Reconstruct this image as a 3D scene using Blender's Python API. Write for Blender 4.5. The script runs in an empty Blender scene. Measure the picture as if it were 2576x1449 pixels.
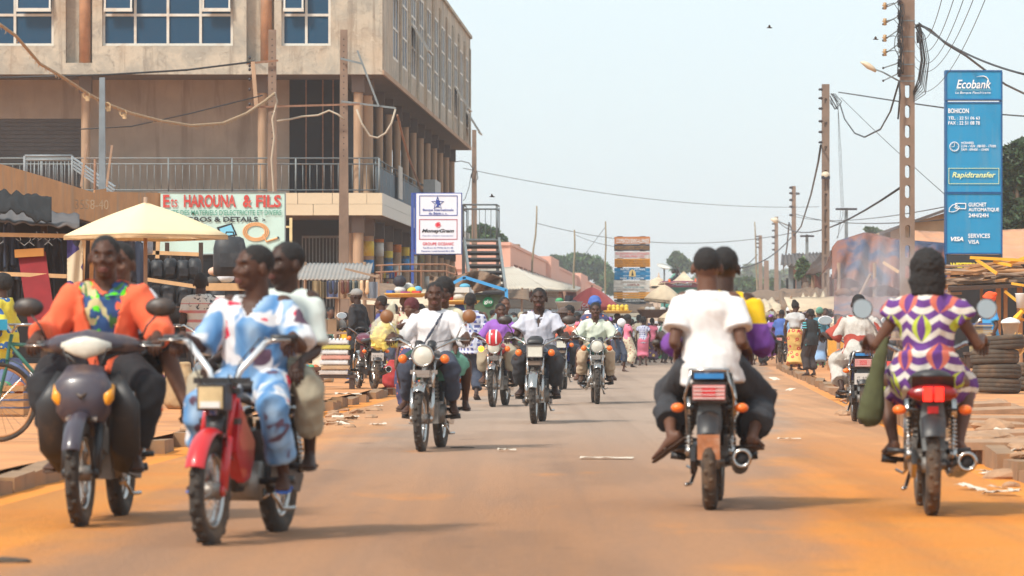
import bpy, math, random
import numpy as np
from mathutils import Vector, Matrix, Euler, noise as mnoise
random.seed(7)
SC=bpy.context.scene; COL=SC.collection
R=math.radians; PI=math.pi
# ---------------------------------------------------------------- camera, sky, sun
HC=1.05; F=9660.0
cam=bpy.data.objects.new('camera',bpy.data.cameras.new('camera')); COL.objects.link(cam)
cam.location=(0,0,HC); cam.rotation_euler=(R(90),0,0)
cam.data.sensor_width=36; cam.data.lens=135; cam.data.shift_y=(835-724.5)/2576
cam.data.clip_start=.5; cam.data.clip_end=6000
cam.data.dof.use_dof=True; cam.data.dof.focus_distance=62; cam.data.dof.aperture_fstop=5.6
SC.camera=cam
W=bpy.data.worlds.new("World"); SC.world=W; W.use_nodes=True
SUN_EL,SUN_AZ=47,-135       # light comes from the left, a little behind the camera
nt=W.node_tree; bg=nt.nodes['Background']
sky=nt.nodes.new('ShaderNodeTexSky'); sky.sky_type='NISHITA'; sky.sun_disc=False
sky.sun_elevation=R(SUN_EL); sky.sun_rotation=R(SUN_AZ); sky.air_density=1.0; sky.dust_density=3.0; sky.ozone_density=1.5
mixw=nt.nodes.new('ShaderNodeMix'); mixw.data_type='RGBA'; mixw.inputs[0].default_value=.62
mixw.inputs[7].default_value=(9.4,10.9,11.4,1)      # thin overcast veil over the blue
nt.links.new(sky.outputs[0],mixw.inputs[6]); nt.links.new(mixw.outputs[2],bg.inputs[0])
bg.inputs[1].default_value=.12
sun=bpy.data.objects.new('sun',bpy.data.lights.new('sun','SUN')); COL.objects.link(sun)
sun.data.energy=4.2; sun.data.angle=R(9); sun.data.color=(1,.93,.82)
az=R(SUN_AZ); el=R(SUN_EL)
sd=Vector((math.sin(az)*math.cos(el),math.cos(az)*math.cos(el),math.sin(el)))
sun.rotation_euler=sd.to_track_quat('Z','Y').to_euler(); sun.location=sd*50
SC.view_settings.view_transform='Standard'; SC.view_settings.look='None'
SC.view_settings.exposure=.06; SC.view_settings.gamma=1; SC.view_settings.use_curve_mapping=False
SC.cycles.use_denoising=True; SC.cycles.volume_bounces=1; SC.cycles.max_bounces=8
SC.cycles.volume_step_rate=4; SC.cycles.volume_max_steps=64
# ---------------------------------------------------------------- pixel helpers (2576 px wide frame)
def P(u,v,d): return Vector(((u-1288)/F*d,d,HC-(v-835)/F*d))
def G(u,v,z=0.0): return P(u,v,(HC-z)*F/(v-835))
def kerbL(y): return -3.3+.0335*(y-24)
def kerbR(y): return 3.5+.0486*(y-26)
PAVE=.13
def gz(x,y): return PAVE if (x<kerbL(y) or x>kerbR(y)) and y<175 else 0.0
# ---------------------------------------------------------------- objects
def setp(o,label=None,cat=None,group=None,kind=None):
    if label: o['label']=label
    if cat: o['category']=cat
    if group: o['group']=group
    if kind: o['kind']=kind
    return o
def thing(name,label,cat,loc=(0,0,0),rz=0,group=None):
    o=bpy.data.objects.new(name,None); COL.objects.link(o); o.location=loc; o.rotation_euler=(0,0,rz)
    o.empty_display_size=.2
    return setp(o,label,cat,group)
ORD='first second third fourth fifth sixth seventh eighth ninth tenth eleventh twelfth thirteenth fourteenth fifteenth sixteenth seventeenth eighteenth nineteenth twentieth'.split()
def ordlabel(objs,fmt,key=None):
    key=key or (lambda o:o.location.x/o.location.y)
    for i,o in enumerate(sorted(objs,key=key)): o['label']=fmt.replace('#',ORD[min(i,19)])
class MB:
    def __init__(s): s.v=[]; s.f=[]
    def add(s,vs,fs,M=None):
        n=len(s.v)
        if M is not None: vs=[M@Vector(q) for q in vs]
        s.v+= [tuple(q) for q in vs]; s.f+=[tuple(i+n for i in f) for f in fs]; return s
    def box(s,c,d,rot=(0,0,0)):
        x,y,z=[q/2 for q in d]
        M=Matrix.Translation(Vector(c))@Euler(rot).to_matrix().to_4x4()
        return s.add([(-x,-y,-z),(x,-y,-z),(x,y,-z),(-x,y,-z),(-x,-y,z),(x,-y,z),(x,y,z),(-x,y,z)],
          [(0,3,2,1),(4,5,6,7),(0,1,5,4),(1,2,6,5),(2,3,7,6),(3,0,4,7)],M)
    def bb(s,a,b):  # box from two corners
        return s.box([(p+q)/2 for p,q in zip(a,b)],[abs(p-q) for p,q in zip(a,b)])
    def beam(s,a,b,w,h=None,up=(0,0,1)):
        a=Vector(a);b=Vector(b);h=h or w;d=(b-a); L=d.length
        if L<1e-6: return s
        d/=L; upv=Vector(up)
        if abs(d.dot(upv))>.98: upv=Vector((1,0,0))
        x=d.cross(upv).normalized(); y=x.cross(d)
        vs=[]
        for q in (a,b):
            for i,j in ((-1,-1),(1,-1),(1,1),(-1,1)): vs.append(q+x*(i*w/2)+y*(j*h/2))
        return s.add(vs,[(0,1,2,3),(7,6,5,4),(0,4,5,1),(1,5,6,2),(2,6,7,3),(3,7,4,0)])
    def tube(s,pts,r,n=8,ell=None,cap=True,ref=None):
        pts=[Vector(p) for p in pts]; m=len(pts)
        rs=r if isinstance(r,(list,tuple)) else [r]*m
        ref=Vector(ref) if ref is not None else None
        base=len(s.v); prev=None
        for i,p in enumerate(pts):
            t=(pts[min(i+1,m-1)]-pts[max(i-1,0)])
            if t.length<1e-9: t=Vector((0,0,1))
            t.normalize()
            if ref is not None: x=ref-t*ref.dot(t)
            elif prev is None:
                a=Vector((0,0,1)) if abs(t.z)<.9 else Vector((1,0,0)); x=a.cross(t)
            else: x=prev-t*prev.dot(t)
            if x.length<1e-6: x=Vector((1,0,0)).cross(t)
            x.normalize(); prev=x; y=t.cross(x)
            ra=rs[i]; ra,rb=(ra if isinstance(ra,(tuple,list)) else (ra,ra))
            for k in range(n):
                a=2*PI*k/n; s.v.append(tuple(p+x*(ra*math.cos(a))+y*(rb*math.sin(a))))
        for i in range(m-1):
            for k in range(n):
                a=base+i*n+k; b=base+i*n+(k+1)%n
                s.f.append((a,b,b+n,a+n))
        if cap:
            s.f.append(tuple(base+k for k in range(n))[::-1]); s.f.append(tuple(base+(m-1)*n+k for k in range(n)))
        return s
    def cyl(s,a,b,r,n=12,r2=None): return s.tube([a,b],[r,r if r2 is None else r2],n)
    def lathe(s,prof,n=16,M=None,cap=True):  # (r,z) about local z
        vs=[];fs=[]
        for r,z in prof:
            for k in range(n): a=2*PI*k/n; vs.append((r*math.cos(a),r*math.sin(a),z))
        for i in range(len(prof)-1):
            for k in range(n):
                a=i*n+k;b=i*n+(k+1)%n; fs.append((a,b,b+n,a+n))
        if cap: fs.append(tuple(range(n))[::-1]); fs.append(tuple((len(prof)-1)*n+k for k in range(n)))
        return s.add(vs,fs,M)
    def sph(s,c,r,n=10,m=7,rot=None):
        r=(r,r,r) if not isinstance(r,(tuple,list)) else r
        M=Matrix.Translation(Vector(c))
        if rot is not None: M=M@(rot if isinstance(rot,Matrix) else Euler(rot).to_matrix().to_4x4())
        vs=[(0,0,-r[2])];fs=[]
        for j in range(1,m):
            ph=-PI/2+PI*j/m
            for k in range(n):
                a=2*PI*k/n; vs.append((r[0]*math.cos(ph)*math.cos(a),r[1]*math.cos(ph)*math.sin(a),r[2]*math.sin(ph)))
        vs.append((0,0,r[2])); T=len(vs)-1
        for k in range(n):
            fs.append((0,1+(k+1)%n,1+k)); fs.append((T,T-n+k,T-n+(k+1)%n))
        for j in range(m-2):
            for k in range(n):
                a=1+j*n+k;b=1+j*n+(k+1)%n; fs.append((a,b,b+n,a+n))
        return s.add(vs,fs,M)
    def torus(s,c,Rr,r,axis='y',n=28,m=10,rz=None,sq=1.0):
        vs=[];fs=[];c=Vector(c)
        for i in range(n):
            a=2*PI*i/n
            for j in range(m):
                b=2*PI*j/m; q=Rr+r*math.cos(b)*1.0; h=r*sq*math.sin(b)
                if axis=='y': p=(q*math.cos(a),h,q*math.sin(a))
                elif axis=='z': p=(q*math.cos(a),q*math.sin(a),h)
                else: p=(h,q*math.cos(a),q*math.sin(a))
                vs.append(p)
        for i in range(n):
            for j in range(m):
                a=i*m+j;b=i*m+(j+1)%m;c2=((i+1)%n)*m+(j+1)%m;d=((i+1)%n)*m+j
                fs.append((a,b,c2,d) if axis=='x' else (d,c2,b,a))
        return s.add(vs,fs,Matrix.Translation(c))
    def prism(s,poly,t0,t1,plane='xz'):
        n=len(poly)
        def mk(p,t): return (p[0],t,p[1]) if plane=='xz' else ((p[0],p[1],t) if plane=='xy' else (t,p[0],p[1]))
        vs=[mk(p,t0) for p in poly]+[mk(p,t1) for p in poly]
        fs=[tuple(range(n)),tuple(range(2*n-1,n-1,-1))]+[(i,i+n,(i+1)%n+n,(i+1)%n) for i in range(n)]
        return s.add(vs,fs)
    def grid(s,fn,nu,nv):
        b=len(s.v)
        for j in range(nv+1):
            for i in range(nu+1): s.v.append(tuple(fn(i/nu,j/nv)))
        for j in range(nv):
            for i in range(nu):
                a=b+j*(nu+1)+i; s.f.append((a,a+1,a+nu+2,a+nu+1))
        return s
    def sheet(s,fn,nu,nv,th=.01):   # a two-sided curved sheet with thickness
        top=[fn(i/nu,j/nv) for j in range(nv+1) for i in range(nu+1)]
        n=len(top); b=len(s.v); W_=nu+1
        s.v+=[tuple(q) for q in top]+[tuple(Vector(q)-Vector((0,0,th)) if True else q) for q in top]
        for j in range(nv):
            for i in range(nu):
                a=b+j*W_+i; s.f.append((a,a+1,a+W_+1,a+W_)); s.f.append((a+n,a+n+W_,a+n+W_+1,a+n+1))
        rim=[i for i in range(W_)]+[j*W_+nu for j in range(1,nv+1)]+[nv*W_+i for i in range(nu-1,-1,-1)]+[j*W_ for j in range(nv-1,0,-1)]
        for q in range(len(rim)):
            a=b+rim[q]; c=b+rim[(q+1)%len(rim)]; s.f.append((a,a+n,c+n,c))
        return s
    def mesh(s,name,m,smooth=False,off=None):
        me=bpy.data.meshes.new(name)
        vs=s.v if off is None else [(a-off[0],b-off[1],c-off[2]) for a,b,c in s.v]
        me.from_pydata(vs,[],s.f); me.update()
        if m: me.materials.append(m)
        if smooth: me.shade_smooth()
        return me
    def obj(s,name,m,parent=None,smooth=False,world=False,bevel=0):
        off=None
        if world and parent is not None: off=parent.location
        o=bpy.data.objects.new(name,s.mesh(name,m,smooth,off)); COL.objects.link(o)
        if parent is not None: o.parent=parent
        return o
def auto(o,ang=40):   # smooth faces below an angle
    o.data.shade_smooth(); 
    try: o.data.set_sharp_from_angle(angle=R(ang))
    except Exception: pass
    return o
def inst(mesh,name,parent,loc=(0,0,0),rot=(0,0,0),scale=(1,1,1),m=None):
    o=bpy.data.objects.new(name,mesh); COL.objects.link(o); o.parent=parent
    o.location=loc; o.rotation_euler=rot; o.scale=scale
    if m: o.material_slots[0].link='OBJECT'; o.material_slots[0].material=m
    return o
def copy_tree(o,parent=None):
    c=o.copy(); COL.objects.link(c)
    if parent is not None: c.parent=parent
    for ch in o.children: copy_tree(ch,c)
    return c
# ---------------------------------------------------------------- materials
class X:   # expression over shader sockets
    nt=None
    def __init__(s,k): s.k=k
    @staticmethod
    def op(o,*a):
        n=X.nt.nodes.new('ShaderNodeMath'); n.operation=o
        for i,q in enumerate(a):
            if isinstance(q,X): X.nt.links.new(q.k,n.inputs[i])
            else: n.inputs[i].default_value=q
        return X(n.outputs[0])
    def __add__(s,o): return X.op('ADD',s,o)
    __radd__=__add__
    def __sub__(s,o): return X.op('SUBTRACT',s,o)
    def __rsub__(s,o): return X.op('SUBTRACT',o,s)
    def __mul__(s,o): return X.op('MULTIPLY',s,o)
    __rmul__=__mul__
    def __truediv__(s,o): return X.op('DIVIDE',s,o)
    def gt(s,o): return X.op('GREATER_THAN',s,o)
    def lt(s,o): return X.op('LESS_THAN',s,o)
    def abs(s): return X.op('ABSOLUTE',s)
    def fr(s): return X.op('FRACT',s)
    def fl(s): return X.op('FLOOR',s)
    def mod(s,o): return X.op('FLOORED_MODULO',s,o)
    def sin(s): return X.op('SINE',s)
    def cl(s): 
        r=X.op('ADD',s,0.0); r.k.node.use_clamp=True; return r
def newmat(name):
    m=bpy.data.materials.new(name); m.use_nodes=True; X.nt=m.node_tree
    return m,m.node_tree,m.node_tree.nodes['Principled BSDF']
def xyz(kind='Object'):
    nt=X.nt
    if kind=='Pos': k=nt.nodes.new('ShaderNodeNewGeometry').outputs['Position']
    else: k=nt.nodes.new('ShaderNodeTexCoord').outputs[kind]
    s=nt.nodes.new('ShaderNodeSeparateXYZ'); nt.links.new(k,s.inputs[0])
    return k,X(s.outputs[0]),X(s.outputs[1]),X(s.outputs[2])
def noi(vec,scale,detail=4,rough=.55,dist=0):
    n=X.nt.nodes.new('ShaderNodeTexNoise'); n.inputs['Scale'].default_value=scale; n.inputs['Detail'].default_value=detail
    n.inputs['Roughness'].default_value=rough; n.inputs['Distortion'].default_value=dist
    if vec is not None: X.nt.links.new(vec,n.inputs['Vector'])
    return X(n.outputs[0])
def stretch(vec,sc):
    n=X.nt.nodes.new('ShaderNodeVectorMath'); n.operation='MULTIPLY'; X.nt.links.new(vec,n.inputs[0]); n.inputs[1].default_value=sc
    return n.outputs[0]
def vor(vec,scale,feat='F1',out=0,rnd=1):
    n=X.nt.nodes.new('ShaderNodeTexVoronoi'); n.feature=feat; n.inputs['Scale'].default_value=scale
    n.inputs['Randomness'].default_value=rnd
    X.nt.links.new(vec,n.inputs['Vector']); return n.outputs[out]
def mixc(f,a,b):
    n=X.nt.nodes.new('ShaderNodeMix'); n.data_type='RGBA'
    if isinstance(f,X): X.nt.links.new(f.k,n.inputs[0])
    else: n.inputs[0].default_value=f
    for i,q in ((6,a),(7,b)):
        if isinstance(q,(tuple,list)): n.inputs[i].default_value=tuple(q)[:3]+(1,)
        else: X.nt.links.new(q,n.inputs[i])
    return n.outputs[2]
def ramp(f,a,b):   # smooth 0..1 of f between a and b
    n=X.nt.nodes.new('ShaderNodeMapRange'); n.interpolation_type='SMOOTHSTEP'
    X.nt.links.new(f.k,n.inputs[0]); n.inputs[1].default_value=a; n.inputs[2].default_value=b
    return X(n.outputs[0])
def mulc(c,f):
    n=X.nt.nodes.new('ShaderNodeVectorMath'); n.operation='SCALE'
    if isinstance(c,(tuple,list)): n.inputs[0].default_value=tuple(c)[:3]
    else: X.nt.links.new(c,n.inputs[0])
    if isinstance(f,X): X.nt.links.new(f.k,n.inputs['Scale'])
    else: n.inputs['Scale'].default_value=f
    return n.outputs[0]
def setbump(b,h,strength=.3,dist=.02):
    n=X.nt.nodes.new('ShaderNodeBump'); n.inputs['Strength'].default_value=strength; n.inputs['Distance'].default_value=dist
    X.nt.links.new(h.k,n.inputs['Height']); X.nt.links.new(n.outputs[0],b.inputs['Normal'])
def setcol(b,c):
    if isinstance(c,(tuple,list)): b.inputs['Base Color'].default_value=tuple(c)[:3]+(1,)
    else: X.nt.links.new(c,b.inputs['Base Color'])
_mc={}
def mat(name,col,rough=.75,var=.18,scale=6,metal=0,dirt=None,dirtamt=.5,dscale=1.2,bump=.15,coat=0,trans=0,streak=False,emit=0):
    key=(name,tuple(col),rough,metal)
    if key in _mc: return _mc[key]
    m,nt,b=newmat(name); vec,x,y,z=xyz('Object')
    n=noi(vec,scale,5,.6); c=mulc(col,(n-.5)*(2*var*1.6)+1.0)
    if dirt:
        dv=stretch(vec,(3,3,.35)) if streak else vec
        d=noi(dv,dscale,6,.65,.4); c=mixc(ramp(d,.48,.68)*dirtamt,c,dirt)
    setcol(b,c); b.inputs['Roughness'].default_value=rough; b.inputs['Metallic'].default_value=metal
    if coat: b.inputs['Coat Weight'].default_value=coat
    if trans: b.inputs['Transmission Weight'].default_value=trans
    if emit: 
        b.inputs['Emission Color'].default_value=tuple(col)[:3]+(1,); b.inputs['Emission Strength'].default_value=emit
    if bump: setbump(b,n,bump,.01)
    _mc[key]=m; return m
def sr(r,g,b):   # sRGB 0-255 to linear
    f=lambda c:(c/255/12.92) if c<=10 else ((c/255+.055)/1.055)**2.4
    return (f(r),f(g),f(b))
# ---------------------------------------------------------------- deferred meshes: text and remeshed bodies
PEND=[]
def text(parent,s,box,loc,m,rot=(R(90),0,0),name='lettering',bold=.0,shear=0,sp=1.0,ext=.003,world=False,keep=False):
    """lettering fitted into box=(w,h) centred on loc, standing upright facing -y"""
    cu=bpy.data.curves.new(name,'FONT'); cu.body=s; cu.size=1; cu.offset=bold; cu.shear=shear; cu.space_character=sp
    cu.resolution_u=3; cu.extrude=.0; cu.align_x='CENTER'
    t=bpy.data.objects.new('tmp_'+name,cu); COL.objects.link(t)
    o=bpy.data.objects.new(name,bpy.data.meshes.new(name)); COL.objects.link(o); o.parent=parent
    loc=Vector(loc)
    if world: loc=loc-parent.location
    o.location=loc; o.rotation_euler=rot
    PEND.append(('text',t,o,(box,m,keep))); return o
def blob(parent,name,mb,m,vox=.012,smooth=2,post=None,extra=None):
    """closed overlapping shapes fused into one continuous surface"""
    me=bpy.data.meshes.new('tmp'); me.from_pydata(mb.v,[],mb.f); me.update()
    t=bpy.data.objects.new('tmp_blob',me); COL.objects.link(t)
    md=t.modifiers.new('r','REMESH'); md.mode='VOXEL'; md.voxel_size=vox; md.adaptivity=0
    o=bpy.data.objects.new(name,bpy.data.meshes.new(name)); COL.objects.link(o); o.parent=parent
    PEND.append(('blob',t,o,(m,smooth,post,extra))); return o
def harvest():
    dg=bpy.context.evaluated_depsgraph_get(); dg.update()
    for kind,t,o,a in PEND:
        ev=t.evaluated_get(dg); me=bpy.data.meshes.new_from_object(ev)
        old=o.data
        if kind=='text':
            (bw,bh),m,keep=a
            n=len(me.vertices)
            if n:
                co=np.empty(n*3,'f'); me.vertices.foreach_get('co',co); co=co.reshape(-1,3)
                mn,mx=co.min(0),co.max(0); sz=np.maximum(mx-mn,1e-6); c=(mn+mx)/2
                sx,sy=bw/sz[0],bh/sz[1]
                if keep: sx=sy=min(sx,sy)
                co=(co-c)*np.array([sx,sy,1],'f'); me.vertices.foreach_set('co',co.ravel())
            me.materials.clear(); me.materials.append(m)
        else:
            m,it,post,extra=a
            n=len(me.vertices); co=np.empty(n*3); me.vertices.foreach_get('co',co); co=co.reshape(-1,3)
            ne=len(me.edges); ed=np.empty(ne*2,'i'); me.edges.foreach_get('vertices',ed); ed=ed.reshape(-1,2)
            deg=np.bincount(ed.ravel(),minlength=n).astype(float)[:,None]; deg[deg==0]=1
            for _ in range(it):
                acc=np.zeros_like(co)
                for c_ in range(3):
                    acc[:,c_]=np.bincount(ed[:,0],co[ed[:,1],c_],n)+np.bincount(ed[:,1],co[ed[:,0],c_],n)
                co=co*.4+(acc/deg)*.6
            me.vertices.foreach_set('co',co.ravel()); me.update()
            if post:
                no=np.empty(n*3); me.vertices.foreach_get('normal',no); no=no.reshape(-1,3)
                co=post(co,no); me.vertices.foreach_set('co',co.ravel()); me.update()
            if extra is not None and extra.v:
                fs=[tuple(p.vertices) for p in me.polygons]
                vs=[tuple(q) for q in co]+extra.v; fs+=[tuple(i+n for i in f) for f in extra.f]
                me=bpy.data.meshes.new('b'); me.from_pydata(vs,[],fs); me.update()
            me.materials.clear(); me.materials.append(m); me.shade_smooth()
        me.name=o.name
        o.data=me; bpy.data.meshes.remove(old)
        for c in o.get('_x',[]): pass
    for kind,t,o,a in PEND:
        d=t.data; bpy.data.objects.remove(t)
    for q in list(bpy.data.meshes):
        if q.users==0: bpy.data.meshes.remove(q)
    PEND.clear()
# ================================================================ materials for the setting
def m_ground():
    m,nt,b=newmat('laterite'); v,x,y,z=xyz('Pos')
    n1=noi(v,.35,5,.6); n2=noi(stretch(v,(1,.25,1)),2.2,6,.65); n3=noi(v,14,4,.7)
    c=mixc(ramp(n1,.35,.65),(.68,.215,.010),(.62,.23,.030))
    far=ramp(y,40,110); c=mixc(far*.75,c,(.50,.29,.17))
    c=mixc(ramp(n2,.55,.75)*.35,c,(.30,.13,.05)); c=mulc(c,(n3-.5)*.5+1.0)
    setcol(b,c); b.inputs['Roughness'].default_value=.95; setbump(b,n3+n2*2.0,.5,.03); return m
def m_road():
    m,nt,b=newmat('dusty_asphalt'); v,x,y,z=xyz('Pos')
    n1=noi(stretch(v,(1,.3,1)),1.1,6,.62); n2=noi(stretch(v,(1,.08,1)),2.5,5,.6); n3=noi(v,60,3,.7); n4=noi(v,.5,4,.6)
    asp=mixc(ramp(n2,.4,.65)*.5,(.38,.18,.080),(.30,.16,.090))
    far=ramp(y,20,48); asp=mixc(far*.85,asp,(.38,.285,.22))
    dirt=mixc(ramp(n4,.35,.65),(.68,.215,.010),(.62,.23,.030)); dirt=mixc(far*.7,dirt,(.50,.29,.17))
    er=x-(y-16.5)*.064-1.30; elft=(y-17.0)*.036-2.35-x
    e=X.op('MAXIMUM',er,elft)+(n1-.5)*1.5+(n4-.5)*.5
    k=ramp(e,-.45,.35)
    c=mixc(k,asp,dirt); patch=ramp(noi(stretch(v,(1,.35,1)),.8,5,.6),.60,.72)*.5
    c=mixc(patch,c,dirt); st=ramp(noi(stretch(v,(1,.5,1)),1.7,4),.66,.74)*.35; c=mixc(st,c,(.14,.08,.05))
    spk=ramp(noi(v,22,2,.5),.70,.76)*.6; c=mixc(spk,c,(.17,.10,.06)); lane=ramp(noi(stretch(v,(3.0,.03,1)),.9,3,.5),.45,.7)*.22; c=mixc(lane,c,(.17,.10,.065))
    g2=noi(v,26,5,.75); peb=ramp(X(vor(v,16)),.0,.12)*.35+.65; pch=ramp(noi(stretch(v,(1,.22,1)),.45,4,.5),.50,.56)*.14; trk=(x*3.6-y*.13+n4).sin()*.05
    c=mulc(c,((n3-.5)*.7+1.0+(g2-.5)*.55+trk)*peb*(1.03-pch*1.0))
    setcol(b,c); b.inputs['Roughness'].default_value=.9; setbump(b,n3+n1+g2*2.0,.7,.02); return m
def m_facade():
    m,nt,b=newmat('stained_render'); v,x,y,z=xyz('Pos')
    n=noi(v,.9,7,.68,.6); n2=noi(v,3.2,6,.7,.8); dr=noi(stretch(v,(1.6,1.6,.12)),1.6,6,.7,.3); ht=noi(v,.35,4,.6)
    c=mixc(ramp(n,.38,.62),(.49,.43,.34),(.34,.315,.265))
    c=mixc(ramp(n2,.50,.74)*.75,c,(.17,.155,.13)); c=mixc(ramp(dr,.50,.72)*.75,c,(.20,.165,.13))
    c=mixc(ramp(ht,.5,.72)*.40,c,(.43,.26,.14)); c=mixc(ramp(noi(v,5,5,.6,1.5),.62,.70)*.5,c,(.56,.50,.40))
    setcol(b,c); b.inputs['Roughness'].default_value=.92; setbump(b,n2+n,.5,.03); return m
MG=m_ground(); MR=m_road(); MFA=m_facade()
M_CONC=mat('concrete',(.26,.155,.085),.9,.3,4,dirt=(.42,.19,.05),bump=.3)
M_PINKW=mat('rosy_plaster',(.37,.285,.22),.9,.22,1.3,dirt=(.20,.145,.11),dirtamt=.6,dscale=.7,bump=.25,streak=True)
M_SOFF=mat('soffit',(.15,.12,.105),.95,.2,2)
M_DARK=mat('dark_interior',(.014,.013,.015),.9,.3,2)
M_COL=mat('column_render',(.40,.265,.17),.88,.25,2.5,dirt=(.20,.12,.08),dirtamt=.6,streak=True)
M_TILE=mat('cream_tile',(.60,.49,.34),.45,.07,3,bump=.05)
M_TILEW=mat('white_tile',(.58,.54,.47),.45,.07,3,bump=.05)
M_STEEL=mat('grey_painted_steel',(.17,.20,.21),.55,.25,8,dirt=(.20,.11,.07))
M_RUST=mat('rusty_steel',(.24,.125,.075),.8,.4,9)
M_ALU=mat('aluminium_frame',(.60,.58,.52),.45,.08,5,dirt=(.42,.26,.15),dirtamt=.5)
M_SHUT=mat('roller_shutter_paint',(.085,.072,.066),.6,.25,3)
def m_glass():
    m,nt,b=newmat('blue_tinted_glass'); v,x,y,z=xyz('Pos'); n=noi(v,.5,3,.5)
    setcol(b,mixc(n,(.010,.045,.095),(.014,.065,.125))); b.inputs['Roughness'].default_value=.35; b.inputs['Specular IOR Level'].default_value=.2
    return m
M_GLASS=m_glass()
# ================================================================ ground, road, pavements
g=MB(); g.grid(lambda a,b:((a-.5)*3000,-20+b*3400,0),24,40)
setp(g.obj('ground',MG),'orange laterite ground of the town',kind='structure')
g=MB()
def roadpt(a,b):
    y=8+b*b*330; x0=kerbL(y)+.25; x1=kerbR(y)-.2
    return (x0+(x1-x0)*a,y,.004+.012*math.sin(PI*a))
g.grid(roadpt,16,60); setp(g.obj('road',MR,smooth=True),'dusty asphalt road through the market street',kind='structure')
def pavement(name,kf,sgn,y0,y1,wid,lab,mm):
    root=thing(name,lab,None,(0,0,0)); root['kind']='structure'
    m=MB(); N=50
    def pt(a,b):
        y=y0+(y1-y0)*b; x=kf(y)+sgn*(.16+a*wid); return (x,y,PAVE+.02*mnoise.noise(Vector((x*.5,y*.5,3)))-.001)
    m.grid(pt,10,70) if sgn>0 else m.grid(lambda a,b:pt(1-a,b),10,70)
    m.obj('paving',mm,root)
    st=MB(); st.box((0,0,0),(.15,.96,.17)); me=st.mesh('kerb_stone',M_CONC)
    y=y0; i=0
    while y<min(y1,120):
        r=random.Random(int(y*10)+int(sgn)); i+=1
        if r.random()>(.38 if sgn<0 else .35) or (sgn<0 and y<30):
            x=kf(y+.5); dx=kf(y+1)-kf(y)
            inst(me,'kerb_stone',root,(x+sgn*.075+r.uniform(-.02,.02),y+.5,.055+r.uniform(-.05,.01)),(r.uniform(-.06,.06),r.uniform(-.05,.05),-math.atan(dx)+r.uniform(-.07,.07)))
        y+=1.0
    return root
M_PAVE=mat('sandy_paving',(.56,.24,.085),.95,.25,1.5,dirt=(.25,.14,.08),dscale=.8,bump=.4)
pavement('pavement_left',kerbL,-1,12,112,24,'sandy raised pavement on the left in front of the stalls',M_PAVE)
pavement('pavement_right',kerbR,1,14,110,20,'orange dirt pavement on the right behind a broken kerb',M_PAVE)
# ================================================================ the corner building
B0=111.0; KB=F/B0
bx=lambda u:(u-1288)/KB
bz=lambda v:HC+(835-v)/KB
CX=bx(962); SD=Vector((2.04,46.4,0)); SDn=SD.normalized(); SN=Vector((SDn.y,-SDn.x,0))   # outward normal of the side
ZS1,ZS0=bz(485),4.42; ZU,ZT=bz(187),13.05
XL=-21.0
bld=thing('corner_building','three storey stained concrete building with blue windows over an open colonnade','building',(CX,B0,0))
def Sp(t,z,off=0): q=Vector((CX,B0,0))+SDn*t+SN*off; return Vector((q.x,q.y,z))
def prism_plan(pts,z0,z1):
    m=MB(); n=len(pts); m.add([(p[0],p[1],z0) for p in pts]+[(p[0],p[1],z1) for p in pts],
      [tuple(range(n))[::-1],tuple(range(n,2*n))]+[(i,(i+1)%n,(i+1)%n+n,i+n) for i in range(n)]); return m
LS=46.4
# front wall of the upper storey, built round its window openings
wins=[(-260,135,-128,115,4),(257,586,-128,115,4),(708,832,-128,115,2)]
recs=[(-420,-290),(165,232),(620,690)]
fw=MB(); th=.35
def fbox(u0,u1,z0,z1,y0=0,y1=th,m=fw): m.bb((bx(u0),B0+y0,z0),(bx(u1),B0+y1,z1))
uL=1288+XL*KB
edges=[(uL,-420),(-290,-260),(135,165),(232,257),(586,620),(690,708),(832,962)]
for a,b in edges: fbox(a,b,ZU,ZT)
for a,b,v0,v1,n in wins: fbox(a,b,ZU,bz(v1)); fbox(a,b,bz(v0),ZT)
for a,b in recs: fbox(a,b,ZU,bz(158)); fbox(a,b,bz(158),ZT,.28,.5)
fw.obj('front_wall',MFA,bld,world=True)
for a,b in recs:   # rusty round downpipe pilasters in the recesses
    pl=MB(); pl.cyl((bx((a+b)/2+14),B0+.16,bz(158)),(bx((a+b)/2+14),B0+.16,ZT),.17,14); pl.obj('downpipe',mat('rusty_render',(.42,.22,.12),.9,.3,3,dirt=(.25,.2,.16),streak=True),bld,True,True)
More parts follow.
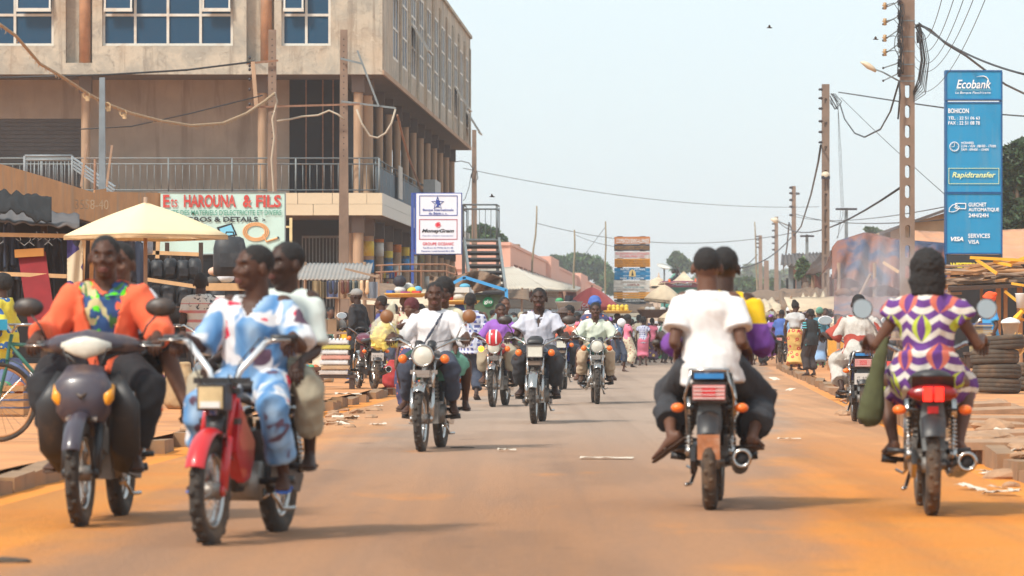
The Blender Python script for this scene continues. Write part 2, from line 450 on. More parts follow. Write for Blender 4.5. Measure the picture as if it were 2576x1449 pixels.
# front windows
def window(parent,x0,x1,z0,z1,y,cols,zm,openset=()):
    fr=MB(); w=.075
    fr.bb((x0,y-.05,z0),(x1,y+.05,z0+w)); fr.bb((x0,y-.05,z1-w),(x1,y+.05,z1))
    fr.bb((x0,y-.052,z0),(x0+w,y+.052,z1)); fr.bb((x1-w,y-.052,z0),(x1,y+.052,z1))
    fr.bb((x0,y-.048,zm-w/2),(x1,y+.048,zm+w/2))
    cw=(x1-x0)/cols
    for i in range(1,cols): fr.bb((x0+cw*i-w/2,y-.054,z0),(x0+cw*i+w/2,y+.054,z1))
    win=fr.obj('window',M_ALU,parent,world=True)
    for i in range(cols):
        for j,(a,b) in enumerate(((z0,zm),(zm,z1))):
            g=MB(); g.bb((x0+cw*i+.02,y-.008,a+.02),(x0+cw*(i+1)-.02,y+.008,b-.02))
            gp=g.obj('pane',M_GLASS,None); gp.parent=win
            gp.location=-Vector(parent.location)
            if j and i in openset:  # top hung sash standing proud of the frame
                s=MB(); xa,xb=x0+cw*i+.06,x0+cw*(i+1)-.06; zb=a+.13
                for q in ((xa,xa+.07),(xb-.07,xb)): s.beam(((q[0]+q[1])/2,y-.09,b),((q[0]+q[1])/2,y-.30,zb),.07,.05)
                s.bb((xa,y-.33,zb-.05),(xb,y-.26,zb+.05))
                so=s.obj('sash',M_ALU,None); so.parent=win; so.location=-Vector(parent.location)
                g=MB(); g.add([(xa,y-.10,b),(xb,y-.10,b),(xb,y-.295,zb),(xa,y-.295,zb)],[(0,1,2,3)])
                gp=g.obj('pane',M_GLASS,None); gp.parent=win; gp.location=-Vector(parent.location)
    return win
for (a,b,v0,v1,n),op in zip(wins,((3,),(0,3),(0,))):
    window(bld,bx(a),bx(b),bz(v1),bz(v0),B0+.16,n,bz(37),op)
# side wall of the upper storey with tall narrow windows and fins
sw=MB(); WT=[(4.0+3.87*i,6.2+3.87*i) for i in range(11)]
def sbox(m,t0,t1,z0,z1,o0,o1):
    m.add([Sp(t0,z0,o0),Sp(t1,z0,o0),Sp(t1,z0,o1),Sp(t0,z0,o1),Sp(t0,z1,o0),Sp(t1,z1,o0),Sp(t1,z1,o1),Sp(t0,z1,o1)],
      [(0,3,2,1),(4,5,6,7),(0,1,5,4),(1,2,6,5),(2,3,7,6),(3,0,4,7)])
z0w,z1w=9.25,12.1
sbox(sw,th,LS,ZU,z0w,-.3,0); sbox(sw,th,LS,z1w,ZT,-.3,0)
pt=th
for a,b in WT: sbox(sw,pt,a,z0w,z1w,-.3,0); pt=b
sbox(sw,pt,LS,z0w,z1w,-.3,0)
sw.obj('side_wall',MFA,bld,world=True)
for i,(a,b) in enumerate(WT):
    fr=MB()
    for t in (a,(a+b)/2-.04,b-.08): sbox(fr,t,t+.11,z0w,z1w,-.05,.006)
    for z in (z0w,z0w+.9,z0w+1.9,z1w-.07): sbox(fr,a+.11,b-.11,z,z+.07,-.048,.004)
    w=fr.obj('window',M_ALU,bld,world=True)
    g=MB(); sbox(g,a,b,z0w,z1w,-.04,-.03); gp=g.obj('pane',M_GLASS,None); gp.parent=w; gp.location=-Vector(bld.location)
    for t in (b+.45,b+1.05): f=MB(); sbox(f,t,t+.22,z0w-.75,ZT-.45,.003,.045); f.obj('fin',MFA,bld,world=True)
for i,z in ((2,10.9),(0,12.0),(8,10.4),(10,9.9)):   # open sashes leaning out of the side
    a,b=WT[i]; s=MB()
    p=[Sp(a+.1,z,.02),Sp(b-.1,z,.02),Sp(b-.1,z-.85,.55),Sp(a+.1,z-.85,.55)]
    for q in range(4): s.beam(p[q],p[(q+1)%4],.07,.05)
    so=s.obj('open_sash',M_ALU,bld,world=True); g=MB(); g.add(p,[(0,1,2,3)]); gp=g.obj('pane',M_GLASS,None); gp.parent=so; gp.location=-Vector(bld.location)
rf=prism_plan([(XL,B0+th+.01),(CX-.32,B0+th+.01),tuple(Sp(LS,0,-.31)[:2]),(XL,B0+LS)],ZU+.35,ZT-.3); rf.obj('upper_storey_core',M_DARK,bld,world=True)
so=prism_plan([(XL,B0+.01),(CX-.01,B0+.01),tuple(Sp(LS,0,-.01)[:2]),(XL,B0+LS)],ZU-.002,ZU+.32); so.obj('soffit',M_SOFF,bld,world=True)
bw=MB(); sbox(bw,LS-.3,LS,ZU+.1,ZT,-16,-.31); bw.obj('rear_wall',MFA,bld,world=True)
pr=MB(); sbox(pr,-.05,LS+.05,ZT,ZT+.12,-.35,.08); pr.bb((XL,B0-.08,ZT+.003),(CX,B0+.3,ZT+.12)); pr.obj('coping',MFA,bld,world=True)
cr=MB(); sbox(cr,0,LS,ZU-.004,ZU+.13,.002,.05); cr.obj('drip_moulding',M_COL,bld,world=True)
# middle slab with tiled fascia
SLX=CX
sl=prism_plan([(XL,B0+.05),(SLX-.05,B0+.05),tuple(Sp(LS,0,-.05)[:2]),(XL,B0+LS)],ZS0+.01,ZS1-.02)
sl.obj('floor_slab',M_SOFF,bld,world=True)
tm=MB(); tm.box((0,0,0),(.985,.04,.355)); tme=tm.mesh('tile',M_TILE); tms=tm.mesh('tile',M_TILEW)
h2=(ZS1-ZS0)/2
for r_ in range(2):
    zc=ZS0+h2*(r_+.5); x=SLX-.5-(.45 if r_ else 0)
    if r_: inst(tme,'tile',bld,Vector((SLX-.23,B0+.02,zc))-bld.location,(0,0,0),(.44,1,h2/.363))
    while x>bx(-40):
        inst(tme,'tile',bld,Vector((x,B0+.02+random.uniform(-.004,.004),zc))-bld.location,(0,0,0),(1,1,h2/.363)); x-=1.0
    t=.5
    while t<LS:
        inst(tms,'tile',bld,Sp(t,zc,-.02)-bld.location,(0,0,math.atan2(SDn.y,SDn.x)),(1,1,h2/.363)); t+=1.0
# walls behind: upper gallery
uw=MB(); yB=B0+2.4; KB2=F/yB; bx2=lambda u:(u-1288)/KB2
uw.bb((bx2(225),yB,ZS1),(bx2(728),yB+.25,ZU)); uw.bb((XL,yB,bz(287)),(bx2(225),yB+.25,ZU)); uw.bb((XL,yB,ZS1),(bx2(-60),yB+.25,bz(287)))
uw.obj('gallery_wall',M_PINKW,bld,world=True)
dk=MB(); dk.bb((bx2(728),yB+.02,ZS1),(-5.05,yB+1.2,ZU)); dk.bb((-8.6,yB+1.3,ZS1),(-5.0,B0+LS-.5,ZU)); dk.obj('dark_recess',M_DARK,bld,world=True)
dv=MB()
for u in (770,812,838): dv.bb((bx2(u)-.02,yB-.02,ZS1),(bx2(u)+.02,yB+.02,ZU))
dv.obj('door_frame',M_RUST,bld,world=True)
sh=MB(); zz=ZS1+.02; 
while zz<bz(287)-.02:
    sh.bb((bx2(-60)+.01,yB+.03+0.0,zz),(bx2(205),yB+.09,zz+.085)); sh.bb((bx2(-60)+.01,yB+.06,zz+.085),(bx2(205),yB+.1,zz+.12)); zz+=.12
sh.obj('roller_shutter',M_SHUT,bld,world=True)
# columns (round shaft with square head)
cm=MB(); cm.cyl((0,0,0),(0,0,1),.135,16); cme=cm.mesh('shaft',M_COL,True)
hm=MB(); hm.box((0,0,0),(.36,.36,.5)); hme=hm.mesh('column_head',M_SOFF)
def column(x,y,z0,z1,tall=True,sc=1):
    o=inst(cme,'column',bld,Vector((x,y,z0))-bld.location,(0,0,0),(sc,sc,z1-z0-.45)); auto(o) if o.data.get('a') is None else None
    inst(hme,'column_head',bld,Vector((x,y,z1-.24))-bld.location)
for u in (207,655,): column(bx(u),B0+.9,ZS1,ZU)
ct=[.2+3.78*i for i in range(13)]
for t in ct:
    q=Sp(t+.35,0,-.75); column(q.x,q.y,ZS1,ZU); column(q.x,q.y,0,ZS0,sc=1.15)
column(bx(918),B0+2.1,ZS1,ZU); column(bx(875),B0+1.0,0,ZS0,sc=1.25)
for t in ct[1:10:1]:
    q=Sp(t+1.8,0,-3.6); column(q.x,q.y,0,ZS0)
# ground floor: dark shops behind
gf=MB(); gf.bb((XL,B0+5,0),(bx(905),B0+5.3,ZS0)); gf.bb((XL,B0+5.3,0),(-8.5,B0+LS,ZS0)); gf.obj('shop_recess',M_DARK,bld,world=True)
gr=MB()
for i in range(16): gr.bb((bx(742+i*9),B0+3.6,1.8),(bx(742+i*9)+.03,B0+3.63,3.9))
gr.bb((bx(742),B0+3.6,3.85),(bx(885),B0+3.66,3.92)); gr.bb((bx(742),B0+3.6,2.9),(bx(885),B0+3.66,2.95)); gr.obj('window_grille',M_STEEL,bld,world=True)
# posters on the lower columns
pc=[mat('poster_blue',(.05,.25,.55),.7),mat('poster_orange',(.7,.22,.04),.7),mat('poster_white',(.7,.68,.62),.7),mat('poster_yellow',(.75,.55,.08),.7)]
for i,t in enumerate(ct[1:9]):
    q=Sp(t+.35,0,-.75)
    for j in range(2):
        pm=MB(); zc=2.5+1.1*random.random()+j*.7; pm.cyl((q.x,q.y,zc),(q.x,q.y,zc+.35+.3*random.random()),.161,16); pm.obj('poster',pc[(i*2+j*3)%4],bld,True,True)
rp=MB(); rp.bb((bx(905)-.03,B0+.9,0),(bx(905)+.03,B0+.96,ZS0)); rp.obj('red_pipe',mat('red_paint',(.55,.06,.03),.6),bld,world=True)
# railing of the gallery
rl=MB(); zr=bz(397); x0,x1=bx(-60),bx(953)
for z in (zr,zr-.17,ZS1+.09): rl.cyl((x0,B0+.25,z),(x1,B0+.25,z),.022 if z>ZS1+.2 else .018,8)
x=x0; i=0
while x<x1:
    if i%9==0: rl.cyl((x,B0+.25,ZS1),(x,B0+.25,zr),.026,8)
    else: rl.cyl((x,B0+.25,ZS1+.09),(x,B0+.25,zr-.17),.011,6)
    x+=.205; i+=1
rl.cyl((x1,B0+.25,ZS1),(x1,B0+.25,zr),.03,8)
rl.obj('railing',M_STEEL,bld,True,True)
# ribbed blue-grey panels along the side gallery
bp=MB(); t=.3
while t<26:
    sbox(bp,t,t+.16,ZS1+.05,zr-.22,-.22,-.20); sbox(bp,t+.16,t+.3,ZS1+.05,zr-.22,-.235,-.215); t+=.3
bp.obj('side_panel',mat('blue_grey_sheet',(.12,.175,.215),.6,.2,4,dirt=(.22,.14,.1)),bld,world=True)
sr2=MB(); sr2.cyl(Sp(.3,zr,-.22),Sp(LS-1,zr,-.22),.024,8); sr2.cyl(Sp(.3,zr-.17,-.22),Sp(LS-1,zr-.17,-.22),.02,8)
for i in range(24): sr2.cyl(Sp(.3+i*1.9,ZS1,-.22),Sp(.3+i*1.9,zr,-.22),.022,6)
sr2.obj('side_railing',M_STEEL,bld,True,True)
sb=MB(); sbox(sb,7.5,8.9,ZS1+.1,zr+.1,-.1,-.06); sb.obj('notice_panel',mat('faded_white',(.5,.47,.42),.7),bld,world=True)
sb=MB(); sbox(sb,19.5,22.5,ZS1-.0,zr+.15,-.12,.28); sb.obj('air_conditioner',mat('ac_grey',(.36,.37,.36),.6),bld,world=True)
# ================================================================ orange parapet building on the far left
ow=MB()
def wallstrip(m,pts,th_=.25):
    # pts: (u,vtop,vbot,d) ; makes a wall ribbon with thickness
    for (a,b) in zip(pts[:-1],pts[1:]):
        q=[P(a[0],a[1],a[3]),P(b[0],b[1],b[3]),P(b[0],b[2],b[3]),P(a[0],a[2],a[3])]
        off=Vector((-.05,th_,0)); r=[p+off for p in q]
        m.add(q+r,[(0,3,2,1),(4,5,6,7),(0,1,5,4),(1,2,6,5),(2,3,7,6),(3,0,4,7)])
lb=thing('low_shop','low ochre plastered shop parapet at the left edge in front of the tall building','building',(-10,76,0))
M_OCH=mat('ochre_render',(.46,.25,.11),.92,.25,1.6,dirt=(.30,.25,.19),dirtamt=.75,dscale=1.0,bump=.35,streak=True)
wallstrip(ow,[(-160,372,470,69),(0,412,495,72),(120,447,528,76),(238,485,560,80)]); ow.obj('parapet',M_OCH,lb,world=True)
ow=MB(); wallstrip(ow,[(238,478,562,80.3),(268,474,552,81)]); ow.obj('corner_block',M_OCH,lb,world=True); ow=MB(); wallstrip(ow,[(268,482,560,84),(400,485,560,88),(404,486,560,88)]); ow.obj('wing_wall',M_OCH,lb,world=True)
ow=MB(); wallstrip(ow,[(-160,470,900,70.5),(0,500,900,73.5),(236,560,900,81)]); ow.obj('shop_front',M_DARK,lb,world=True)
text(lb,'123-23558-40',(1.15,.2),P(205,515,78.5)+Vector((0,-.2,0)),mat('faded_blue_paint',(.33,.235,.15),.9),rot=(R(90),R(-0),R(14)),world=True)
# small metal balcony stair at the left
ms=thing('metal_stair','pale metal stair and landing rail above the ochre parapet','stair',(-11,95,0)); m=MB()
d=95; k=F/d
for v in (392,402): m.cyl(P(62,v,d),P(182,v,d),.03,8)
for u in (62,182): m.cyl(P(u,392,d),P(u,470,d),.035,8)
for i in range(12): m.cyl(P(68+i*9.5,402,d),P(68+i*9.5,470,d),.012,6)
m.obj('landing_rail',mat('pale_blue_steel',(.20,.23,.25),.5,.2,6,dirt=(.2,.13,.1)),ms,True,True)
m=MB()
for o in (0,9,18,26): m.beam(P(184,397+o,d),P(290,470+o,d-2),.05,.03)
m.obj('stair_stringer',mat('pale_blue_steel',(.20,.23,.25),.5),ms,world=True)
m=MB()
for u,v in ((218,362),(282,365)): m.beam(P(u,v,88),P(u-14,470,88),.07,.05)
m.obj('timber_prop',mat('weathered_wood',(.33,.22,.15),.9),ms,world=True)
# ================================================================ long pink market hall
ph=thing('pink_market_hall','long pink market hall with stepped roofline and square upper openings','building',(0,212,0))
M_PINK=mat('pink_plaster',(.66,.36,.27),.9,.1,1.2,dirt=(.50,.30,.23),dirtamt=.5,dscale=.5,bump=.15)
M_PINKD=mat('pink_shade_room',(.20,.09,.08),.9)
A0=P(1284,609,212); A1=P(1513,723,427)
dirv=Vector((A1.x-A0.x,A1.y-A0.y,0)); LP=dirv.length; dirv.normalize(); nrm=Vector((dirv.y,-dirv.x,0))
ZP=A0.z
def Hq(t,z,o=0): q=Vector((A0.x,A0.y,0))+dirv*t+nrm*o; return Vector((q.x,q.y,z))
def hbox(m,t0,t1,z0,z1,o0,o1):
    m.add([Hq(t0,z0,o0),Hq(t1,z0,o0),Hq(t1,z0,o1),Hq(t0,z0,o1),Hq(t0,z1,o0),Hq(t1,z1,o0),Hq(t1,z1,o1),Hq(t0,z1,o1)],
      [(0,3,2,1),(4,5,6,7),(0,1,5,4),(1,2,6,5),(2,3,7,6),(3,0,4,7)])
w=MB(); zo0,zo1=ZP-2.0,ZP-1.15
hbox(w,0,LP,0,zo0,-.3,0); hbox(w,0,LP,zo1,ZP,-.3,0)
t=0; sects=[(3,48),(75,120),(150,200)]
def inop(t): return any(a<=t<b for a,b in sects)
t=0
while t<LP:
    if inop(t): hbox(w,t,t+1.3,zo0,zo1,-.3,0); t+=6.4
    else: hbox(w,t,t+3,zo0,zo1,-.3,0.0); t+=3
w.bb((P(1100,0,212).x,212.02,0),(A0.x-.02,212.35,ZP)); w.bb((-14,212.03,0),(P(1100,0,212).x-.02,212.4,ZP-.2))
w.obj('wall',M_PINK,ph,world=True)
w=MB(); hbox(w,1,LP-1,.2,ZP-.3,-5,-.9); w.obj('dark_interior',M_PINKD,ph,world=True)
for a,b,dz in ((52,68,.25),(124,146,.2)):
    w=MB(); hbox(w,a,b,0.2,ZP+dz,-.9,.35); w.obj('stair_block',M_PINK,ph,world=True)
w=MB(); w.bb((-14,211.9,ZP-.18),(A0.x,211.995,ZP-.05)); hbox(w,0,LP,ZP-.2,ZP-.06,.005,.08); w.bb((-14,211.9,ZP-1.5),(A0.x,211.995,ZP-1.42)); w.obj('string_course',M_PINK,ph,world=True)
w=MB(); hbox(w,44,46,ZP,ZP+.9,-3,-1.5); w.obj('chimney_stub',mat('brown_block',(.3,.18,.12),.9),ph,world=True)

# corrugated roof over the stalls beside it
def corr_roof(name,lab,quad,n,mm,base,amp=.05,cat='roof',group=None,m2=8,th_=.03,sag=.0):
    root=thing(name,lab,cat,base,group=group); m=MB(); a,b,c,d_=[Vector(q) for q in quad]  # a->b ridge, d->c eave
    def fn(i,j):
        p=(a.lerp(b,i)).lerp(d_.lerp(c,i),j); p.z+=amp*math.sin(i*n*2*PI)-sag*math.sin(PI*i)*math.sin(PI*j); return p
    m.sheet(fn,n*6,m2,th_); m.obj('sheet',mm,root,True,True); return root
M_TINW=mat('pale_corrugated_iron',(.52,.47,.39),.6,.12,2,dirt=(.33,.22,.15),dirtamt=.5)
cr_=corr_roof('market_roof','pale corrugated iron roof sloping in front of the pink hall','',0,0,0) if 0 else None
rr=thing('market_roof','pale corrugated iron roof sloping in front of the pink hall','roof',(-3,165,0))
m=MB(); a,b,c_,d_=P(1205,676,206),P(1289,672,206),P(1380,731,163),P(1185,728,163)
m.sheet(lambda i,j:(a.lerp(b,i)).lerp(d_.lerp(c_,i),j)+Vector((0,0,.05*math.sin(i*26*2*PI))),156,8,.03)
m.obj('front_sheet',M_TINW,rr,True,True)
m=MB(); e=P(1464,723,395); f=P(1450,732,170); 
m.sheet(lambda i,j:(b.lerp(e,i)).lerp(c_.lerp(f,i),j)+Vector((0,0,.05*math.sin((i*30)*2*PI)+.02)),180,8,.03)
m.obj('side_sheet',M_TINW,rr,True,True)
m=MB()
for u in (1215,1262,1310,1365,1420): q=P(u,733,166); m.cyl((q.x,q.y,0),q,.07,8)
m.obj('post',M_RUST,rr,True,True)
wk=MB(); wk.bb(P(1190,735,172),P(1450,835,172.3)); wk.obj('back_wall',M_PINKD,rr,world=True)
for u in (1312,1340,1400):
    q=MB(); q.bb(P(u,738,171),P(u+13,835,171.4)); q.obj('pink_pier',M_PINK,rr,world=True)
q=MB()
for i in range(7): q.bb(P(1376,733+i*5,170),P(1405,736.5+i*5,170.1))
q.obj('louvre_slat',mat('pale_slat',(.6,.62,.62),.6),rr,world=True)
# ================================================================ steel stair behind the bank sign
st=thing('steel_stair','grey steel open stair with railed landing beside the bank sign','stair',(-1.1,114,0)); m=MB(); d=114; k=F/d
for v in (515,526): m.cyl(P(1165,v,d),P(1250,v,d),.025,8)
for u in (1165,1250): m.bb(P(u-3,515,d),P(u+3,602,d+.08))
for u in (1178,1192,1206,1221,1235): m.cyl(P(u,526,d),P(u,600,d),.012,6)
for v in (515,526): m.cyl(P(1250,v,d),P(1256,v+4,d+1.6),.022,6); m.cyl(P(1165,v,d),P(1173,v+6,d+1.6),.022,6)
m.bb(P(1173,523,d+1.6),P(1176,606,d+1.65)); m.bb(P(1254,523,d+1.6),P(1257,606,d+1.65))
m.obj('landing_railing',M_STEEL,st,True,True)
m=MB(); m.bb(P(1163,600,d),P(1258,608,d+1.6)); m.obj('landing',M_STEEL,st,world=True)
m=MB(); 
def zst(f): return f
top=P(1168,606,d); bot=P(1190,760,d-3.6)
for (ua,ub) in ((1168,1189),(1255,1276)): m.beam(P(ua,606,d),P(ub,762,d-3.6),.07,.24)
m.obj('stringer',M_STEEL,st,world=True)
tr=MB(); tr.box((0,0,0),(1.0,.26,.045)); tme_=tr.mesh('tread',mat('tread_steel',(.06,.06,.065),.7))
for i in range(9):
    f=(i+.7)/9.3; q=P(1211.5+21*f,606+154*f,d-3.6*f); inst(tme_,'tread',st,q-st.location)
tr=MB(); tr.box((0,0,0),(1.0,.02,.13)); tr_=tr.mesh('riser',mat('tread_steel',(.06,.06,.065),.7))
for i in range(9):
    f=(i+.7)/9.3; q=P(1211.5+21*f,606+154*f,d-3.6*f); inst(tr_,'riser',st,q-st.location+Vector((0,.13,-.03)))
m=MB()
for u in (1166,1252): a=P(u,608,d+1.4); m.bb((a.x-.05,a.y,0),(a.x+.05,a.y+.1,a.z))
m.obj('post',M_STEEL,st,world=True)
# ================================================================ lettering helpers
def flat(name,rgb,rough=.7): return mat(name,sr(*rgb),rough,.10,4,bump=0)
L_RED=mat('red_lettering',(.50,.045,.035),.7,.2,20,dirt=(.5,.3,.25),dirtamt=.4,dscale=6,bump=0); L_GRN=mat('green_lettering',(.06,.28,.20),.7,.2,20,bump=0)
L_BLK=mat('black_lettering',(.015,.018,.025),.7,bump=0); L_WHT=mat('white_lettering',(.80,.82,.82),.6,.04,bump=0); L_BLU=mat('navy_lettering',(.025,.055,.30),.6,bump=0)
L_CRIM=mat('crimson_lettering',(.62,.02,.05),.6,bump=0); L_YEL=mat('yellow_lettering',(.8,.68,.04),.6,bump=0); L_PYEL=mat('pale_yellow_lettering',(.75,.80,.35),.6,bump=0)
def Z(ox,oy,s): return lambda x,y:(ox+s*x,oy+s*y)
def ztxt(par,s,zf,x0,x1,y0,y1,d,m,off=-.03,**k):
    u0,v0=zf(x0,y0); u1,v1=zf(x1,y1); a=P(u0,v0,d); b=P(u1,v1,d)
    return text(par,s,(abs(b.x-a.x),abs(a.z-b.z)),((a.x+b.x)/2,d+off,(a.z+b.z)/2),m,world=True,**k)
def zbox(m,zf,x0,y0,x1,y1,d,t0,t1):
    u0,v0=zf(x0,y0); u1,v1=zf(x1,y1); a=P(u0,v0,d); b=P(u1,v1,d); return m.bb((a.x,d+t0,a.z),(b.x,d+t1,b.z))
def zframe(m,zf,x0,y0,x1,y1,w,d,t0,t1):
    zbox(m,zf,x0,y0,x1,y0+w,d,t0,t1); zbox(m,zf,x0,y1-w,x1,y1,d,t0,t1); zbox(m,zf,x0,y0+w,x0+w,y1-w,d,t0,t1); zbox(m,zf,x1-w,y0+w,x1,y1-w,d,t0,t1)
# ---------------- Harouna shop board
d=92; z1=Z(306,483,.2222)
hs=thing('shop_sign','large pale mint shop board lettered Ets HAROUNA & FILS','sign',P(558,835,d)*1)
hs.location.z=0
m=MB(); zbox(m,z1,415,5,1850,700,d,0,.06); m.obj('board',mat('mint_board',(.48,.66,.61),.65,.08,2,dirt=(.36,.45,.38),dirtamt=.4,bump=.02),hs,world=True)
m=MB(); zframe(m,z1,408,-4,1858,712,13,d,-.02,.08); m.obj('frame',M_STEEL,hs,world=True)
m=MB()
for u in (425,690): q=P(u,640,d); m.bb((q.x-.04,d+.08,0),(q.x+.04,d+.14,q.z+1.4))
m.obj('post',M_STEEL,hs,world=True)
ztxt(hs,'E',z1,470,545,30,175,d,L_RED,bold=.03); ztxt(hs,'ts',z1,556,632,70,172,d,L_RED,bold=.005)
ztxt(hs,'HAROUNA',z1,705,1295,30,175,d,L_RED,bold=.035); ztxt(hs,'&',z1,1372,1475,32,175,d,L_RED,bold=.035); ztxt(hs,'FILS',z1,1522,1805,33,175,d,L_RED,bold=.035)
ztxt(hs,"VENTE DES MATERIELS D'ELECTRICITE ET DIVERS",z1,460,1810,203,264,d,L_GRN,bold=.01); ztxt(hs,'GROS & DETAILS',z1,740,1545,282,338,d,L_BLK,bold=.03); ztxt(hs,'>',z1,1592,1628,298,335,d,L_BLK,bold=.03)
m=MB()
def zp(zf,x,y,d,off): u,v=zf(x,y); q=P(u,v,d); return Vector((q.x,d+off,q.z))
m.add([zp(z1,*q,d,-.010) for q in ((1075,400),(1248,350),(1310,490),(1130,520))],[(3,2,1,0)]); m.obj('painted_television',L_BLK,hs,world=True)
m=MB(); m.add([zp(z1,*q,d,-.016) for q in ((1108,415),(1238,372),(1285,478),(1140,505))],[(3,2,1,0)]); m.obj('painted_screen',flat('screen_blue',(120,195,225)),hs,world=True)
m=MB()
for r_ in (120,104,88): m.tube([zp(z1,1520+r_*1.2*math.cos(a),450+r_*.85*math.sin(a),d,-.012) for a in [i*PI/12 for i in range(25)]],.018,5,cap=False)
m.tube([zp(z1,1600,480,d,-.02),zp(z1,1640,560,d,-.02),zp(z1,1765,520,d,-.02)],.028,6); m.obj('painted_cable_coil',flat('coil_tan',(215,165,115)),hs,world=True)
m=MB(); zbox(m,z1,1758,505,1780,530,d,-.03,-.01); m.obj('cable_end',L_BLK,hs,world=True)
m=MB(); a=P(728,548,96); m.bb((a.x,96,a.z-.95),(a.x+.07,96.05,a.z)); m.bb((a.x-.12,96,a.z-.25),(a.x,96.04,a.z-.2)); m.bb((a.x-.12,96,a.z-.95),(a.x,96.04,a.z-.9))
m.bb((a.x,96.01,0),(a.x+.06,96.04,a.z-.95)); o=m.obj('sign_bracket',mat('cream_yellow_paint',(.66,.52,.27),.7)); setp(o,'cream yellow bracket post standing right of the mint shop board','post')
# ---------------- bank sign on blue post
d=100; z2=Z(1006,483,.2222)
bs=thing('bank_sign','white and blue bank sign on a tall blue post with MoneyGram panel','sign',(P(1037,835,d).x,d,0))
m=MB(); zbox(m,z2,165,8,705,708,d,.0,.14); m.obj('light_box',mat('royal_blue_paint',(.035,.075,.30),.5),bs,world=True)
m=MB(); zbox(m,z2,186,18,694,698,d,-.02,-.002); m.obj('face_panel',mat('white_acrylic',(.72,.73,.80),.4,.03,bump=0),bs,world=True)
m=MB(); a=P(1034,487,d); b=P(1041,835,d); m.bb((a.x,d+.01,0),(b.x,d+.1,a.z+.02)); zbox(m,z2,125,8,166,30,d,.02,.08); zbox(m,z2,125,680,166,702,d,.02,.08); m.obj('post',mat('royal_blue_paint',(.035,.075,.30),.5),bs,world=True)
m=MB(); zframe(m,z2,220,40,652,268,7,d,-.03,-.018); m.obj('panel_frame',L_BLU,bs,world=True)
m=MB(); zframe(m,z2,219,308,650,538,7,d,-.03,-.018); m.obj('panel_frame',mat('crimson_line',(.42,.05,.09),.6),bs,world=True)
m=MB(); c=(427,128); pts=[]
for i in range(10):
    r_=72 if i%2==0 else 29; a=PI/2+i*PI/5; pts.append(zp(z2,c[0]+r_*math.cos(a),c[1]-r_*math.sin(a),d,-.028))
m.tube(pts+[pts[0]],.010,4); m.obj('star_emblem',L_BLU,bs,world=True)
m=MB(); u,v=z2(427,125); q=P(u,v,d)
for dx,dz,rr_ in ((0,.05,.035),(.02,-.02,.05),(-.03,-.0,.03),(0,-.08,.03),(.04,.03,.02)): m.sph((q.x+dx,d-.025,q.z+dz),(rr_,.008,rr_),8,5)
m.obj('emblem_bird',L_BLU,bs,world=True)
ztxt(bs,'2121',z2,408,448,160,178,d,L_BLU,bold=.02)
ztxt(bs,'Banque Internationale',z2,260,608,189,224,d,L_BLU,bold=.02); ztxt(bs,'du Bénin',z2,327,468,228,256,d,L_BLU,bold=.02); ztxt(bs,'S. A.',z2,480,538,236,256,d,L_BLU,bold=.01)
m=MB(); u,v=z2(432,373); q=P(u,v,d); m.sph((q.x,d-.015,q.z),(.082,.02,.082),16,10); m.obj('globe_emblem',L_CRIM,bs,world=True)
m=MB()
for k_ in range(3): 
    a=k_*2.1; m.tube([(q.x+.078*math.cos(a+t*.9)*(1-.3*abs(t)),d-.032,q.z+.075*math.sin(a+t*.9)*(1-.3*abs(t))) for t in (-1,-.5,0,.5,1)],.005,4)
m.obj('globe_line',L_WHT,bs,world=True)
ztxt(bs,'MoneyGram',z2,247,613,418,470,d,L_BLK,bold=.03,shear=.35); ztxt(bs,"Transfert d'argent international",z2,254,608,486,508,d,L_BLU,shear=.4)
ztxt(bs,'GROUPE OCEANIC',z2,258,610,570,604,d,L_CRIM,bold=.02,sp=1.1); ztxt(bs,'Tel.95 61 43 79/96 36 41 48',z2,260,602,624,642,d,L_BLU,bold=.015); ztxt(bs,'Horaires. Lundi-Samedi 8h à 20h',z2,244,616,659,678,d,L_BLU,bold=.015)
# ---------------- project board stack
d=160; z3=Z(1449,563.5,.25)
pb=thing('project_signboard','tall stack of eight painted wooden project boards on two posts','sign',(P(1590,835,d).x,d,0))
BC=[('brown',(190,118,60),128,200),('black',(52,50,58),204,271),('white',(205,200,198),275,345),('orange',(205,140,50),348,433),('blue',(22,120,170),440,560),('grey_white',(205,202,195),564,680),('ochre',(215,150,60),684,750),('dark',(40,50,62),757,812)]
for i,(n,c,y0,y1) in enumerate(BC):
    x0,x1=(386,745) if i<5 else ((378,742) if i<7 else (386,740))
    m=MB(); a=-.006+.004*(i%3); u0,v0=z3(x0,y0);u1,v1=z3(x1,y1);p0=P(u0,v0,d);p1=P(u1,v1,d)
    nb=1 if i<4 else 3
    for j in range(nb):
        za=p1.z+(p0.z-p1.z)*j/nb; zb=p1.z+(p0.z-p1.z)*(j+1)/nb-.012*(nb>1)
        m.box(((p0.x+p1.x)/2+random.uniform(-.01,.01),d,(za+zb)/2),(p1.x-p0.x,.03,zb-za),(0,a,0))
    m.obj('board',mat('board_'+n,sr(*c),.8,.25,3,dirt=(.25,.2,.16),dirtamt=.45,dscale=3),pb,world=True)
m=MB()
for x in (442,672):
    u,v=z3(x,122); q=P(u,v,d); m.bb((q.x-.12,d+.02,0),(q.x+.12,d+.12,q.z))
m.obj('post',mat('dark_timber',(.06,.035,.025),.9),pb,world=True)
W3=L_WHT
ztxt(pb,'COOPERATION BENINO-ALLEMANDE',z3,405,735,148,192,d,W3,bold=.012); ztxt(pb,'MINISTERE DE LA SECURITE ET DES COLLECTIVITES LOCALES',z3,390,740,222,256,d,flat('gold_letters',(190,140,70)))
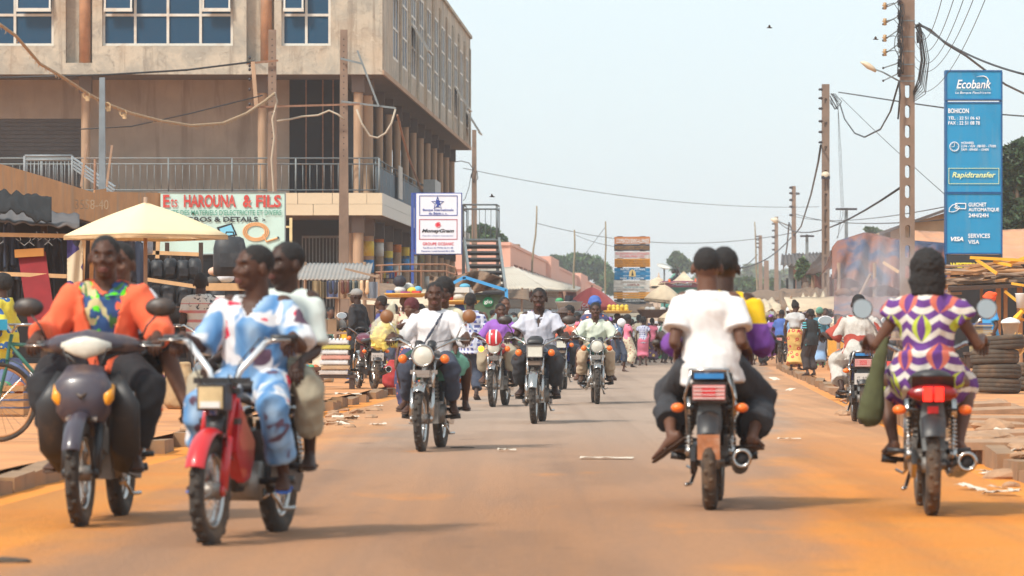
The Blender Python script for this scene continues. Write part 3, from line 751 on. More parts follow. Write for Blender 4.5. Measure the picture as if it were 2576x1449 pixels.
ztxt(pb,"PDDC PROGRAMME D'APPUI A LA DECENTRALISATION",z3,400,738,286,308,d,L_CRIM); ztxt(pb,'ET AU DEVELOPPEMENT LOCAL',z3,440,690,315,336,d,L_CRIM)
for j,s_ in enumerate(('INFRASTRUCTURES COMMUNALES A BOHICON TITRE III','CONSTRUCTION DU MARCHE GROS BETAIL','CONSTRUCTION DU HANGAR GARE ROUTIERE')): ztxt(pb,s_,z3,392,736,362+j*24,380+j*24,d,flat('brown_letters',(95,62,30)))
ztxt(pb,'MAITRE',z3,448,535,446,466,d,W3,bold=.01); ztxt(pb,"D'OUVRAGE",z3,585,695,446,466,d,W3,bold=.01); ztxt(pb,'MAIRIE   DE   BOHICON',z3,443,680,536,557,d,W3,bold=.01)
m=MB(); a0=[zp(z3,*q,d,-.03) for q in ((534,528),(534,488),(545,468),(566,455),(588,468),(600,488),(600,528))]; m.add(a0,[tuple(range(7))[::-1]]); m.obj('emblem',flat('emblem_cream',(225,195,130)),pb,world=True)
m=MB(); m.add([zp(z3,*q,d,-.036) for q in ((556,520),(562,490),(567,462),(573,490),(580,520))],[(4,3,2,1,0)]); m.obj('emblem_figure',L_BLK,pb,world=True)
gr_=flat('faded_letters',(120,95,90)); ztxt(pb,"MAITRE D'OUVRAGE DELEGUE",z3,452,692,578,594,d,gr_); ztxt(pb,'AGETUR',z3,512,640,603,620,d,flat('faded_red',(150,80,75)),bold=.02); ztxt(pb,'CERTIFIE ISO 9001 2008',z3,480,682,630,645,d,flat('teal_letters',(60,130,140))); ztxt(pb,"AGENCE D'EXECUTION DES TRAVAUX URBAINS",z3,402,725,654,668,d,gr_)
ztxt(pb,'LABORATOIRE',z3,502,700,764,782,d,W3); ztxt(pb,'01 BP',z3,402,450,795,806,d,W3)
# ---------------- bank pylon on the right
d=100; z4=Z(1972.3,0,.5)
z4=lambda x,y:(1972.25+x*.4998,y*.4998)
ep=thing('bank_pylon','tall bright blue bank pylon sign with white lettering','sign',(P(2450,835,d).x,d,0))
M_EB=mat('azure_panel',(.0,.235,.47),.6,.10,1.2,dirt=(.12,.26,.36),dirtamt=.28,dscale=1.4,bump=0,streak=True); M_EBD=mat('azure_frame',sr(4,86,140),.4)
for y0,y1 in ((357,500),(517,968),(974,1275)):
    m=MB(); zbox(m,z4,815,y0,1095,y1,d,0,.3); m.obj('panel',M_EB,ep,world=True)
    m=MB(); zframe(m,z4,812,y0-4,1098,y1+4,7,d,-.02,.32); m.obj('frame',M_EBD,ep,world=True)
m=MB(); zbox(m,z4,818,1281,1092,1360,d,0,.3); m.obj('panel',mat('black_panel',(.02,.022,.026),.4),ep,world=True)
m=MB()
for x in (812,1088): 
    a=P(*z4(x,357),d); m.bb((a.x,d+.05,0),(a.x+.07,d+.25,a.z-.02))
m.obj('post',M_EBD,ep,world=True)
ztxt(ep,'Ecobank',z4,868,1042,402,446,d,L_WHT,shear=.25,bold=.012); ztxt(ep,'La Banque Panafricaine',z4,862,1040,460,476,d,L_WHT,shear=.25)
m=MB(); m.tube([zp(z4,*q,d,-.03) for q in ((968,388),(985,384),(1003,383),(1017,388),(1027,400),(1031,414),(1033,424))],[.004,.008,.012,.015,.013,.01,.006],6); m.obj('swoosh',L_WHT,ep,world=True)
m=MB(); zbox(m,z4,862,452,1042,453.5,d,-.03,-.02); m.obj('rule',flat('pale_green',(170,215,200)),ep,world=True)
for s_,x0,x1,y0,y1,bo in (('BOHICON',826,930,546,570,.02),('TÉL. : 22 51 06 63',826,985,583,602,.012),('FAX : 22 51 08 78',826,985,610,628,.012),('HORAIRES',892,954,713,725,.01),('LUN - VEN : 08H00 - 17H00',892,1066,729,742,.01),('SAM : 09H00 - 13H00',892,1030,747,759,.01),
   ('GUICHET',928,1018,1020,1040,.02),('AUTOMATIQUE',928,1082,1046,1067,.02),('24H/24H',928,1028,1074,1094,.02),('VISA',838,903,1192,1214,.04),('SERVICES',926,1036,1176,1198,.015),('VISA',926,982,1207,1228,.015)):
    ztxt(ep,s_,z4,x0,x1,y0,y1,d,L_WHT,bold=bo,shear=.25 if (s_=='VISA' and x0<900) else 0)
ztxt(ep,'Rapidtransfer',z4,846,1064,866,902,d,L_PYEL,shear=.25,bold=.012)
ztxt(ep,'WESTERN UNION',z4,836,1085,1322,1348,d,L_YEL,bold=.04)
m=MB(); zframe(m,z4,828,846,1082,926,2.4,d,-.03,-.02); m.obj('box_outline',flat('pale_yellow_line',(205,220,160)),ep,world=True)
m=MB(); m.torus(P(*z4(857,738),d)+Vector((0,-.03,0)),.118,.010,'y',24,5); c0=P(*z4(857,738),d)
for i in range(12):
    a=i*PI/6; m.beam((c0.x+.08*math.cos(a),d-.03,c0.z+.08*math.sin(a)),(c0.x+.1*math.cos(a),d-.03,c0.z+.1*math.sin(a)),.008)
m.beam((c0.x,d-.03,c0.z),(c0.x,d-.03,c0.z+.08),.01); m.beam((c0.x,d-.03,c0.z),(c0.x-.07,d-.03,c0.z),.01); m.obj('clock_symbol',L_WHT,ep,world=True)
m=MB(); zframe(m,z4,862,1022,916,1052,4,d,-.03,-.02); m.tube([zp(z4,*q,d,-.03) for q in ((830,1066),(832,1048),(848,1032),(868,1026),(872,1034),(856,1046),(868,1046),(880,1040),(884,1048),(866,1062),(848,1067),(830,1066))],.010,5); m.obj('hand_card_symbol',L_WHT,ep,world=True)
# ================================================================ poles
M_POLE=mat('pole_concrete',(.22,.15,.11),.92,.25,2,dirt=(.13,.085,.06),dscale=.9,bump=.3)
M_INS=mat('dark_insulator',(.03,.025,.03),.4); M_CAB=mat('black_cable',(.02,.02,.022),.6,bump=0)
def wire(parent,a,b,sag,r=.012,n=14,m=None,name='cable'):
    a=Vector(a);b=Vector(b); m_=m or MB()
    m_.tube([a.lerp(b,i/n)-Vector((0,0,sag*4*(i/n)*(1-i/n))) for i in range(n+1)],r,5); return m_
def solid_pole(lab,u,vtop,d,w,holes=True,lean=0,group='concrete utility poles'):
    x=P(u,0,d).x; zt=P(u,vtop,d).z; t=thing('utility_pole',lab,'pole',(x,d,0),group=group); m=MB()
    m.add([(-w*.62,-w*.5,0),(w*.62,-w*.5,0),(w*.62,w*.5,0),(-w*.62,w*.5,0)]+[(-w*.38+lean,-w*.3,zt),(w*.38+lean,-w*.3,zt),(w*.38+lean,w*.3,zt),(-w*.38+lean,w*.3,zt)],[(0,3,2,1),(4,5,6,7),(0,1,5,4),(1,2,6,5),(2,3,7,6),(3,0,4,7)])
    m.obj('shaft',M_POLE,t)
    if holes:
        h=MB(); z=zt-.25
        while z>zt-3.4:
            f=z/zt; h.bb((lean*f-.014,-w*(.5-.2*f)-.004,z-.014),(lean*f+.014,-w*(.5-.2*f)+.02,z+.014)); z-=.16
        o=h.obj('bolt_hole',M_DARK,t); o['kind']='stuff'
    return t
pA=solid_pole('brown concrete pole in front of the building corner with a bent iron cross bar',865,75,100,.24)
k=F/100
def at(t,u,v,d,dy=0): q=P(u,v,d+dy); return q-t.location
def bars(t,lst,mm,name='crossarm',w=.05):
    for a,b in lst:
        m=MB(); m.beam(a,b,w); m.obj(name,mm,t)
bars(pA,[(at(pA,857,147,99.8),at(pA,914,161,99.8)),(at(pA,858,255,99.8),at(pA,996,272,99.8)),(at(pA,899,127,99.7),at(pA,953,268,99.7))],M_STEEL)
pB=solid_pole('brown concrete pole with holes left of the first cross bar pole, rope tied to it',685,75,99,.25)
bars(pB,[(at(pB,620,160,98.8),at(pB,700,152,98.8)),(at(pB,620,270,98.8),at(pB,905,262,99.2))],M_RUST)
bars(pB,[(at(pB,636,155,98.7),at(pB,645,268,98.7))],M_COL,'strut',.1)
m=MB()
for v in (145,165,175,200,225,262): m.sph(at(pB,628,v,98.7),(.035,.035,.045),8,5)
m.obj('insulator',M_INS,pB,True)
m=MB(); q=[at(pB,u,v,98.7) for u,v in ((690,232),(697,255),(692,275),(685,300),(690,345),(683,400),(688,480),(690,560))]; m.tube(q,.028,6); m.obj('cable_bundle',mat('pale_rope',(.42,.36,.28),.9),pB,True)
pC=solid_pole('plain concrete pole with hanging cable loops beyond the tall building',1193,327,170,.25)
m=MB(); m.tube([at(pC,u,v,169.8) for u,v in ((1140,408),(1160,405),(1180,410),(1190,425),(1186,445),(1192,458),(1202,450),(1200,430))],.02,5); m.tube([at(pC,u,v,169.8) for u,v in ((1196,415),(1185,440),(1180,470),(1170,500),(1165,505))],.015,5); m.obj('cable_loop',M_CAB,pC,True)
def ladder_pole(lab,u,vtop,d,w,slots,rounded=True,through=True):
    x=P(u,0,d).x; zt=P(u,vtop,d).z; t=thing('utility_pole',lab,'pole',(x,d,0),group='concrete utility poles'); dep=w*.8
    s=MB(); wi=w*.38
    s.bb((-w/2,-dep/2,0),(-wi/2,dep/2,zt)); s.bb((wi/2,-dep/2,0),(w/2,dep/2,zt))
    prev=0
    for (za,zb) in slots+[(zt,zt)]:
        # bridge from prev to za
        if za>prev:
            if rounded and prev>0 and za<zt:
                n=5; poly=[(-wi/2,prev)]
                poly+= [(-wi/2*math.cos(PI*i/n),prev-.0+wi/2*math.sin(PI*i/n)*-1) for i in range(1,n)]
                poly=[(-wi/2*math.cos(PI*i/n),prev-wi/2*(1-math.sin(PI*i/n))*0-0+ (wi*.5)*(1-math.sin(PI*i/n))*-1+0) for i in range(n+1)]
                lo=[(-wi/2*math.cos(PI*i/n),prev-wi*.5*(1-math.sin(PI*i/n))) for i in range(n+1)]
                hi=[(wi/2*math.cos(PI*i/n),za+wi*.5*(1-math.sin(PI*i/n))) for i in range(n+1)]
                for i in range(n): s.prism([lo[i],lo[i+1],hi[n-i-1],hi[n-i]],-dep/2+.001,dep/2-.001)
            else: s.bb((-wi/2-.001,-dep/2+.003,prev),(wi/2+.001,dep/2-.003,za))
        prev=zb
    if not through: s.bb((-wi/2,-dep/2+.06,0),(wi/2,dep/2-.05,zt))
    s.obj('shaft',M_POLE,t); return t
d=90; k=F/d; zz=lambda v,d: HC+(835-v)*d/F
sl=[]; v=700
while v>228: sl.append((zz(v,d),zz(v-33,d))); v-=50.3
pD=ladder_pole('tall near concrete pole with rounded slots rising out of the picture on the right',2282,-95,d,.33,sl)
d=140; sl=[]; v=760
while v>465: sl.append((zz(v,d),zz(v-33,d))); v-=40
while v>250: sl.append((zz(v,d),zz(v-12,d))); v-=14.5 if False else 60
pE=ladder_pole('brown concrete ladder pole with a white lamp housing left of the smoke',2077,212,d,.27,sl,False,False)
m=MB(); m.sph(at(pE,2077,441,139.7),(.16,.12,.14),12,8); m.obj('lamp_head',mat('cream_enamel',(.62,.52,.38),.5),pE,True)
m=MB(); m.bb(at(pE,2066,443,139.7),at(pE,2088,450,139.6)); m.obj('lamp_collar',M_INS,pE)
def insul(t,u,vs,d,du=-9,r=.06):
    m=MB()
    for v in vs:
        m.sph(at(t,u+du,v,d),(r,r*.8,r*.9),8,5); m.sph(at(t,u+du*.5,v,d),(r*.7,r*.6,r*1.2),6,4); m.beam(at(t,u+du,v,d),at(t,u,v,d),.03)
    o=m.obj('insulator',M_INS,t,True); return o
insul(pE,2070,(225,247,273,305,332,358),139.9,-8,.05)
# lamp arm and hardware on the big pole
m=MB(); m.tube([at(pD,u,v,89.9) for u,v in ((2264,205),(2240,192),(2222,182),(2196,172))],.02,6); m.obj('lamp_arm',M_STEEL,pD,True)
m=MB(); m.tube([at(pD,u,v,89.9) for u,v in ((2164,156),(2172,158),(2185,166),(2196,173),(2204,180))],[(.01,.02),(.05,.10),(.075,.12),(.055,.08),(.03,.03)],10,ref=(0,0,1)); m.obj('lamp_head',mat('cream_enamel',(.62,.52,.38),.5),pD,True)
m=MB()
rv=random.Random(5); arms=((13,4),(53,40),(94,74),(130,110),(163,158),(195,184))
for vi,(va,vb) in enumerate(arms):
    m.beam(at(pD,2222,va+8,89.8),at(pD,2262,vb,89.8),.03)
m.obj('insulator_arm',M_STEEL,pD)
m=MB()
for vi,(va,vb) in enumerate(arms):
    if vi<4: m.lathe([(.0,-.08),(.05,-.06),(.03,-.01),(.07,.02),(.035,.05),(.05,.08),(0,.1)],8,Matrix.Translation(at(pD,2226,va+3,89.8)),cap=False)
o=m.obj('cream_insulator',mat('amber_glaze',(.42,.26,.12),.4),pD,True)
m=MB()
for vi,(va,vb) in enumerate(arms):
    for du in (36,): m.lathe([(.0,-.1),(.05,-.07),(.03,-.03),(.06,.0),(.03,.04),(.055,.07),(0,.1)],8,Matrix.Translation(at(pD,2226+du,vb,89.8)),cap=False)
    m.sph(at(pD,2222,va+8,89.8),.03,6,4)
m.obj('insulator',M_INS,pD,True)
m=MB(); r=random.Random(3)
for i in range(7):
    u=2262+r.uniform(-6,6); pts=[at(pD,u+r.uniform(-5,5)+4*math.sin(i+j),10+j*22,89.7) for j in range(9)]; m.tube(pts,.010,5)
for i in range(4): 
    a=arms[i]; m.tube([at(pD,2228,a[0],89.7),at(pD,2248,a[0]-6+i,89.7),at(pD,2259,a[1]+20,89.7),at(pD,2262,a[1]+60,89.7)],.009,5)
m.tube([at(pD,2262,205,89.7),at(pD,2264,240,89.7),at(pD,2259,300,89.7)],.022,6)
m.obj('jumper_cable',M_CAB,pD,True)
m=MB()
for i in range(7):
    s=r.uniform(.6,1); m.tube([at(pD,2303+2*i*s,60+r.uniform(0,8),89.8),at(pD,2312+3*s*i,90,89.8),at(pD,2318+4*s*i,150,89.8),at(pD,2310+3*i,200+6*i,89.8),at(pD,2298,232+4*i,89.8)],.010 if i>2 else .018,5)
m.tube([at(pD,2302,70,89.8),at(pD,2312,60,89.8),at(pD,2316,75,89.8),at(pD,2316,105,89.8),at(pD,2309,108,89.8),at(pD,2307,80,89.8)],.03,6)
m.obj('cable_loop',M_CAB,pD,True)
def band(t,v,d,w): m=MB(); m.box(at(t,2282,v,d),(w+.01,w*.8+.01,.03)); return m
for v in (53,94,130,163,192,205): band(pD,v,90,.33).obj('steel_band',M_STEEL,pD)
# further poles
def small_pole(lab,u,vt,d,w,ins=(),cross=None,mm=None,lamp=None,group='concrete utility poles'):
    t=solid_pole(lab,u,vt,d,w,False,group=group)
    if mm: t.children[0].data.materials[0]=mm
    if ins: insul(t,u-2,ins,d-.1,-7,.08)
    if cross: m=MB(); m.beam(at(t,cross[0],cross[2],d-.2),at(t,cross[1],cross[2],d-.2),.09); m.obj('crossarm',M_INS,t)
    return t
pF=small_pole('third concrete pole beyond the ladder pole, tall with insulators',1997,468,235,.30,(472,486,503,520,541))
insul(pF,2000,(487,),234.8,9,.08)
pG=small_pole('concrete pole carrying a cream street lamp arm left of the third pole',1953,545,300,.33,(552,563,580,597,612,628),)
m=MB(); m.tube([at(pG,u,v,299) for u,v in ((1985,568),(1965,560),(1958,556))],.05,5); m.obj('lamp_arm',M_STEEL,pG,True); m=MB(); m.tube([at(pG,u,v,299) for u,v in ((1939,551),(1950,554),(1960,558))],[(.04,.06),(.18,.25),(.06,.08)],8); m.obj('lamp_head',mat('cream_enamel',(.62,.52,.38),.5),pG,True)
pH=small_pole('farthest stubby concrete pole with cables near the road end',1913,592,345,.36,(595,603,612,622))
pI=small_pole('grey pole with a wide dark cross arm between the ladder pole and big pole',2129,523,170,.17,(),(2102,2156,526),M_STEEL)
pJ=small_pole('slim grey post with short cross arm left of the ladder pole',2030,590,190,.18,(),(2013,2048,594),M_STEEL)
pK=small_pole('slim grey post with faint cross arm beside the far dark shed',2006,637,230,.2,(),(1995,2016,640),M_STEEL)
pL=small_pole('short grey post in front of the far hedge',1962,690,200,.14,(),None,M_STEEL); pM=small_pole('thicker concrete stump pole behind the farthest pole',1928,655,330,.5)
small_pole('short blue grey post left of the far shed wall',1985,680,205,.14,(),None,M_STEEL)
def stick(lab,a,b,r0,r1,mm,kink=.0):
    x=a.x; t=thing('bamboo_pole',lab,'pole',(a.x,a.y,0),group='thin bamboo poles'); m=MB(); n=10; o=[]
    for i in range(n+1): q=a.lerp(b,i/n)-t.location; q.x+=kink*math.sin(i*1.7)*.5; o.append(q)
    m.tube(o,[r0+(r1-r0)*i/n for i in range(n+1)],7); m.obj('stem',mm,t,True); return t
M_BAM=mat('weathered_bamboo',(.24,.19,.12),.85,.25,4)
def vb(u0,v0,u1,v1,d): a=P(u0,v0,d); a.z=0; return a,P(u1,v1,d)
s1=stick('thin leaning bamboo pole rising behind the pink hall roof',*vb(1322,700,1352,518,230),.09,.045,M_BAM,.08)
s2=stick('straight pale bamboo pole before the pink wall end',*vb(1440,740,1446,578,200),.07,.04,M_BAM,.05)
s3=stick('thin dark bamboo pole left of the project boards',*vb(1521,740,1524,557,190),.06,.035,M_BAM,.03)
s4=stick('thin pale bamboo pole left of the farthest concrete pole',*vb(1909,750,1899,558,300),.09,.05,M_BAM,.03)
gp=solid_pole('grey blue steel pole rising in front of the ochre parapet',257,195,86,.16,False); gp.children[0].data.materials[0]=mat('blue_grey_pole',(.17,.21,.24),.6,.25,4)
rp_=stick('rusty leaning bar beside the grey blue pole',*vb(225,560,240,400,84),.04,.03,M_RUST,.02); rp_.name='rusty_bar'; rp_['group']='thin bamboo poles'
# ================================================================ wires
def cable(lab,pts,r,group=None,sag=None,cat='cable',mm=None,name='power_cable'):
    m=MB()
    if sag is not None: a,b=pts; wire(None,a,b,sag,r,18,m)
    else: m.tube(pts,r,6)
    o=m.obj(name,mm or M_CAB,None,True); return setp(o,lab,cat,group)
PP=lambda l,d:[P(u,v,d) for u,v in l]
cable('thick twisted cable sweeping down from the big pole loops to the pylon',[P(2312,62,90),P(2340,75,92),P(2380,110,96),P(2430,140,100),P(2480,178,104),P(2530,213,108),P(2590,242,112)],.03)
cable('straight dark cable from the big pole to the right edge',[P(2312,58,90),P(2580,188,62)],.02,sag=.15)
for i,(a,b) in enumerate((((2300,55),(2370,-5)),((2300,100),(2400,-5)),((2300,140),(2425,-5)),((2300,165),(2450,-5)),((2300,225),(2480,-5)))):
    cable('%s thin overhead wire from the left fanning up above the big pole'%ORD[i],[P(*a,90),P(*b,55)],.006,'wires fanning above the big pole',sag=.5)
cable('dark cable from ladder pole to behind the bank pylon',[P(2110,232,140),P(2150,238,130),P(2280,258,116),P(2380,272,112),P(2520,288,109),P(2600,294,108)],.022)
cable('looping dark cable hanging between lamp pole and ladder pole',[P(2113,262,138),P(2125,300,132),P(2150,335,125),P(2175,345,118),P(2215,325,108),P(2240,280,98),P(2262,205,90.3)],.024)
cable('thin wire sloping from ladder pole to the pylon foot',[P(2115,245,138),P(2378,490,101)],.010,sag=.05)
cable('dark cable dropping from the ladder pole to the third pole',[P(2065,365,139),P(2058,410,150),P(2040,490,180),P(2015,570,215),P(1998,592,234)],.04)
cable('dark cable from third pole down to lamp pole',[P(1997,592,234),P(1985,560,250),P(1980,620,260),P(1970,680,280)],.05)
m=MB(); r=random.Random(9)
for i in range(8): m.tube([at(pE,2095+r.uniform(-6,6),235,139),at(pE,2110+r.uniform(-8,10),262+r.uniform(-8,8),139),at(pE,2098+r.uniform(-6,12),275,139),at(pE,2088,250+r.uniform(-10,10),139)],.010,5)
for i in range(3): m.tube([at(pE,2108,262,139),at(pE,2110+3*i,380,139),at(pE,2116+i*4,520+i*20,139),at(pE,2108-i*2,600,139)],.006,5)
m.obj('cable_tangle',M_CAB,pE,True)
cable('long thin wire crossing the sky from the building pole to the ladder pole',[P(1165,423,169),P(2060,520,232)],.014,sag=.55)
cable('faint wire between the bamboo poles over the pink hall',[P(1352,562,229),P(1998,585,236)],.018,sag=.9)
cable('faint sagging wire from the pale bamboo pole to the project boards',[P(1446,590,200),P(1560,622,165)],.012,sag=.1)
cable('thin guy wire slanting from the dark bamboo pole',[P(1522,572,190),P(1460,655,215)],.012,sag=0)
cable('pair of cables running up from the far crowd to the farthest pole',[P(1780,675,180),P(1905,640,344)],.04,sag=.6,group='cables by the farthest pole'); cable('higher cable rising from the far crowd toward the third pole',[P(1780,668,180),P(1990,598,234)],.035,sag=.8,group='cables by the farthest pole')
cable('cable between lamp pole and ladder pole low over the shed',[P(1955,555,299),P(2265,472,92)],.03,sag=1.0)
cable('level thin wire behind the ladder pole ending at the bank pylon',[P(2000,538,235),P(2380,552,102)],.018,sag=.3,group='wires under the cross arm'); cable('thin wire rising from the third pole across the grey cross arm pole',[P(2000,545,235),P(2378,520,102)],.014,sag=.3,group='wires under the cross arm')
cable('dark electric cable across the tall building under its upper windows',[P(-20,196,97),P(270,188,97),P(470,176,98),P(600,160,98.6),P(640,155,98.8)],.028)
cable('thin sagging wire across the shaded gallery wall',[P(200,325,96),P(330,318,96.5),P(480,285,97),P(660,240,98)],.018)
# hairy rope garland with tags
M_ROPE=mat('straw_rope',(.36,.25,.15),.95,.3,30,bump=.4)
rg=thing('rope_garland','frayed straw coloured rope garland hanging across the building to the pole','rope',(P(300,0,90).x,90,0)); m=MB()
pts=[(-30,40,80),(40,90,82),(100,160,84),(160,195,86),(225,238,88),(270,262,89),(330,285,90.5),(400,303,92),(480,316,94),(560,310,95.5),(620,285,97),(665,255,98),(690,235,98.7)]
pw=[P(*q)-rg.location for q in pts]; fine=[]
for i in range(len(pw)-1):
    for j in range(6): fine.append(pw[i].lerp(pw[i+1],j/6))
fine.append(pw[-1]); m.tube(fine,.035,7); r=random.Random(1)
for q in range(len(fine)):
    for _ in range(4):
        a=fine[q]+Vector((r.uniform(-.04,.04),0,0)); m.beam(a,a+Vector((r.uniform(-.05,.05),r.uniform(-.03,.03),-r.uniform(.03,.11))),.008)
m.obj('rope',M_ROPE,rg)
for u,v,d_ in ((217,240,87.8),(270,266,88.9),(310,285,90)):
    m=MB(); c=P(u,v,d_)-rg.location; m.torus(c,.07,.018,'y',12,5); m.box(c+Vector((.03,0,-.07)),(.09,.03,.12)); m.obj('tag',mat('straw_tag',(.5,.36,.2),.9),rg)
# cable arcs at the corner pole
m=MB(); m.tube([at(pA,u,v,99.6) for u,v in ((897,275),(910,310),(930,342),(950,347),(970,335),(985,310),(995,275))],.03,6); m.tube([at(pA,u,v,99.6) for u,v in ((695,305),(730,300),(760,293),(800,290),(828,278),(850,288),(865,300))],.028,6); m.obj('hanging_cable',mat('pale_rope',(.42,.36,.28),.9),pA,True)
m=MB(); m.tube([P(u,v,dd) -pA.location for u,v,dd in ((1000,290,100),(1015,350,104),(1030,400,110),(1060,480,118))],.03,6); m.obj('drooping_cable',M_RUST,pA,True)
# ================================================================ trees
M_LEAF=[]
def m_leaf(name,a,b,sc=.6):
    m,nt,bb=newmat(name); v,x,y,z=xyz('Pos'); n=noi(v,sc,3,.6); o=nt.nodes.new('ShaderNodeNewGeometry').outputs['Random Per Island']
    c=mixc(n,a,b); c=mulc(c,X(o)*.7+.65); setcol(bb,c); bb.inputs['Roughness'].default_value=.6
    bb.inputs['Transmission Weight'].default_value=0; return m
ML1=m_leaf('deep_green_leaves',(.035,.085,.022),(.065,.125,.03)); ML2=m_leaf('dull_green_leaves',(.05,.10,.035),(.09,.14,.045)); ML3=m_leaf('dark_leaves',(.02,.045,.018),(.045,.085,.025),.9)
M_BARK=mat('grey_bark',(.13,.09,.065),.95,.3,3)
def leaves(blobs,n,size,seed,depth=.8):
    r=np.random.default_rng(seed); B=np.array(blobs,float)   # x,y,z,rx,ry,rz
    vol=B[:,3]*B[:,5]; p=vol/vol.sum(); idx=r.choice(len(B),n,p=p)
    dirs=r.normal(size=(n,3)); dirs/=np.linalg.norm(dirs,axis=1)[:,None]; rad=(r.random(n)**.45)[:,None]*(1+.22*r.normal(size=(n,1))*.5)
    # clump: pull leaves to sub-centres
    c=B[idx,:3]+dirs*rad*B[idx,3:6]
    nc=max(6,n//70); cc=c[r.choice(n,nc)]; ci=r.integers(0,nc,n); near=np.empty(n,int)
    for s in range(0,n,2000): near[s:s+2000]=((c[s:s+2000,None,:]-cc[None])**2).sum(2).argmin(1)
    c=c*.66+cc[near]*.34
    a=r.normal(size=(n,3)); a/=np.linalg.norm(a,axis=1)[:,None]; b=np.cross(a,r.normal(size=(n,3))); b/=np.linalg.norm(b,axis=1)[:,None]
    s=size*(.5+r.random((n,1))*.9)
    v=np.stack([c-a*s,c+b*s*.55,c+a*s,c-b*s*.55],1).reshape(-1,3)
    f=np.arange(n*4).reshape(-1,4)
    return v,f
def tree(lab,u,d,blobs,n,size,ml,seed,trunk=True,name='tree',cat='tree',group=None,trad=.25):
    """blobs in picture terms (u,v,ru,rv) at distance d"""
    k=F/d; x0=P(u,0,d).x; t=thing(name,lab,cat,(x0,d,0),group=group)
    B=[]; 
    for i,(bu,bv,ru,rv) in enumerate(blobs):
        q=P(bu,bv,d); B.append((q.x-x0,((i*37)%7-3)/3*ru/k*.4,q.z,ru/k,max(ru,rv)/k*.8,rv/k))
    v,f=leaves(B,n,size,seed); me=bpy.data.meshes.new('foliage'); me.from_pydata(v.tolist(),[],f.tolist()); me.materials.append(ml)
    o=bpy.data.objects.new('crown',me); COL.objects.link(o); o.parent=t
    if trunk:
        m=MB(); zc=min(b[2] for b in B); top=Vector((B[0][0],0,B[0][2]))
        m.tube([(0,0,0),(.05,0,zc*.5),(top.x*.3,0,zc)],[trad,trad*.8,trad*.65],9)
        for b in B: m.tube([(top.x*.3,0,zc-.1),(b[0]*.6+top.x*.1,b[1]*.6,(zc+b[2])/2),(b[0],b[1],b[2])],[trad*.5,trad*.3,trad*.1],7)
        m.obj('trunk',M_BARK,t,True)
    return t
tree('wide dark green tree behind the far end of the pink hall',1460,440,[(1415,668,28,22),(1450,655,30,18),(1475,672,40,28),(1505,680,32,26),(1525,705,26,26),(1440,690,40,24),(1390,655,18,14),(1540,725,18,20)],9000,.42,ML1,1,trad=.5)
tree('tree crown showing behind the steel stair',1212,260,[(1190,582,16,14),(1215,578,18,13),(1240,588,16,14),(1260,606,14,16),(1210,604,32,12)],3500,.26,ML1,2)
tree('round leafed tree beside the carnival kiosk roof against the sky',1708,420,[(1708,652,16,12),(1692,660,12,12),(1728,668,14,12),(1712,676,26,12),(1745,674,10,12),(1700,640,12,8)],2200,.36,ML2,3)
tree('low dense hedge tree at the far road end',1860,360,[(1835,722,34,20),(1870,716,36,20),(1905,728,34,26),(1800,730,30,14),(1945,725,30,22)],6500,.34,ML1,4,name='hedge_tree',trunk=False)
tree('small tree top above the brown tarpaulin ridge',2192,170,[(2185,578,12,7),(2200,580,12,6),(2212,584,10,5)],900,.12,ML2,5)
tree('big dark tree at the right edge behind the bank pylon',2560,125,[(2560,395,42,40),(2545,440,40,40),(2590,440,50,50),(2545,500,45,45),(2600,520,50,60),(2555,560,50,40),(2535,385,20,20),(2580,370,30,26)],9000,.16,ML3,6,trad=.3)
tree('scrubby green bush between the far shed and ladder pole',2030,190,[(2020,668,14,20),(2010,690,12,12),(2045,690,20,20),(2052,710,18,14)],1800,.16,ML2,7,name='bush',trunk=True,cat='bush')
for i,(u0,v0,dd,n) in enumerate(((1640,742,700,2600),(1780,700,700,2600),(1900,688,700,2600),(2000,690,700,2200))):
    tree('distant pale hazy tree on the horizon '+['left of the kiosk','behind the white shirted rider','left of the poles','right of the poles'][i],u0,dd,[(u0-40,v0+12,36,18),(u0,v0,36,24),(u0+42,v0+8,34,20),(u0+10,v0+26,70,20)],n,.75,ML2,20+i,trad=.6,group='distant trees on the horizon')
hz=MB()
for i in range(1): pass
def hillf(a,b):
    x=(a-.5)*1800; return (x,1300+b*500,-1+(14+5*math.sin(a*23)+6*mnoise.noise(Vector((x*.01,0,0))))*math.sin(PI*b))
hz.grid(hillf,120,8); setp(hz.obj('far_treeline_hills',ML2,smooth=True),'distant wooded rise along the horizon',kind='structure')
# ================================================================ far right sheds and tarps
def m_tarp():
    m,nt,b=newmat('brown_blue_tarpaulin'); v,x,y,z=xyz('Pos'); n=noi(v,.7,5,.6,.5); n2=noi(stretch(v,(2,2,.5)),1.5,5,.7)
    c=mixc(ramp(n,.50,.64),(.21,.075,.045),(.04,.06,.12)); c=mixc(ramp(n2,.5,.7)*.5,c,(.30,.15,.10)); setcol(b,c); b.inputs['Roughness'].default_value=.6; setbump(b,n2+n,.6,.05); return m
MT=m_tarp(); M_PLAS=mat('orange_pink_sheeting',(.60,.27,.13),.7,.18,1.2,dirt=(.45,.3,.2),dscale=.8,bump=.4); M_WOOD=mat('weathered_wood',(.33,.22,.15),.9); M_WOODO=mat('orange_plank',(.42,.21,.09),.85,.3,6,dirt=(.2,.12,.07)); M_WD=mat('dark_timber',(.06,.035,.025),.9)  # planks: one orange-brown timber colour with dirt mottling
def interp(l,u):
    for (a,va),(b,vb_) in zip(l[:-1],l[1:]):
        if a<=u<=b: return va+(vb_-va)*(u-a)/(b-a)
    return l[-1][1] if u>l[-1][0] else l[0][1]
tt=thing('tarpaulin_stall','large stall draped in brown and blue tarpaulin behind the smoke','stall',(P(2230,0,100).x,100,0))
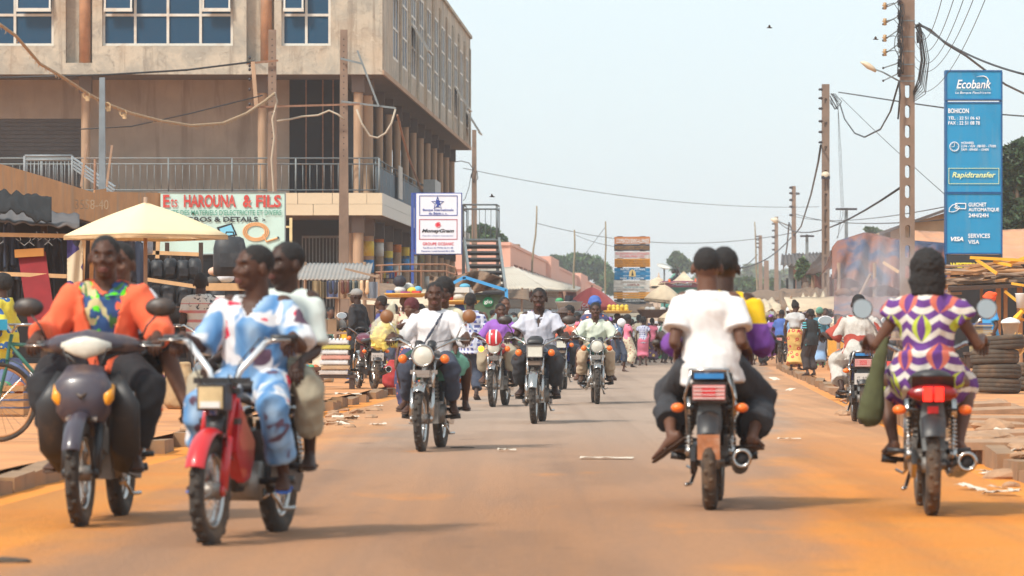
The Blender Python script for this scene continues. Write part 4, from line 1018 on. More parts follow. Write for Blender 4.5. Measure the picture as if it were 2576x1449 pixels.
tp=[(2093,622),(2105,606),(2140,595),(2175,584),(2200,588),(2240,598),(2280,603),(2390,612)]; bt=[(2093,700),(2140,698),(2180,722),(2230,715),(2300,745),(2390,760)]
def drape(i,j):
    u=2093+(2390-2093)*i; v=interp(tp,u)*(1-j)+interp(bt,u)*j; f=mnoise.noise(Vector((i*9+.8*j,j*1.2,1)))*1.1+.25*math.sin(i*40+j*4)
    q=P(u,v,101-1.6*j+f*(.15+.55*j)); return q-tt.location
m=MB(); m.sheet(drape,70,22,.03); m.obj('tarpaulin',MT,tt,True)
def roofb(i,j):
    u=2093+(2390-2093)*i; q=P(u,interp(tp,u),101); q.y+=7*j; q.z-=.6*j+.15*abs(mnoise.noise(Vector((i*8,j*3,2)))); q.x+=.04*7*j; return q-tt.location
m=MB(); m.sheet(roofb,40,10,.03); m.obj('roof_sheet',MT,tt,True)
m=MB(); m.bb(P(2100,690,103),P(2390,850,103.2)); m.obj('back_wall',mat('brick_red_boards',(.20,.075,.05),.9,.3,3),tt,world=True)
for i in range(20):
    m=MB(); a=P(2106,690+i*7.5,102.9); b=P(2200,690+i*7.5,102.9); m.bb((a.x,102.86,a.z-.066),(b.x,102.93,a.z)); m.obj('board',mat('brick_red_boards',(.20,.075,.05),.9),tt,world=True)
for (u,v,ru,rv) in ((2122,722,22,12),(2150,716,13,8)):
    m=MB(); q=P(u,v+15,99)-tt.location; m.sph(q,(ru/97,.25,rv/97),12,8); o=m.obj('hanging_sack',mat('ochre_sack',(.15,.065,.035),.9,.3,3,bump=.5),tt,True)
for u in (2110,2200,2300): 
    m=MB(); q=P(u,690,99.6); m.cyl((q.x,q.y,0),(q.x,q.y,q.z+.3),.05,8); m.obj('post',M_WOOD,tt,world=True)
oo=thing('orange_sheet_roof','long faded orange plastic sheeting roof behind the bank pylon','roof',(P(2450,0,108).x,108,0))
m=MB()
def osh(i,j):
    u=2300+330*i; v=(579+4*math.sin(i*5))*(1-j)+(655+6*math.sin(i*9))*j; q=P(u,v,116-9*j+.5*mnoise.noise(Vector((i*14,j*2,5)))); return q-oo.location
m.sheet(osh,50,12,.03); m.obj('sheet',M_PLAS,oo,True); m=MB(); m.bb(P(2300,650,112),P(2640,860,112.2)); m.obj('dark_interior',M_DARK,oo,world=True)
for u in (2330,2420,2520): m=MB(); q=P(u,650,107.2); m.cyl((q.x,q.y,0),(q.x,q.y,q.z),.05,8); m.obj('post',M_WOOD,oo,world=True)
sh_=thing('gabled_shed','beige shed with dark sloping iron roof rising behind the orange sheeting','building',(P(2330,0,125).x,125,0))
m=MB(); A=[P(u,v,125) for u,v in ((2240,650),(2240,578),(2378,535),(2460,575),(2460,650))]; A=[Vector((q.x,q.y,q.z)) for q in A]; B_=[q+Vector((0,6,0)) for q in A]
A[0].z=A[4].z=B_[0].z=B_[4].z=0; m.add(A+B_,[(0,1,2,3,4)[::-1],(5,6,7,8,9),(0,5,6,1),(3,8,9,4)]); m.obj('wall',mat('sand_render',(.42,.30,.19),.9,.2,2),sh_,world=True)
m=MB(); 
for a,b in (((2212,584),(2378,525)),((2378,525),(2480,572))): m.add([P(*a,124.5),P(*b,124.5),P(*b,131.2),P(*a,131.2)]+[q+Vector((0,0,-.1)) for q in (P(*a,124.5),P(*b,124.5),P(*b,131.2),P(*a,131.2))],[(0,1,2,3),(7,6,5,4),(0,4,5,1),(3,2,6,7),(0,3,7,4),(1,5,6,2)])
m.obj('roof',mat('dark_iron_roof',(.09,.075,.07),.7),sh_,world=True)
# far brown sheds near poles
fs=thing('far_shed','dark roofed open shed with pinkish wall near the road end','building',(P(2030,0,200).x,200,0))
m=MB(); a,b,c_,d_=P(1966,640,203),P(2062,635,203),P(2095,668,198),P(1964,665,198); m.sheet(lambda i,j:(a.lerp(b,i)).lerp(d_.lerp(c_,i),j)+Vector((0,0,.06*math.sin(i*70))),60,4,.08); m.obj('roof_sheet',mat('dark_iron_roof',(.09,.075,.07),.7),fs,True,True)
m=MB(); m.bb(P(1985,668,202),P(2064,835,202.3)); m.obj('wall',mat('dusky_pink_wall',(.36,.21,.17),.9,.2,2),fs,world=True)
for u in (1990,2010,2024,2052): m=MB(); q=P(u,666,199); m.bb((q.x-.12,199,0),(q.x+.12,199.2,q.z)); m.obj('post',M_STEEL if u<2020 else M_CONC,fs,world=True)
m=MB(); m.bb(P(1978,700,199.5),P(2000,730,199.8)); m.bb(P(2012,692,199.5),P(2020,718,199.8)); m.obj('window_opening',M_DARK,fs,world=True)
fs2=thing('lean_to_roof','dark brown ragged lean to roof against the ladder pole','roof',(P(2070,0,150).x,150,0))
m=MB(); a,b,c_,d_=P(2062,640,152),P(2110,628,152),P(2112,672,147),P(2025,690,147); m.sheet(lambda i,j:(a.lerp(b,i)).lerp(d_.lerp(c_,i),j)+Vector((0,0,.15*mnoise.noise(Vector((i*6,j*3,0))))),16,6,.06); m.obj('sheet',M_WD,fs2,True,True)
for u in (2045,2100): m=MB(); q=P(u,690,148); m.cyl((q.x,q.y,0),(q.x,q.y,q.z+.2),.07,8); m.obj('post',M_WOOD,fs2,world=True)
fs3=thing('red_board_hut','rusty red boarded hut wall left of the tarpaulin stall','building',(P(2075,0,150).x,150,0))
for i in range(14): m=MB(); a=P(2048+i*4.6,690+ (i%3)*3,149); m.bb((a.x,149+.02*(i%2),0),(a.x+.068,149.06+.02*(i%2),a.z)); m.obj('board',mat('brick_red_boards',(.20,.075,.05),.9),fs3,world=True)
# low stall roofs along the right edge of the far road
def stallroof(lab,pts,dn,df,mm,seed,posts=True,mb_=None,cat='stall roof'):
    """pts: (u0,v0top,u1,v1top,vbot0,vbot1)"""
    u0,v0,u1,v1,w0,w1=pts; t=thing('stall_roof',lab,cat,(P((u0+u1)/2,0,dn).x,dn,0))
    m=MB(); m.sheet(lambda i,j:P(u0+(u1-u0)*i,(v0+(v1-v0)*i)*(1-j)+(w0+(w1-w0)*i)*j,df+(dn-df)*j+0)+Vector((0,0,.18*mnoise.noise(Vector((i*7,j*3,seed))) ))-t.location,30,8,.03); m.obj('cover',mm,t,True)
    if posts:
        for f in (.06,.5,.94): q=P(u0+(u1-u0)*f,w0+(w1-w0)*f,dn+.1); mm_=MB(); mm_.cyl((q.x,q.y,0),(q.x,q.y,q.z+.02),.045,7); mm_.obj('post',M_WOOD,t,world=True)
    return t
M_CRM=mat('dirty_cream_cloth',(.55,.44,.31),.9,.2,2,dirt=(.35,.25,.17),dscale=1.5,bump=.5); M_TH=mat('thatch_scraps',(.20,.13,.085),.95,.4,8,bump=.6)
stallroof('cream cloth stall cover at the far right bend of the road',(1858,745,1965,758,765,785),118,124,M_CRM,1)
stallroof('brown scrap board stall roof behind the cream cloth cover',(1880,735,2066,722,752,756),135,150,M_TH,2)
stallroof('ragged dark stall roof right of the cream cover under the ladder pole',(1960,738,2080,725,775,765),120,130,M_TH,3)
stallroof('long cream plank stall roof beside the ladder pole foot',(2005,748,2076,738,778,790),112,118,M_CRM,4)
def parasol(lab,u,vtop,vedge,hw,d,mm,n=8,name='parasol',tilt=0,val=.12,group=None,pm=None,zbase=0,sq=False):
    k=F/d; q=P(u,vtop,d); t=thing(name,lab,'parasol',(q.x,d,0),group=group); h=(vedge-vtop)/k; r=hw/k; m=MB(); zt=q.z
    def fn(i,j):
        a=2*PI*i+(PI/4 if sq else 0); rr=r*j; c=math.cos(a*n) if not sq else 0
        s=1.0
        seg=2*PI/n; aa=(a%seg)-seg/2; s=math.cos(seg/2)/math.cos(aa)
        z=zt-h*(j**(1.25 if not sq else .95))+.03*math.sin(j*PI)-.0
        return (rr*s*math.cos(a),rr*s*math.sin(a)*1.0,z+tilt*rr*math.cos(a))
    m.sheet(fn,n*6,8,.012); m.obj('canopy',mm,t,True)
    v=MB()
    def fv(i,j): p=Vector(fn(i,1)); p.z-=val*j*(1+.0*math.sin(i*n*2*PI)); return p
    v.sheet(fv,n*6,2,.004) if val>0 else None
    if val>0: v.obj('valance',mm,t,True)
    p=MB(); p.cyl((0,0,zbase),(0,0,zt+.06),.025,8); p.obj('pole',pm or M_WOOD,t,True)
    rb=MB()
    for i in range(n): a=2*PI*(i+.5)/n*1+ (0 if sq else 0); e=fn((i)/n,.98); rb.beam((0,0,zt-.1),(e[0],e[1],e[2]-.03),.012)
    rb.obj('ribs',pm or M_WOOD,t); return t
M_CRED=mat('faded_red_canvas',(.58,.10,.09),.8,.12,3,dirt=(.5,.25,.2),dirtamt=.3,bump=.1)
rpz=parasol('faded red parasol with small white lettering left of the project boards',1489,722,772,70,128,M_CRED,8,val=.12)
text(rpz,'COCA',(.45,.12),P(1462,768,127.0)+Vector((0,-.16,0)),L_WHT,world=True,shear=.3); text(rpz,'RESTE FRAIS',(.5,.07),P(1462,777,127.0)+Vector((0,-.16,0)),L_WHT,world=True)
parasol('dirty white parasol right of the project boards',1672,716,755,52,150,M_CRM,8,tilt=-.1)
parasol('small white tent shaped cover on the far left of the red parasol',1655,697,720,34,230,M_CRM,6)
parasol('white parasol between the kiosk and the basket carrier',1702,776,800,46,118,M_CRM,8)
# kiosk with tent roof
kk=thing('kiosk','green kiosk with purple fascia lettered Aladin and white tent roof','kiosk',(P(1705,0,190).x,190,0)); z5=Z(1449,563.5,.25)
m=MB(); a,b=P(*z5(885,636),190),P(*z5(1400,636),190); m.bb((a.x,190,0),(b.x,194,a.z)); m.obj('wall',mat('teal_paint',(.05,.25,.21),.7,.15,3),kk,world=True)
m=MB(); zbox(m,z5,872,574,1400,638,190,-.5,-.4); m.bb((P(*z5(872,0),190).x,189.6,P(0,z5(0,574)[1],190).z-.1),(b.x,194,P(0,z5(0,574)[1],190).z)); m.obj('fascia',mat('purple_fascia',(.22,.065,.11),.6),kk,world=True)
ztxt(kk,'Aladin',z5,960,1162,588,620,190,flat('pale_blue_letters',(190,215,240)),off=-.53,shear=.4,bold=.02)
m=MB(); ap=P(*z5(1085,470),192); c4=[P(*z5(862,590),189.3),P(*z5(1300,590),189.3)]; c4+= [c4[1]+Vector((0,5,0)),c4[0]+Vector((0,5,0))]
def tent(i,j):
    s=i*4; e=int(s)%4; p=c4[e].lerp(c4[(e+1)%4],s-int(s)); q=ap.lerp(p,j); q.z-=.25*math.sin(PI*j); q.z+=.03*math.sin(i*80)*j; return q
m.sheet(tent,48,6,.02); m.obj('tent_roof',M_CRM,kk,True,True)
m=MB(); zbox(m,z5,925,555,945,585,190,-.52,-.45); zbox(m,z5,1190,548,1206,582,190,-.52,-.45); m.obj('orange_lamp',mat('orange_plastic',(.8,.14,.03),.5),kk,world=True)
hh=thing('far_cream_house','far cream house with a tiny finial roof left of the kiosk','building',(P(1655,0,280).x,280,0)); m=MB(); m.bb(P(1620,712,280),P(1672,835,284)); m.obj('wall',mat('cream_wall',(.55,.42,.32),.9),hh,world=True)
m=MB(); a=[P(1618,712,279.8),P(1676,712,279.8),P(1676,712,284.5),P(1618,712,284.5),P(1657,696,282)]; m.add(a,[(0,1,4),(1,2,4),(2,3,4),(3,0,4),(3,2,1,0)]); m.cyl(P(1657,698,282),P(1657,686,282),.12,6,.03); m.obj('roof',mat('cream_wall',(.55,.42,.32),.9),hh,world=True)
dsh=thing('satellite_dish','small satellite dish on a mast beside the kiosk','dish',(P(1671,0,200).x,200,0)); m=MB(); q=P(1671,675,200); m.cyl((q.x,200,0),(q.x,200,q.z),.05,6); m.obj('mast',M_STEEL,dsh,world=True); m=MB(); m.lathe([(0,0),(.25,.03),(.4,.1),(.42,.12),(.2,.07),(0,.05)],14,Matrix.Translation((0,0,q.z))@Euler((.3,.2,0)).to_matrix().to_4x4(),cap=False); m.obj('reflector',M_ALU,dsh,True)
# ================================================================ wood pile stall on the right (near)
ws=thing('timber_stall','stall piled with loose timber planks over a dark opening at right edge','stall',(P(2480,0,74).x,74,0)); r=random.Random(12)
pk=MB(); pk.box((0,0,0),(1,.13,.028)); pme=pk.mesh('plank',M_WOODO); pk2=MB(); pk2.box((0,0,0),(1,.10,.022)); pme2=pk2.mesh('plank',M_WOOD)
for i in range(64):
    u=r.uniform(2400,2600); v=r.uniform(668,722)-(u-2400)*.05; q=P(u,v,74+r.uniform(-1.2,1.2)); L=r.uniform(.7,1.7)
    q.z-=.0; inst(pme if r.random()<.6 else pme2,'plank',ws,q-ws.location,(r.uniform(-.3,.3),r.uniform(-.12,.1)-.05,r.uniform(-.7,.7)),(L,1,r.uniform(.8,1.6)))
m=MB(); m.sheet(lambda i,j:P(2385+220*i,(712-14*i)*(1-j)+(722-8*i)*j,75.5-3*j)-ws.location,20,4,.06); m.obj('roof_deck',M_WD,ws)
for u,w_ in ((2388,.05),(2470,.06),(2512,.09),(2530,.07),(2566,.1)): m=MB(); q=P(u,712,73.2+(.8 if u<2480 else 0)); m.bb((q.x-w_/2,q.y,PAVE),(q.x+w_/2,q.y+w_,q.z)); m.obj('post',M_WOODO if u>2500 else M_WOOD,ws,world=True)
for a,b in (((2380,712),(2600,705)),((2382,728),(2560,720)),((2300,741),(2420,738))): m=MB(); m.beam(P(*a,73.1),P(*b,73),.05); m.obj('rail',M_WOOD,ws,world=True)
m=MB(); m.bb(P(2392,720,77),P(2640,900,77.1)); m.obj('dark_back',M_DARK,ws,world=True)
M_YEL=mat('yellow_painted_steel',(.72,.36,.02),.5,.12,5,dirt=(.4,.2,.05),dirtamt=.3)
yf=thing('yellow_trestle','bright yellow welded steel frame resting on the timber pile','frame',(P(2530,0,72).x,72,2)); 
for a,b in (((2440,648),(2600,656)),((2455,652),(2508,688)),((2525,668),(2580,648)),((2500,658),(2545,668))): m=MB(); m.beam(P(*a,71.8),P(*b,71.6),.055); m.obj('bar',M_YEL,yf,world=True)
yk=thing('yellow_barrow','yellow tubular handle frame hanging below the timber roof','frame',(P(2540,0,72).x,72,1))
for a,b in (((2545,713),(2600,722)),((2528,733),(2572,768)),((2565,770),(2590,800)),((2560,800),(2600,812))): m=MB(); m.beam(P(*a,72.2),P(*b,72),.045); m.obj('bar',M_YEL,yk,world=True)
m=MB(); q=P(2555,812,72)
m.tube([P(2546,828,72),P(2556,800,72),P(2572,782,72)],[(.09,.05),(.13,.06),(.05,.04)],8); o=m.obj('yellow_cloth',mat('yellow_cloth',(.75,.42,.03),.9)); setp(o,'yellow cloth bundle hanging at the right edge stall','cloth')
# ---- tyres
M_RUB=mat('dusty_rubber',(.065,.048,.035),.9,.35,9,dirt=(.17,.10,.055),dirtamt=.6,dscale=3,bump=.3)
tyL=[(.20,-.085),(.24,-.105),(.29,-.108),(.318,-.085),(.328,-.04),(.322,-.035),(.322,-.028),(.33,-.02),(.33,.02),(.322,.028),(.322,.035),(.328,.04),(.318,.085),(.29,.108),(.24,.105),(.20,.085),(.215,0),(.20,-.085)]
tb=MB(); tb.lathe(tyL,36,cap=False); tme=tb.mesh('tyre',M_RUB,True)
sp=[(2506,995,0,'bottom tyre of the front stack at the kerb'),(2508,960,1,'second tyre up in the front stack'),(2502,925,2,'third tyre up in the front stack, slightly left'),(2516,896,3,'topmost tyre of the front stack below the straw broom'),(2572,975,0,'low tyre at the right edge behind the front stack'),(2580,925,1,'upper tyre at the right edge behind the front stack')]
for u,v,i,lab in sp:
    d=57.5 if u<2550 else 60; q=P(u,v,d); o=bpy.data.objects.new('old_tyre',tme); COL.objects.link(o); o.location=(q.x,d,PAVE+.115+.214*i+(0 if u<2550 else 0)); o.rotation_euler=(.03*(i-1),.03,i*1.3); o.scale=(1.12,1.12,1); setp(o,lab,'tyre','old tyres stacked at the right')
# ---- stall goods: books, stool, bucket, broom
bk=random.Random(4); z=.98
tbl=thing('goods_table','dark low table carrying stacked mats under the timber roof','table',(P(2472,0,66).x,66,PAVE)); m=MB(); m.box((0,0,.55),(.62,.5,.05)); m.obj('tabletop',M_WD,tbl)
for sx in (-.27,.27):
    for sy in (-.2,.2): m=MB(); m.box((sx,sy,.26),(.05,.05,.53)); m.obj('leg',M_WD,tbl)
cols=[(.30,.22,.12),(.36,.27,.13),(.28,.2,.1),(.12,.09,.06),(.05,.05,.05),(.35,.26,.16)]; zt=PAVE+.575
for i in range(13):
    h=.028 if i>5 else .05; c=cols[i%6] if i<12 else (.04,.07,.22); m=MB(); m.box((0,0,h/2),(.34+bk.uniform(-.02,.03),.26,h-.004)); o=m.obj('board_book',mat('book_%d'%(i%6 if i<12 else 9),c,.8)); o.location=(tbl.location.x-.03+bk.uniform(-.02,.02),66,zt); zt+=h
    setp(o,ORD[i]+' flat board from the bottom of the stack by the man in blue' if i<12 else 'dark blue topmost board of the stack left of the man in blue','board','stacked boards on the dark table')
stl=thing('wooden_stool','small wooden stool behind the tyre stack','stool',(P(2520,0,63).x,63,PAVE)); m=MB(); m.box((0,0,.42),(.42,.3,.04)); m.obj('seat',M_WD,stl)
for sx in (-.16,.16): 
    for sy in (-.1,.1): m=MB(); m.beam((sx*1.15,sy,0),(sx,sy,.41),.035); m.obj('leg',M_WD,stl)
br=thing('straw_broom','pale straw bundle leaning behind the tyre stack','broom',(P(2540,0,62).x,62,PAVE)); m=MB()
for i in range(60):
    a=bk.uniform(-.12,.12); b=bk.uniform(-.1,.1); m.tube([(-.32+a*.35,b*.3,.12+abs(a)*.1),(-.05+a*.8,b,.42),(.25+a*1.3,b*1.5,.80+bk.uniform(-.1,.12))],.008,4)
m.obj('straw',mat('golden_straw',(.50,.28,.09),.9,.3,9),br)['kind']='stuff'; m=MB(); m.torus((-.15,0,.30),.07,.012,'x',12,5); m.obj('binding',M_WD,br)
bu=thing('plastic_bucket','clear plastic bucket with white lid hanging at the right edge stall','bucket',(P(2542,0,68).x,68,PAVE)); m=MB(); q=P(2542,812,68).z-PAVE; m.lathe([(.0,q-.22),(.12,q-.22),(.16,q),(.17,q)],18); m.obj('pail',mat('frosted_plastic',(.45,.42,.38),.3),bu,True); m=MB(); m.lathe([(.0,q+.10),(.05,q+.09),(.15,q+.05),(.175,q+.01),(.175,q-.01),(0,q-.012)],18,cap=False); m.obj('lid',mat('white_plastic',(.7,.7,.68),.4),bu,True); m=MB(); m.box((0,0,(q-.23)/2),(.3,.3,q-.23)); m.obj('crate_stand',M_WOOD,bu)
cp=MB(); q=P(2568,775,70); cp.lathe([(0,0),(.075,0),(.10,.25),(.11,.27),(0,.26)],14,Matrix.Translation(q)); setp(cp.obj('plastic_cup',mat('white_plastic',(.7,.7,.68),.4),None,True),'white plastic tub standing at the right edge beside the yellow handle','tub')
# ---- kerb rubble, slabs, litter
def rock(seed,r_,mm,sx=1,sy=1,sz=.6):
    m=MB(); m.sph((0,0,0),(r_*sx,r_*sy,r_*sz),9,6); rr_=random.Random(seed); vs=[]
    for q in m.v:
        v_=Vector(q); n=mnoise.noise(v_*3/r_*.35+Vector((seed,0,0))); v_*=1+.55*n; vs.append(tuple(v_))
    m.v=vs; return m
M_RUBB=mat('broken_concrete',(.36,.21,.12),.95,.3,6,dirt=(.16,.10,.06),bump=.5)
rm=[rock(s,.14,M_RUBB,1.3,1,.6).mesh('rubble',M_RUBB) for s in range(4)]
r=random.Random(44)
def scatter(n,u0,u1,v0,v1,lab,grp,s0,s1,name='rubble_chunk',mes=None):
    L_=[]
    for i in range(n):
        u=r.uniform(u0,u1); v=r.uniform(v0,v1); q=G(u,v); g_=gz(q.x,q.y); o=bpy.data.objects.new(name,(mes or rm)[i%len(mes or rm)]); COL.objects.link(o); s=r.uniform(s0,s1)
        o.location=(q.x,q.y,g_+.02*s); o.rotation_euler=(0,r.uniform(-.2,.2),r.uniform(0,6)); o.scale=(s,s,s*r.uniform(.6,1)); setp(o,lab,'rubble' if name=='rubble_chunk' else 'litter',grp); L_.append(o)
    ordlabel(L_,'# from the left: '+lab)
scatter(18,2440,2600,1040,1230,'broken chunk of kerb rubble on the dirt right of the woman rider','broken kerb rubble on the right',.35,1.3)
scatter(12,2110,2230,985,1050,'small chunk of rubble along the far part of the right kerb','rubble along the far right kerb',.3,.9)
scatter(12,815,950,1025,1080,'chunk of kerb rubble at the left pavement edge','rubble at the left pavement edge',.3,.9); scatter(10,470,560,1110,1160,'lump of rubble behind the red moped on the left verge','rubble on the left verge',.4,1.0)
M_PAP=mat('scrap_paper',(.60,.52,.42),.8,.15,6)
pp_=[]
for s in range(4):
    m=MB(); m.sheet(lambda i,j:((i-.5)*.32,(j-.5)*.2,.02+.05*abs(mnoise.noise(Vector((i*3,j*3,s*5))))),8,6,.003); pp_.append(m.mesh('litter',M_PAP))
scatter(9,2430,2576,1090,1250,'crumpled pale litter among the rubble on the right','litter on the right verge',.4,1.0,'litter',pp_); scatter(8,1850,1990,940,985,'flat pale scrap of litter on the dirt near the standing woman','litter near the standing woman',.5,1.0,'litter',pp_); scatter(6,830,960,1020,1075,'pale litter scrap on the left pavement edge','litter on the left pavement edge',.5,1.2,'litter',pp_)
def litter(lab,u,v,s,mm=None,rz=0):
    q=G(u,v,.01); o=bpy.data.objects.new('litter',pp_[0] if mm is None else mm); COL.objects.link(o); o.location=(q.x,q.y,.016+.003); o.scale=s; o.rotation_euler=(0,0,rz); setp(o,lab,'litter')
litter('long flattened pale paper in the middle of the road',1526,1157,(1.35,.8,.4),rz=-.12); litter('small brown scrap left of the road middle',1275,1138,(.5,.5,.6)); litter('thin scrap lying right of the white shirted riders',1985,1108,(.7,.4,.4))
bl=rock(7,.05,M_RUB,1.6,1,.5).mesh('litter',M_RUB); litter('dark flat scrap at the lower left corner of the road',18,1415,(1.3,1.0,.8),bl); litter('reddish leaf on the road below the white shirt rider',1165,1128,(1.2,.8,.4),bl)
# broken slabs on the right pavement
sb_=MB(); sb_.box((0,0,0),(.9,.5,.06)); sbm=sb_.mesh('slab',M_RUBB)
for i,(u,v,rz_) in enumerate(((2480,1040,.1),(2540,1062,-.1),(2470,1075,.2),(2545,1100,.05),(2500,1125,-.05),(2150,985,.1),(2440,1025,.1))):
    q=G(u,v,PAVE); o=bpy.data.objects.new('drain_slab',sbm); COL.objects.link(o); o.location=(q.x,q.y,PAVE+.025); o.rotation_euler=(.04,.04*(i%3-1),rz_); setp(o,ORD[i]+' broken flat drain slab counted along the right hand pavement','slab','broken drain slabs on the right')
# ---- yellow cooler box on trestle
cb=thing('wooden_trestle','wooden trestle under the yellow box at the right roadside','trestle',(P(2113,0,92).x,92,PAVE)); k=F/92
zt=P(0,895,92).z-PAVE
for sx in (-.26,.26):
    for sy in (-.2,.2): m=MB(); m.box((sx,sy,zt/2),(.05,.05,zt)); m.obj('leg',M_WOODO,cb)
m=MB(); m.box((0,0,zt-.05),(.6,.48,.04)); m.obj('top_board',M_WOODO,cb); m=MB(); m.box((0,0,.22),(.56,.44,.04)); m.obj('shelf',M_WOODO,cb)
yb=thing('yellow_box','yellow vendor box with metal latch on the roadside trestle','box',(P(2115,0,92).x,92,PAVE+zt)); h=P(0,835,92).z-P(0,895,92).z
m=MB(); m.box((0,0,h/2),(.60,.46,h)); auto(m.obj('case',mat('vendor_yellow',(.72,.36,.05),.6,.1,4,dirt=(.45,.22,.06),dirtamt=.3),yb)); m=MB(); m.box((0,0,h+.02),(.64,.5,.045)); m.obj('lid',mat('vendor_yellow',(.72,.36,.05),.6),yb); m=MB(); m.box((0,-.24,h*.8),(.09,.02,.12)); m.obj('latch',M_ALU,yb)
# ---- smoke
def smoke():
    m=bpy.data.materials.new('smoke'); m.use_nodes=True; X.nt=m.node_tree; nt=m.node_tree; nt.nodes.remove(nt.nodes['Principled BSDF']); out=nt.nodes['Material Output']
    v,x,y,z=xyz('Object'); n=noi(stretch(v,(1,1,.55)),1.5,5,.6,.8)
    rr=X.op('SQRT',x*x*.55+y*y*.8+(z-.0)*(z-.0)*.30); fall=ramp(1.15-rr,.0,1.0)
    den=ramp(n,.38,.72)*fall*1.3
    pv=nt.nodes.new('ShaderNodeVolumePrincipled'); pv.inputs['Color'].default_value=(.8,.86,.95,1); pv.inputs['Anisotropy'].default_value=.1
    nt.links.new(den.k,pv.inputs['Density']); nt.links.new(pv.outputs[0],out.inputs['Volume']); return m
m=MB(); m.sph((0,0,0),(1.5,1.2,2.1),20,12); o=m.obj('smoke',smoke(),None); o.location=P(2205,735,86); o['kind']='stuff'; o['label']='pale blue smoke rising before the brown tarpaulin'
# ---- haze
def haze():
    m=bpy.data.materials.new('haze_air'); m.use_nodes=True; nt=m.node_tree; nt.nodes.remove(nt.nodes['Principled BSDF']); pv=nt.nodes.new('ShaderNodeVolumePrincipled')
    pv.inputs['Color'].default_value=(.80,.88,.96,1); pv.inputs['Density'].default_value=.00055; pv.inputs['Anisotropy'].default_value=.3
    nt.links.new(pv.outputs[0],nt.nodes['Material Output'].inputs['Volume']); return m
m=MB(); m.bb((-1600,-60,-2.5),(1600,3600,34)); o=m.obj('haze',haze()); o['kind']='stuff'; o['label']='pale dusty haze in the air'
# ================================================================ motorcycles
M_BLKP=mat('black_plastic',(.022,.021,.023),.45,.2,8,dirt=(.20,.11,.06),dirtamt=.30,dscale=4,bump=.02); M_CHR=mat('dusty_chrome',(.46,.44,.42),.22,.1,8,1.0,dirt=(.35,.25,.18),dirtamt=.3,dscale=5,bump=0)
M_TYR=mat('road_tyre',(.045,.036,.03),.9,.3,12,dirt=(.19,.11,.06),dirtamt=.65,dscale=3.0,bump=.2); M_ENG=mat('cast_alloy',(.27,.25,.23),.5,.25,10,.6,dirt=(.14,.09,.06),dirtamt=.6,dscale=5)
M_SEAT=mat('black_vinyl_seat',(.03,.028,.03),.5,.2,6,bump=.1); M_AMB=mat('amber_lens',(.85,.17,.02),.3,.05,8,bump=0); M_REDL=mat('red_lens',(.55,.01,.015),.25,.08,8,bump=0)
M_LENS=mat('headlamp_glass',(.62,.60,.52),.15,.15,14,bump=.1); M_MIR=mat('mirror_glass',(.55,.55,.55),.08,.02,3,1.0,bump=0); M_PLATE=mat('white_plate',(.62,.62,.60),.6,.05,8)
M_OLDR=mat('rust_fork',(.16,.11,.08),.7,.3,8)
M_AMBON=mat('lit_amber_lamp',(1.0,.30,.01),.3,.02,8,bump=0,emit=7); M_BRAKE=mat('lit_red_lamp',(1.0,.02,.01),.3,.02,8,bump=0,emit=2.2)
def place2(uf,vf,ur,L=1.24,away=False,z=.006):
    """front (or, going away, rear) tyre contact pixel and the u of the other wheel -> origin, heading"""
    p=G(uf,vf,z); th=0
    for _ in range(20):
        d2=p.y+L*math.cos(th); x2=(ur-1288)/F*d2; th=math.asin(max(-.95,min(.95,(x2-p.x)/L)))
    q=p+Vector((math.sin(th),math.cos(th),0))*L
    mid=(p+q)/2; mid.z=gz(p.x,p.y)
    fwd=(p-q) if not away else (q-p)
    return mid,math.atan2(fwd.y,fwd.x)
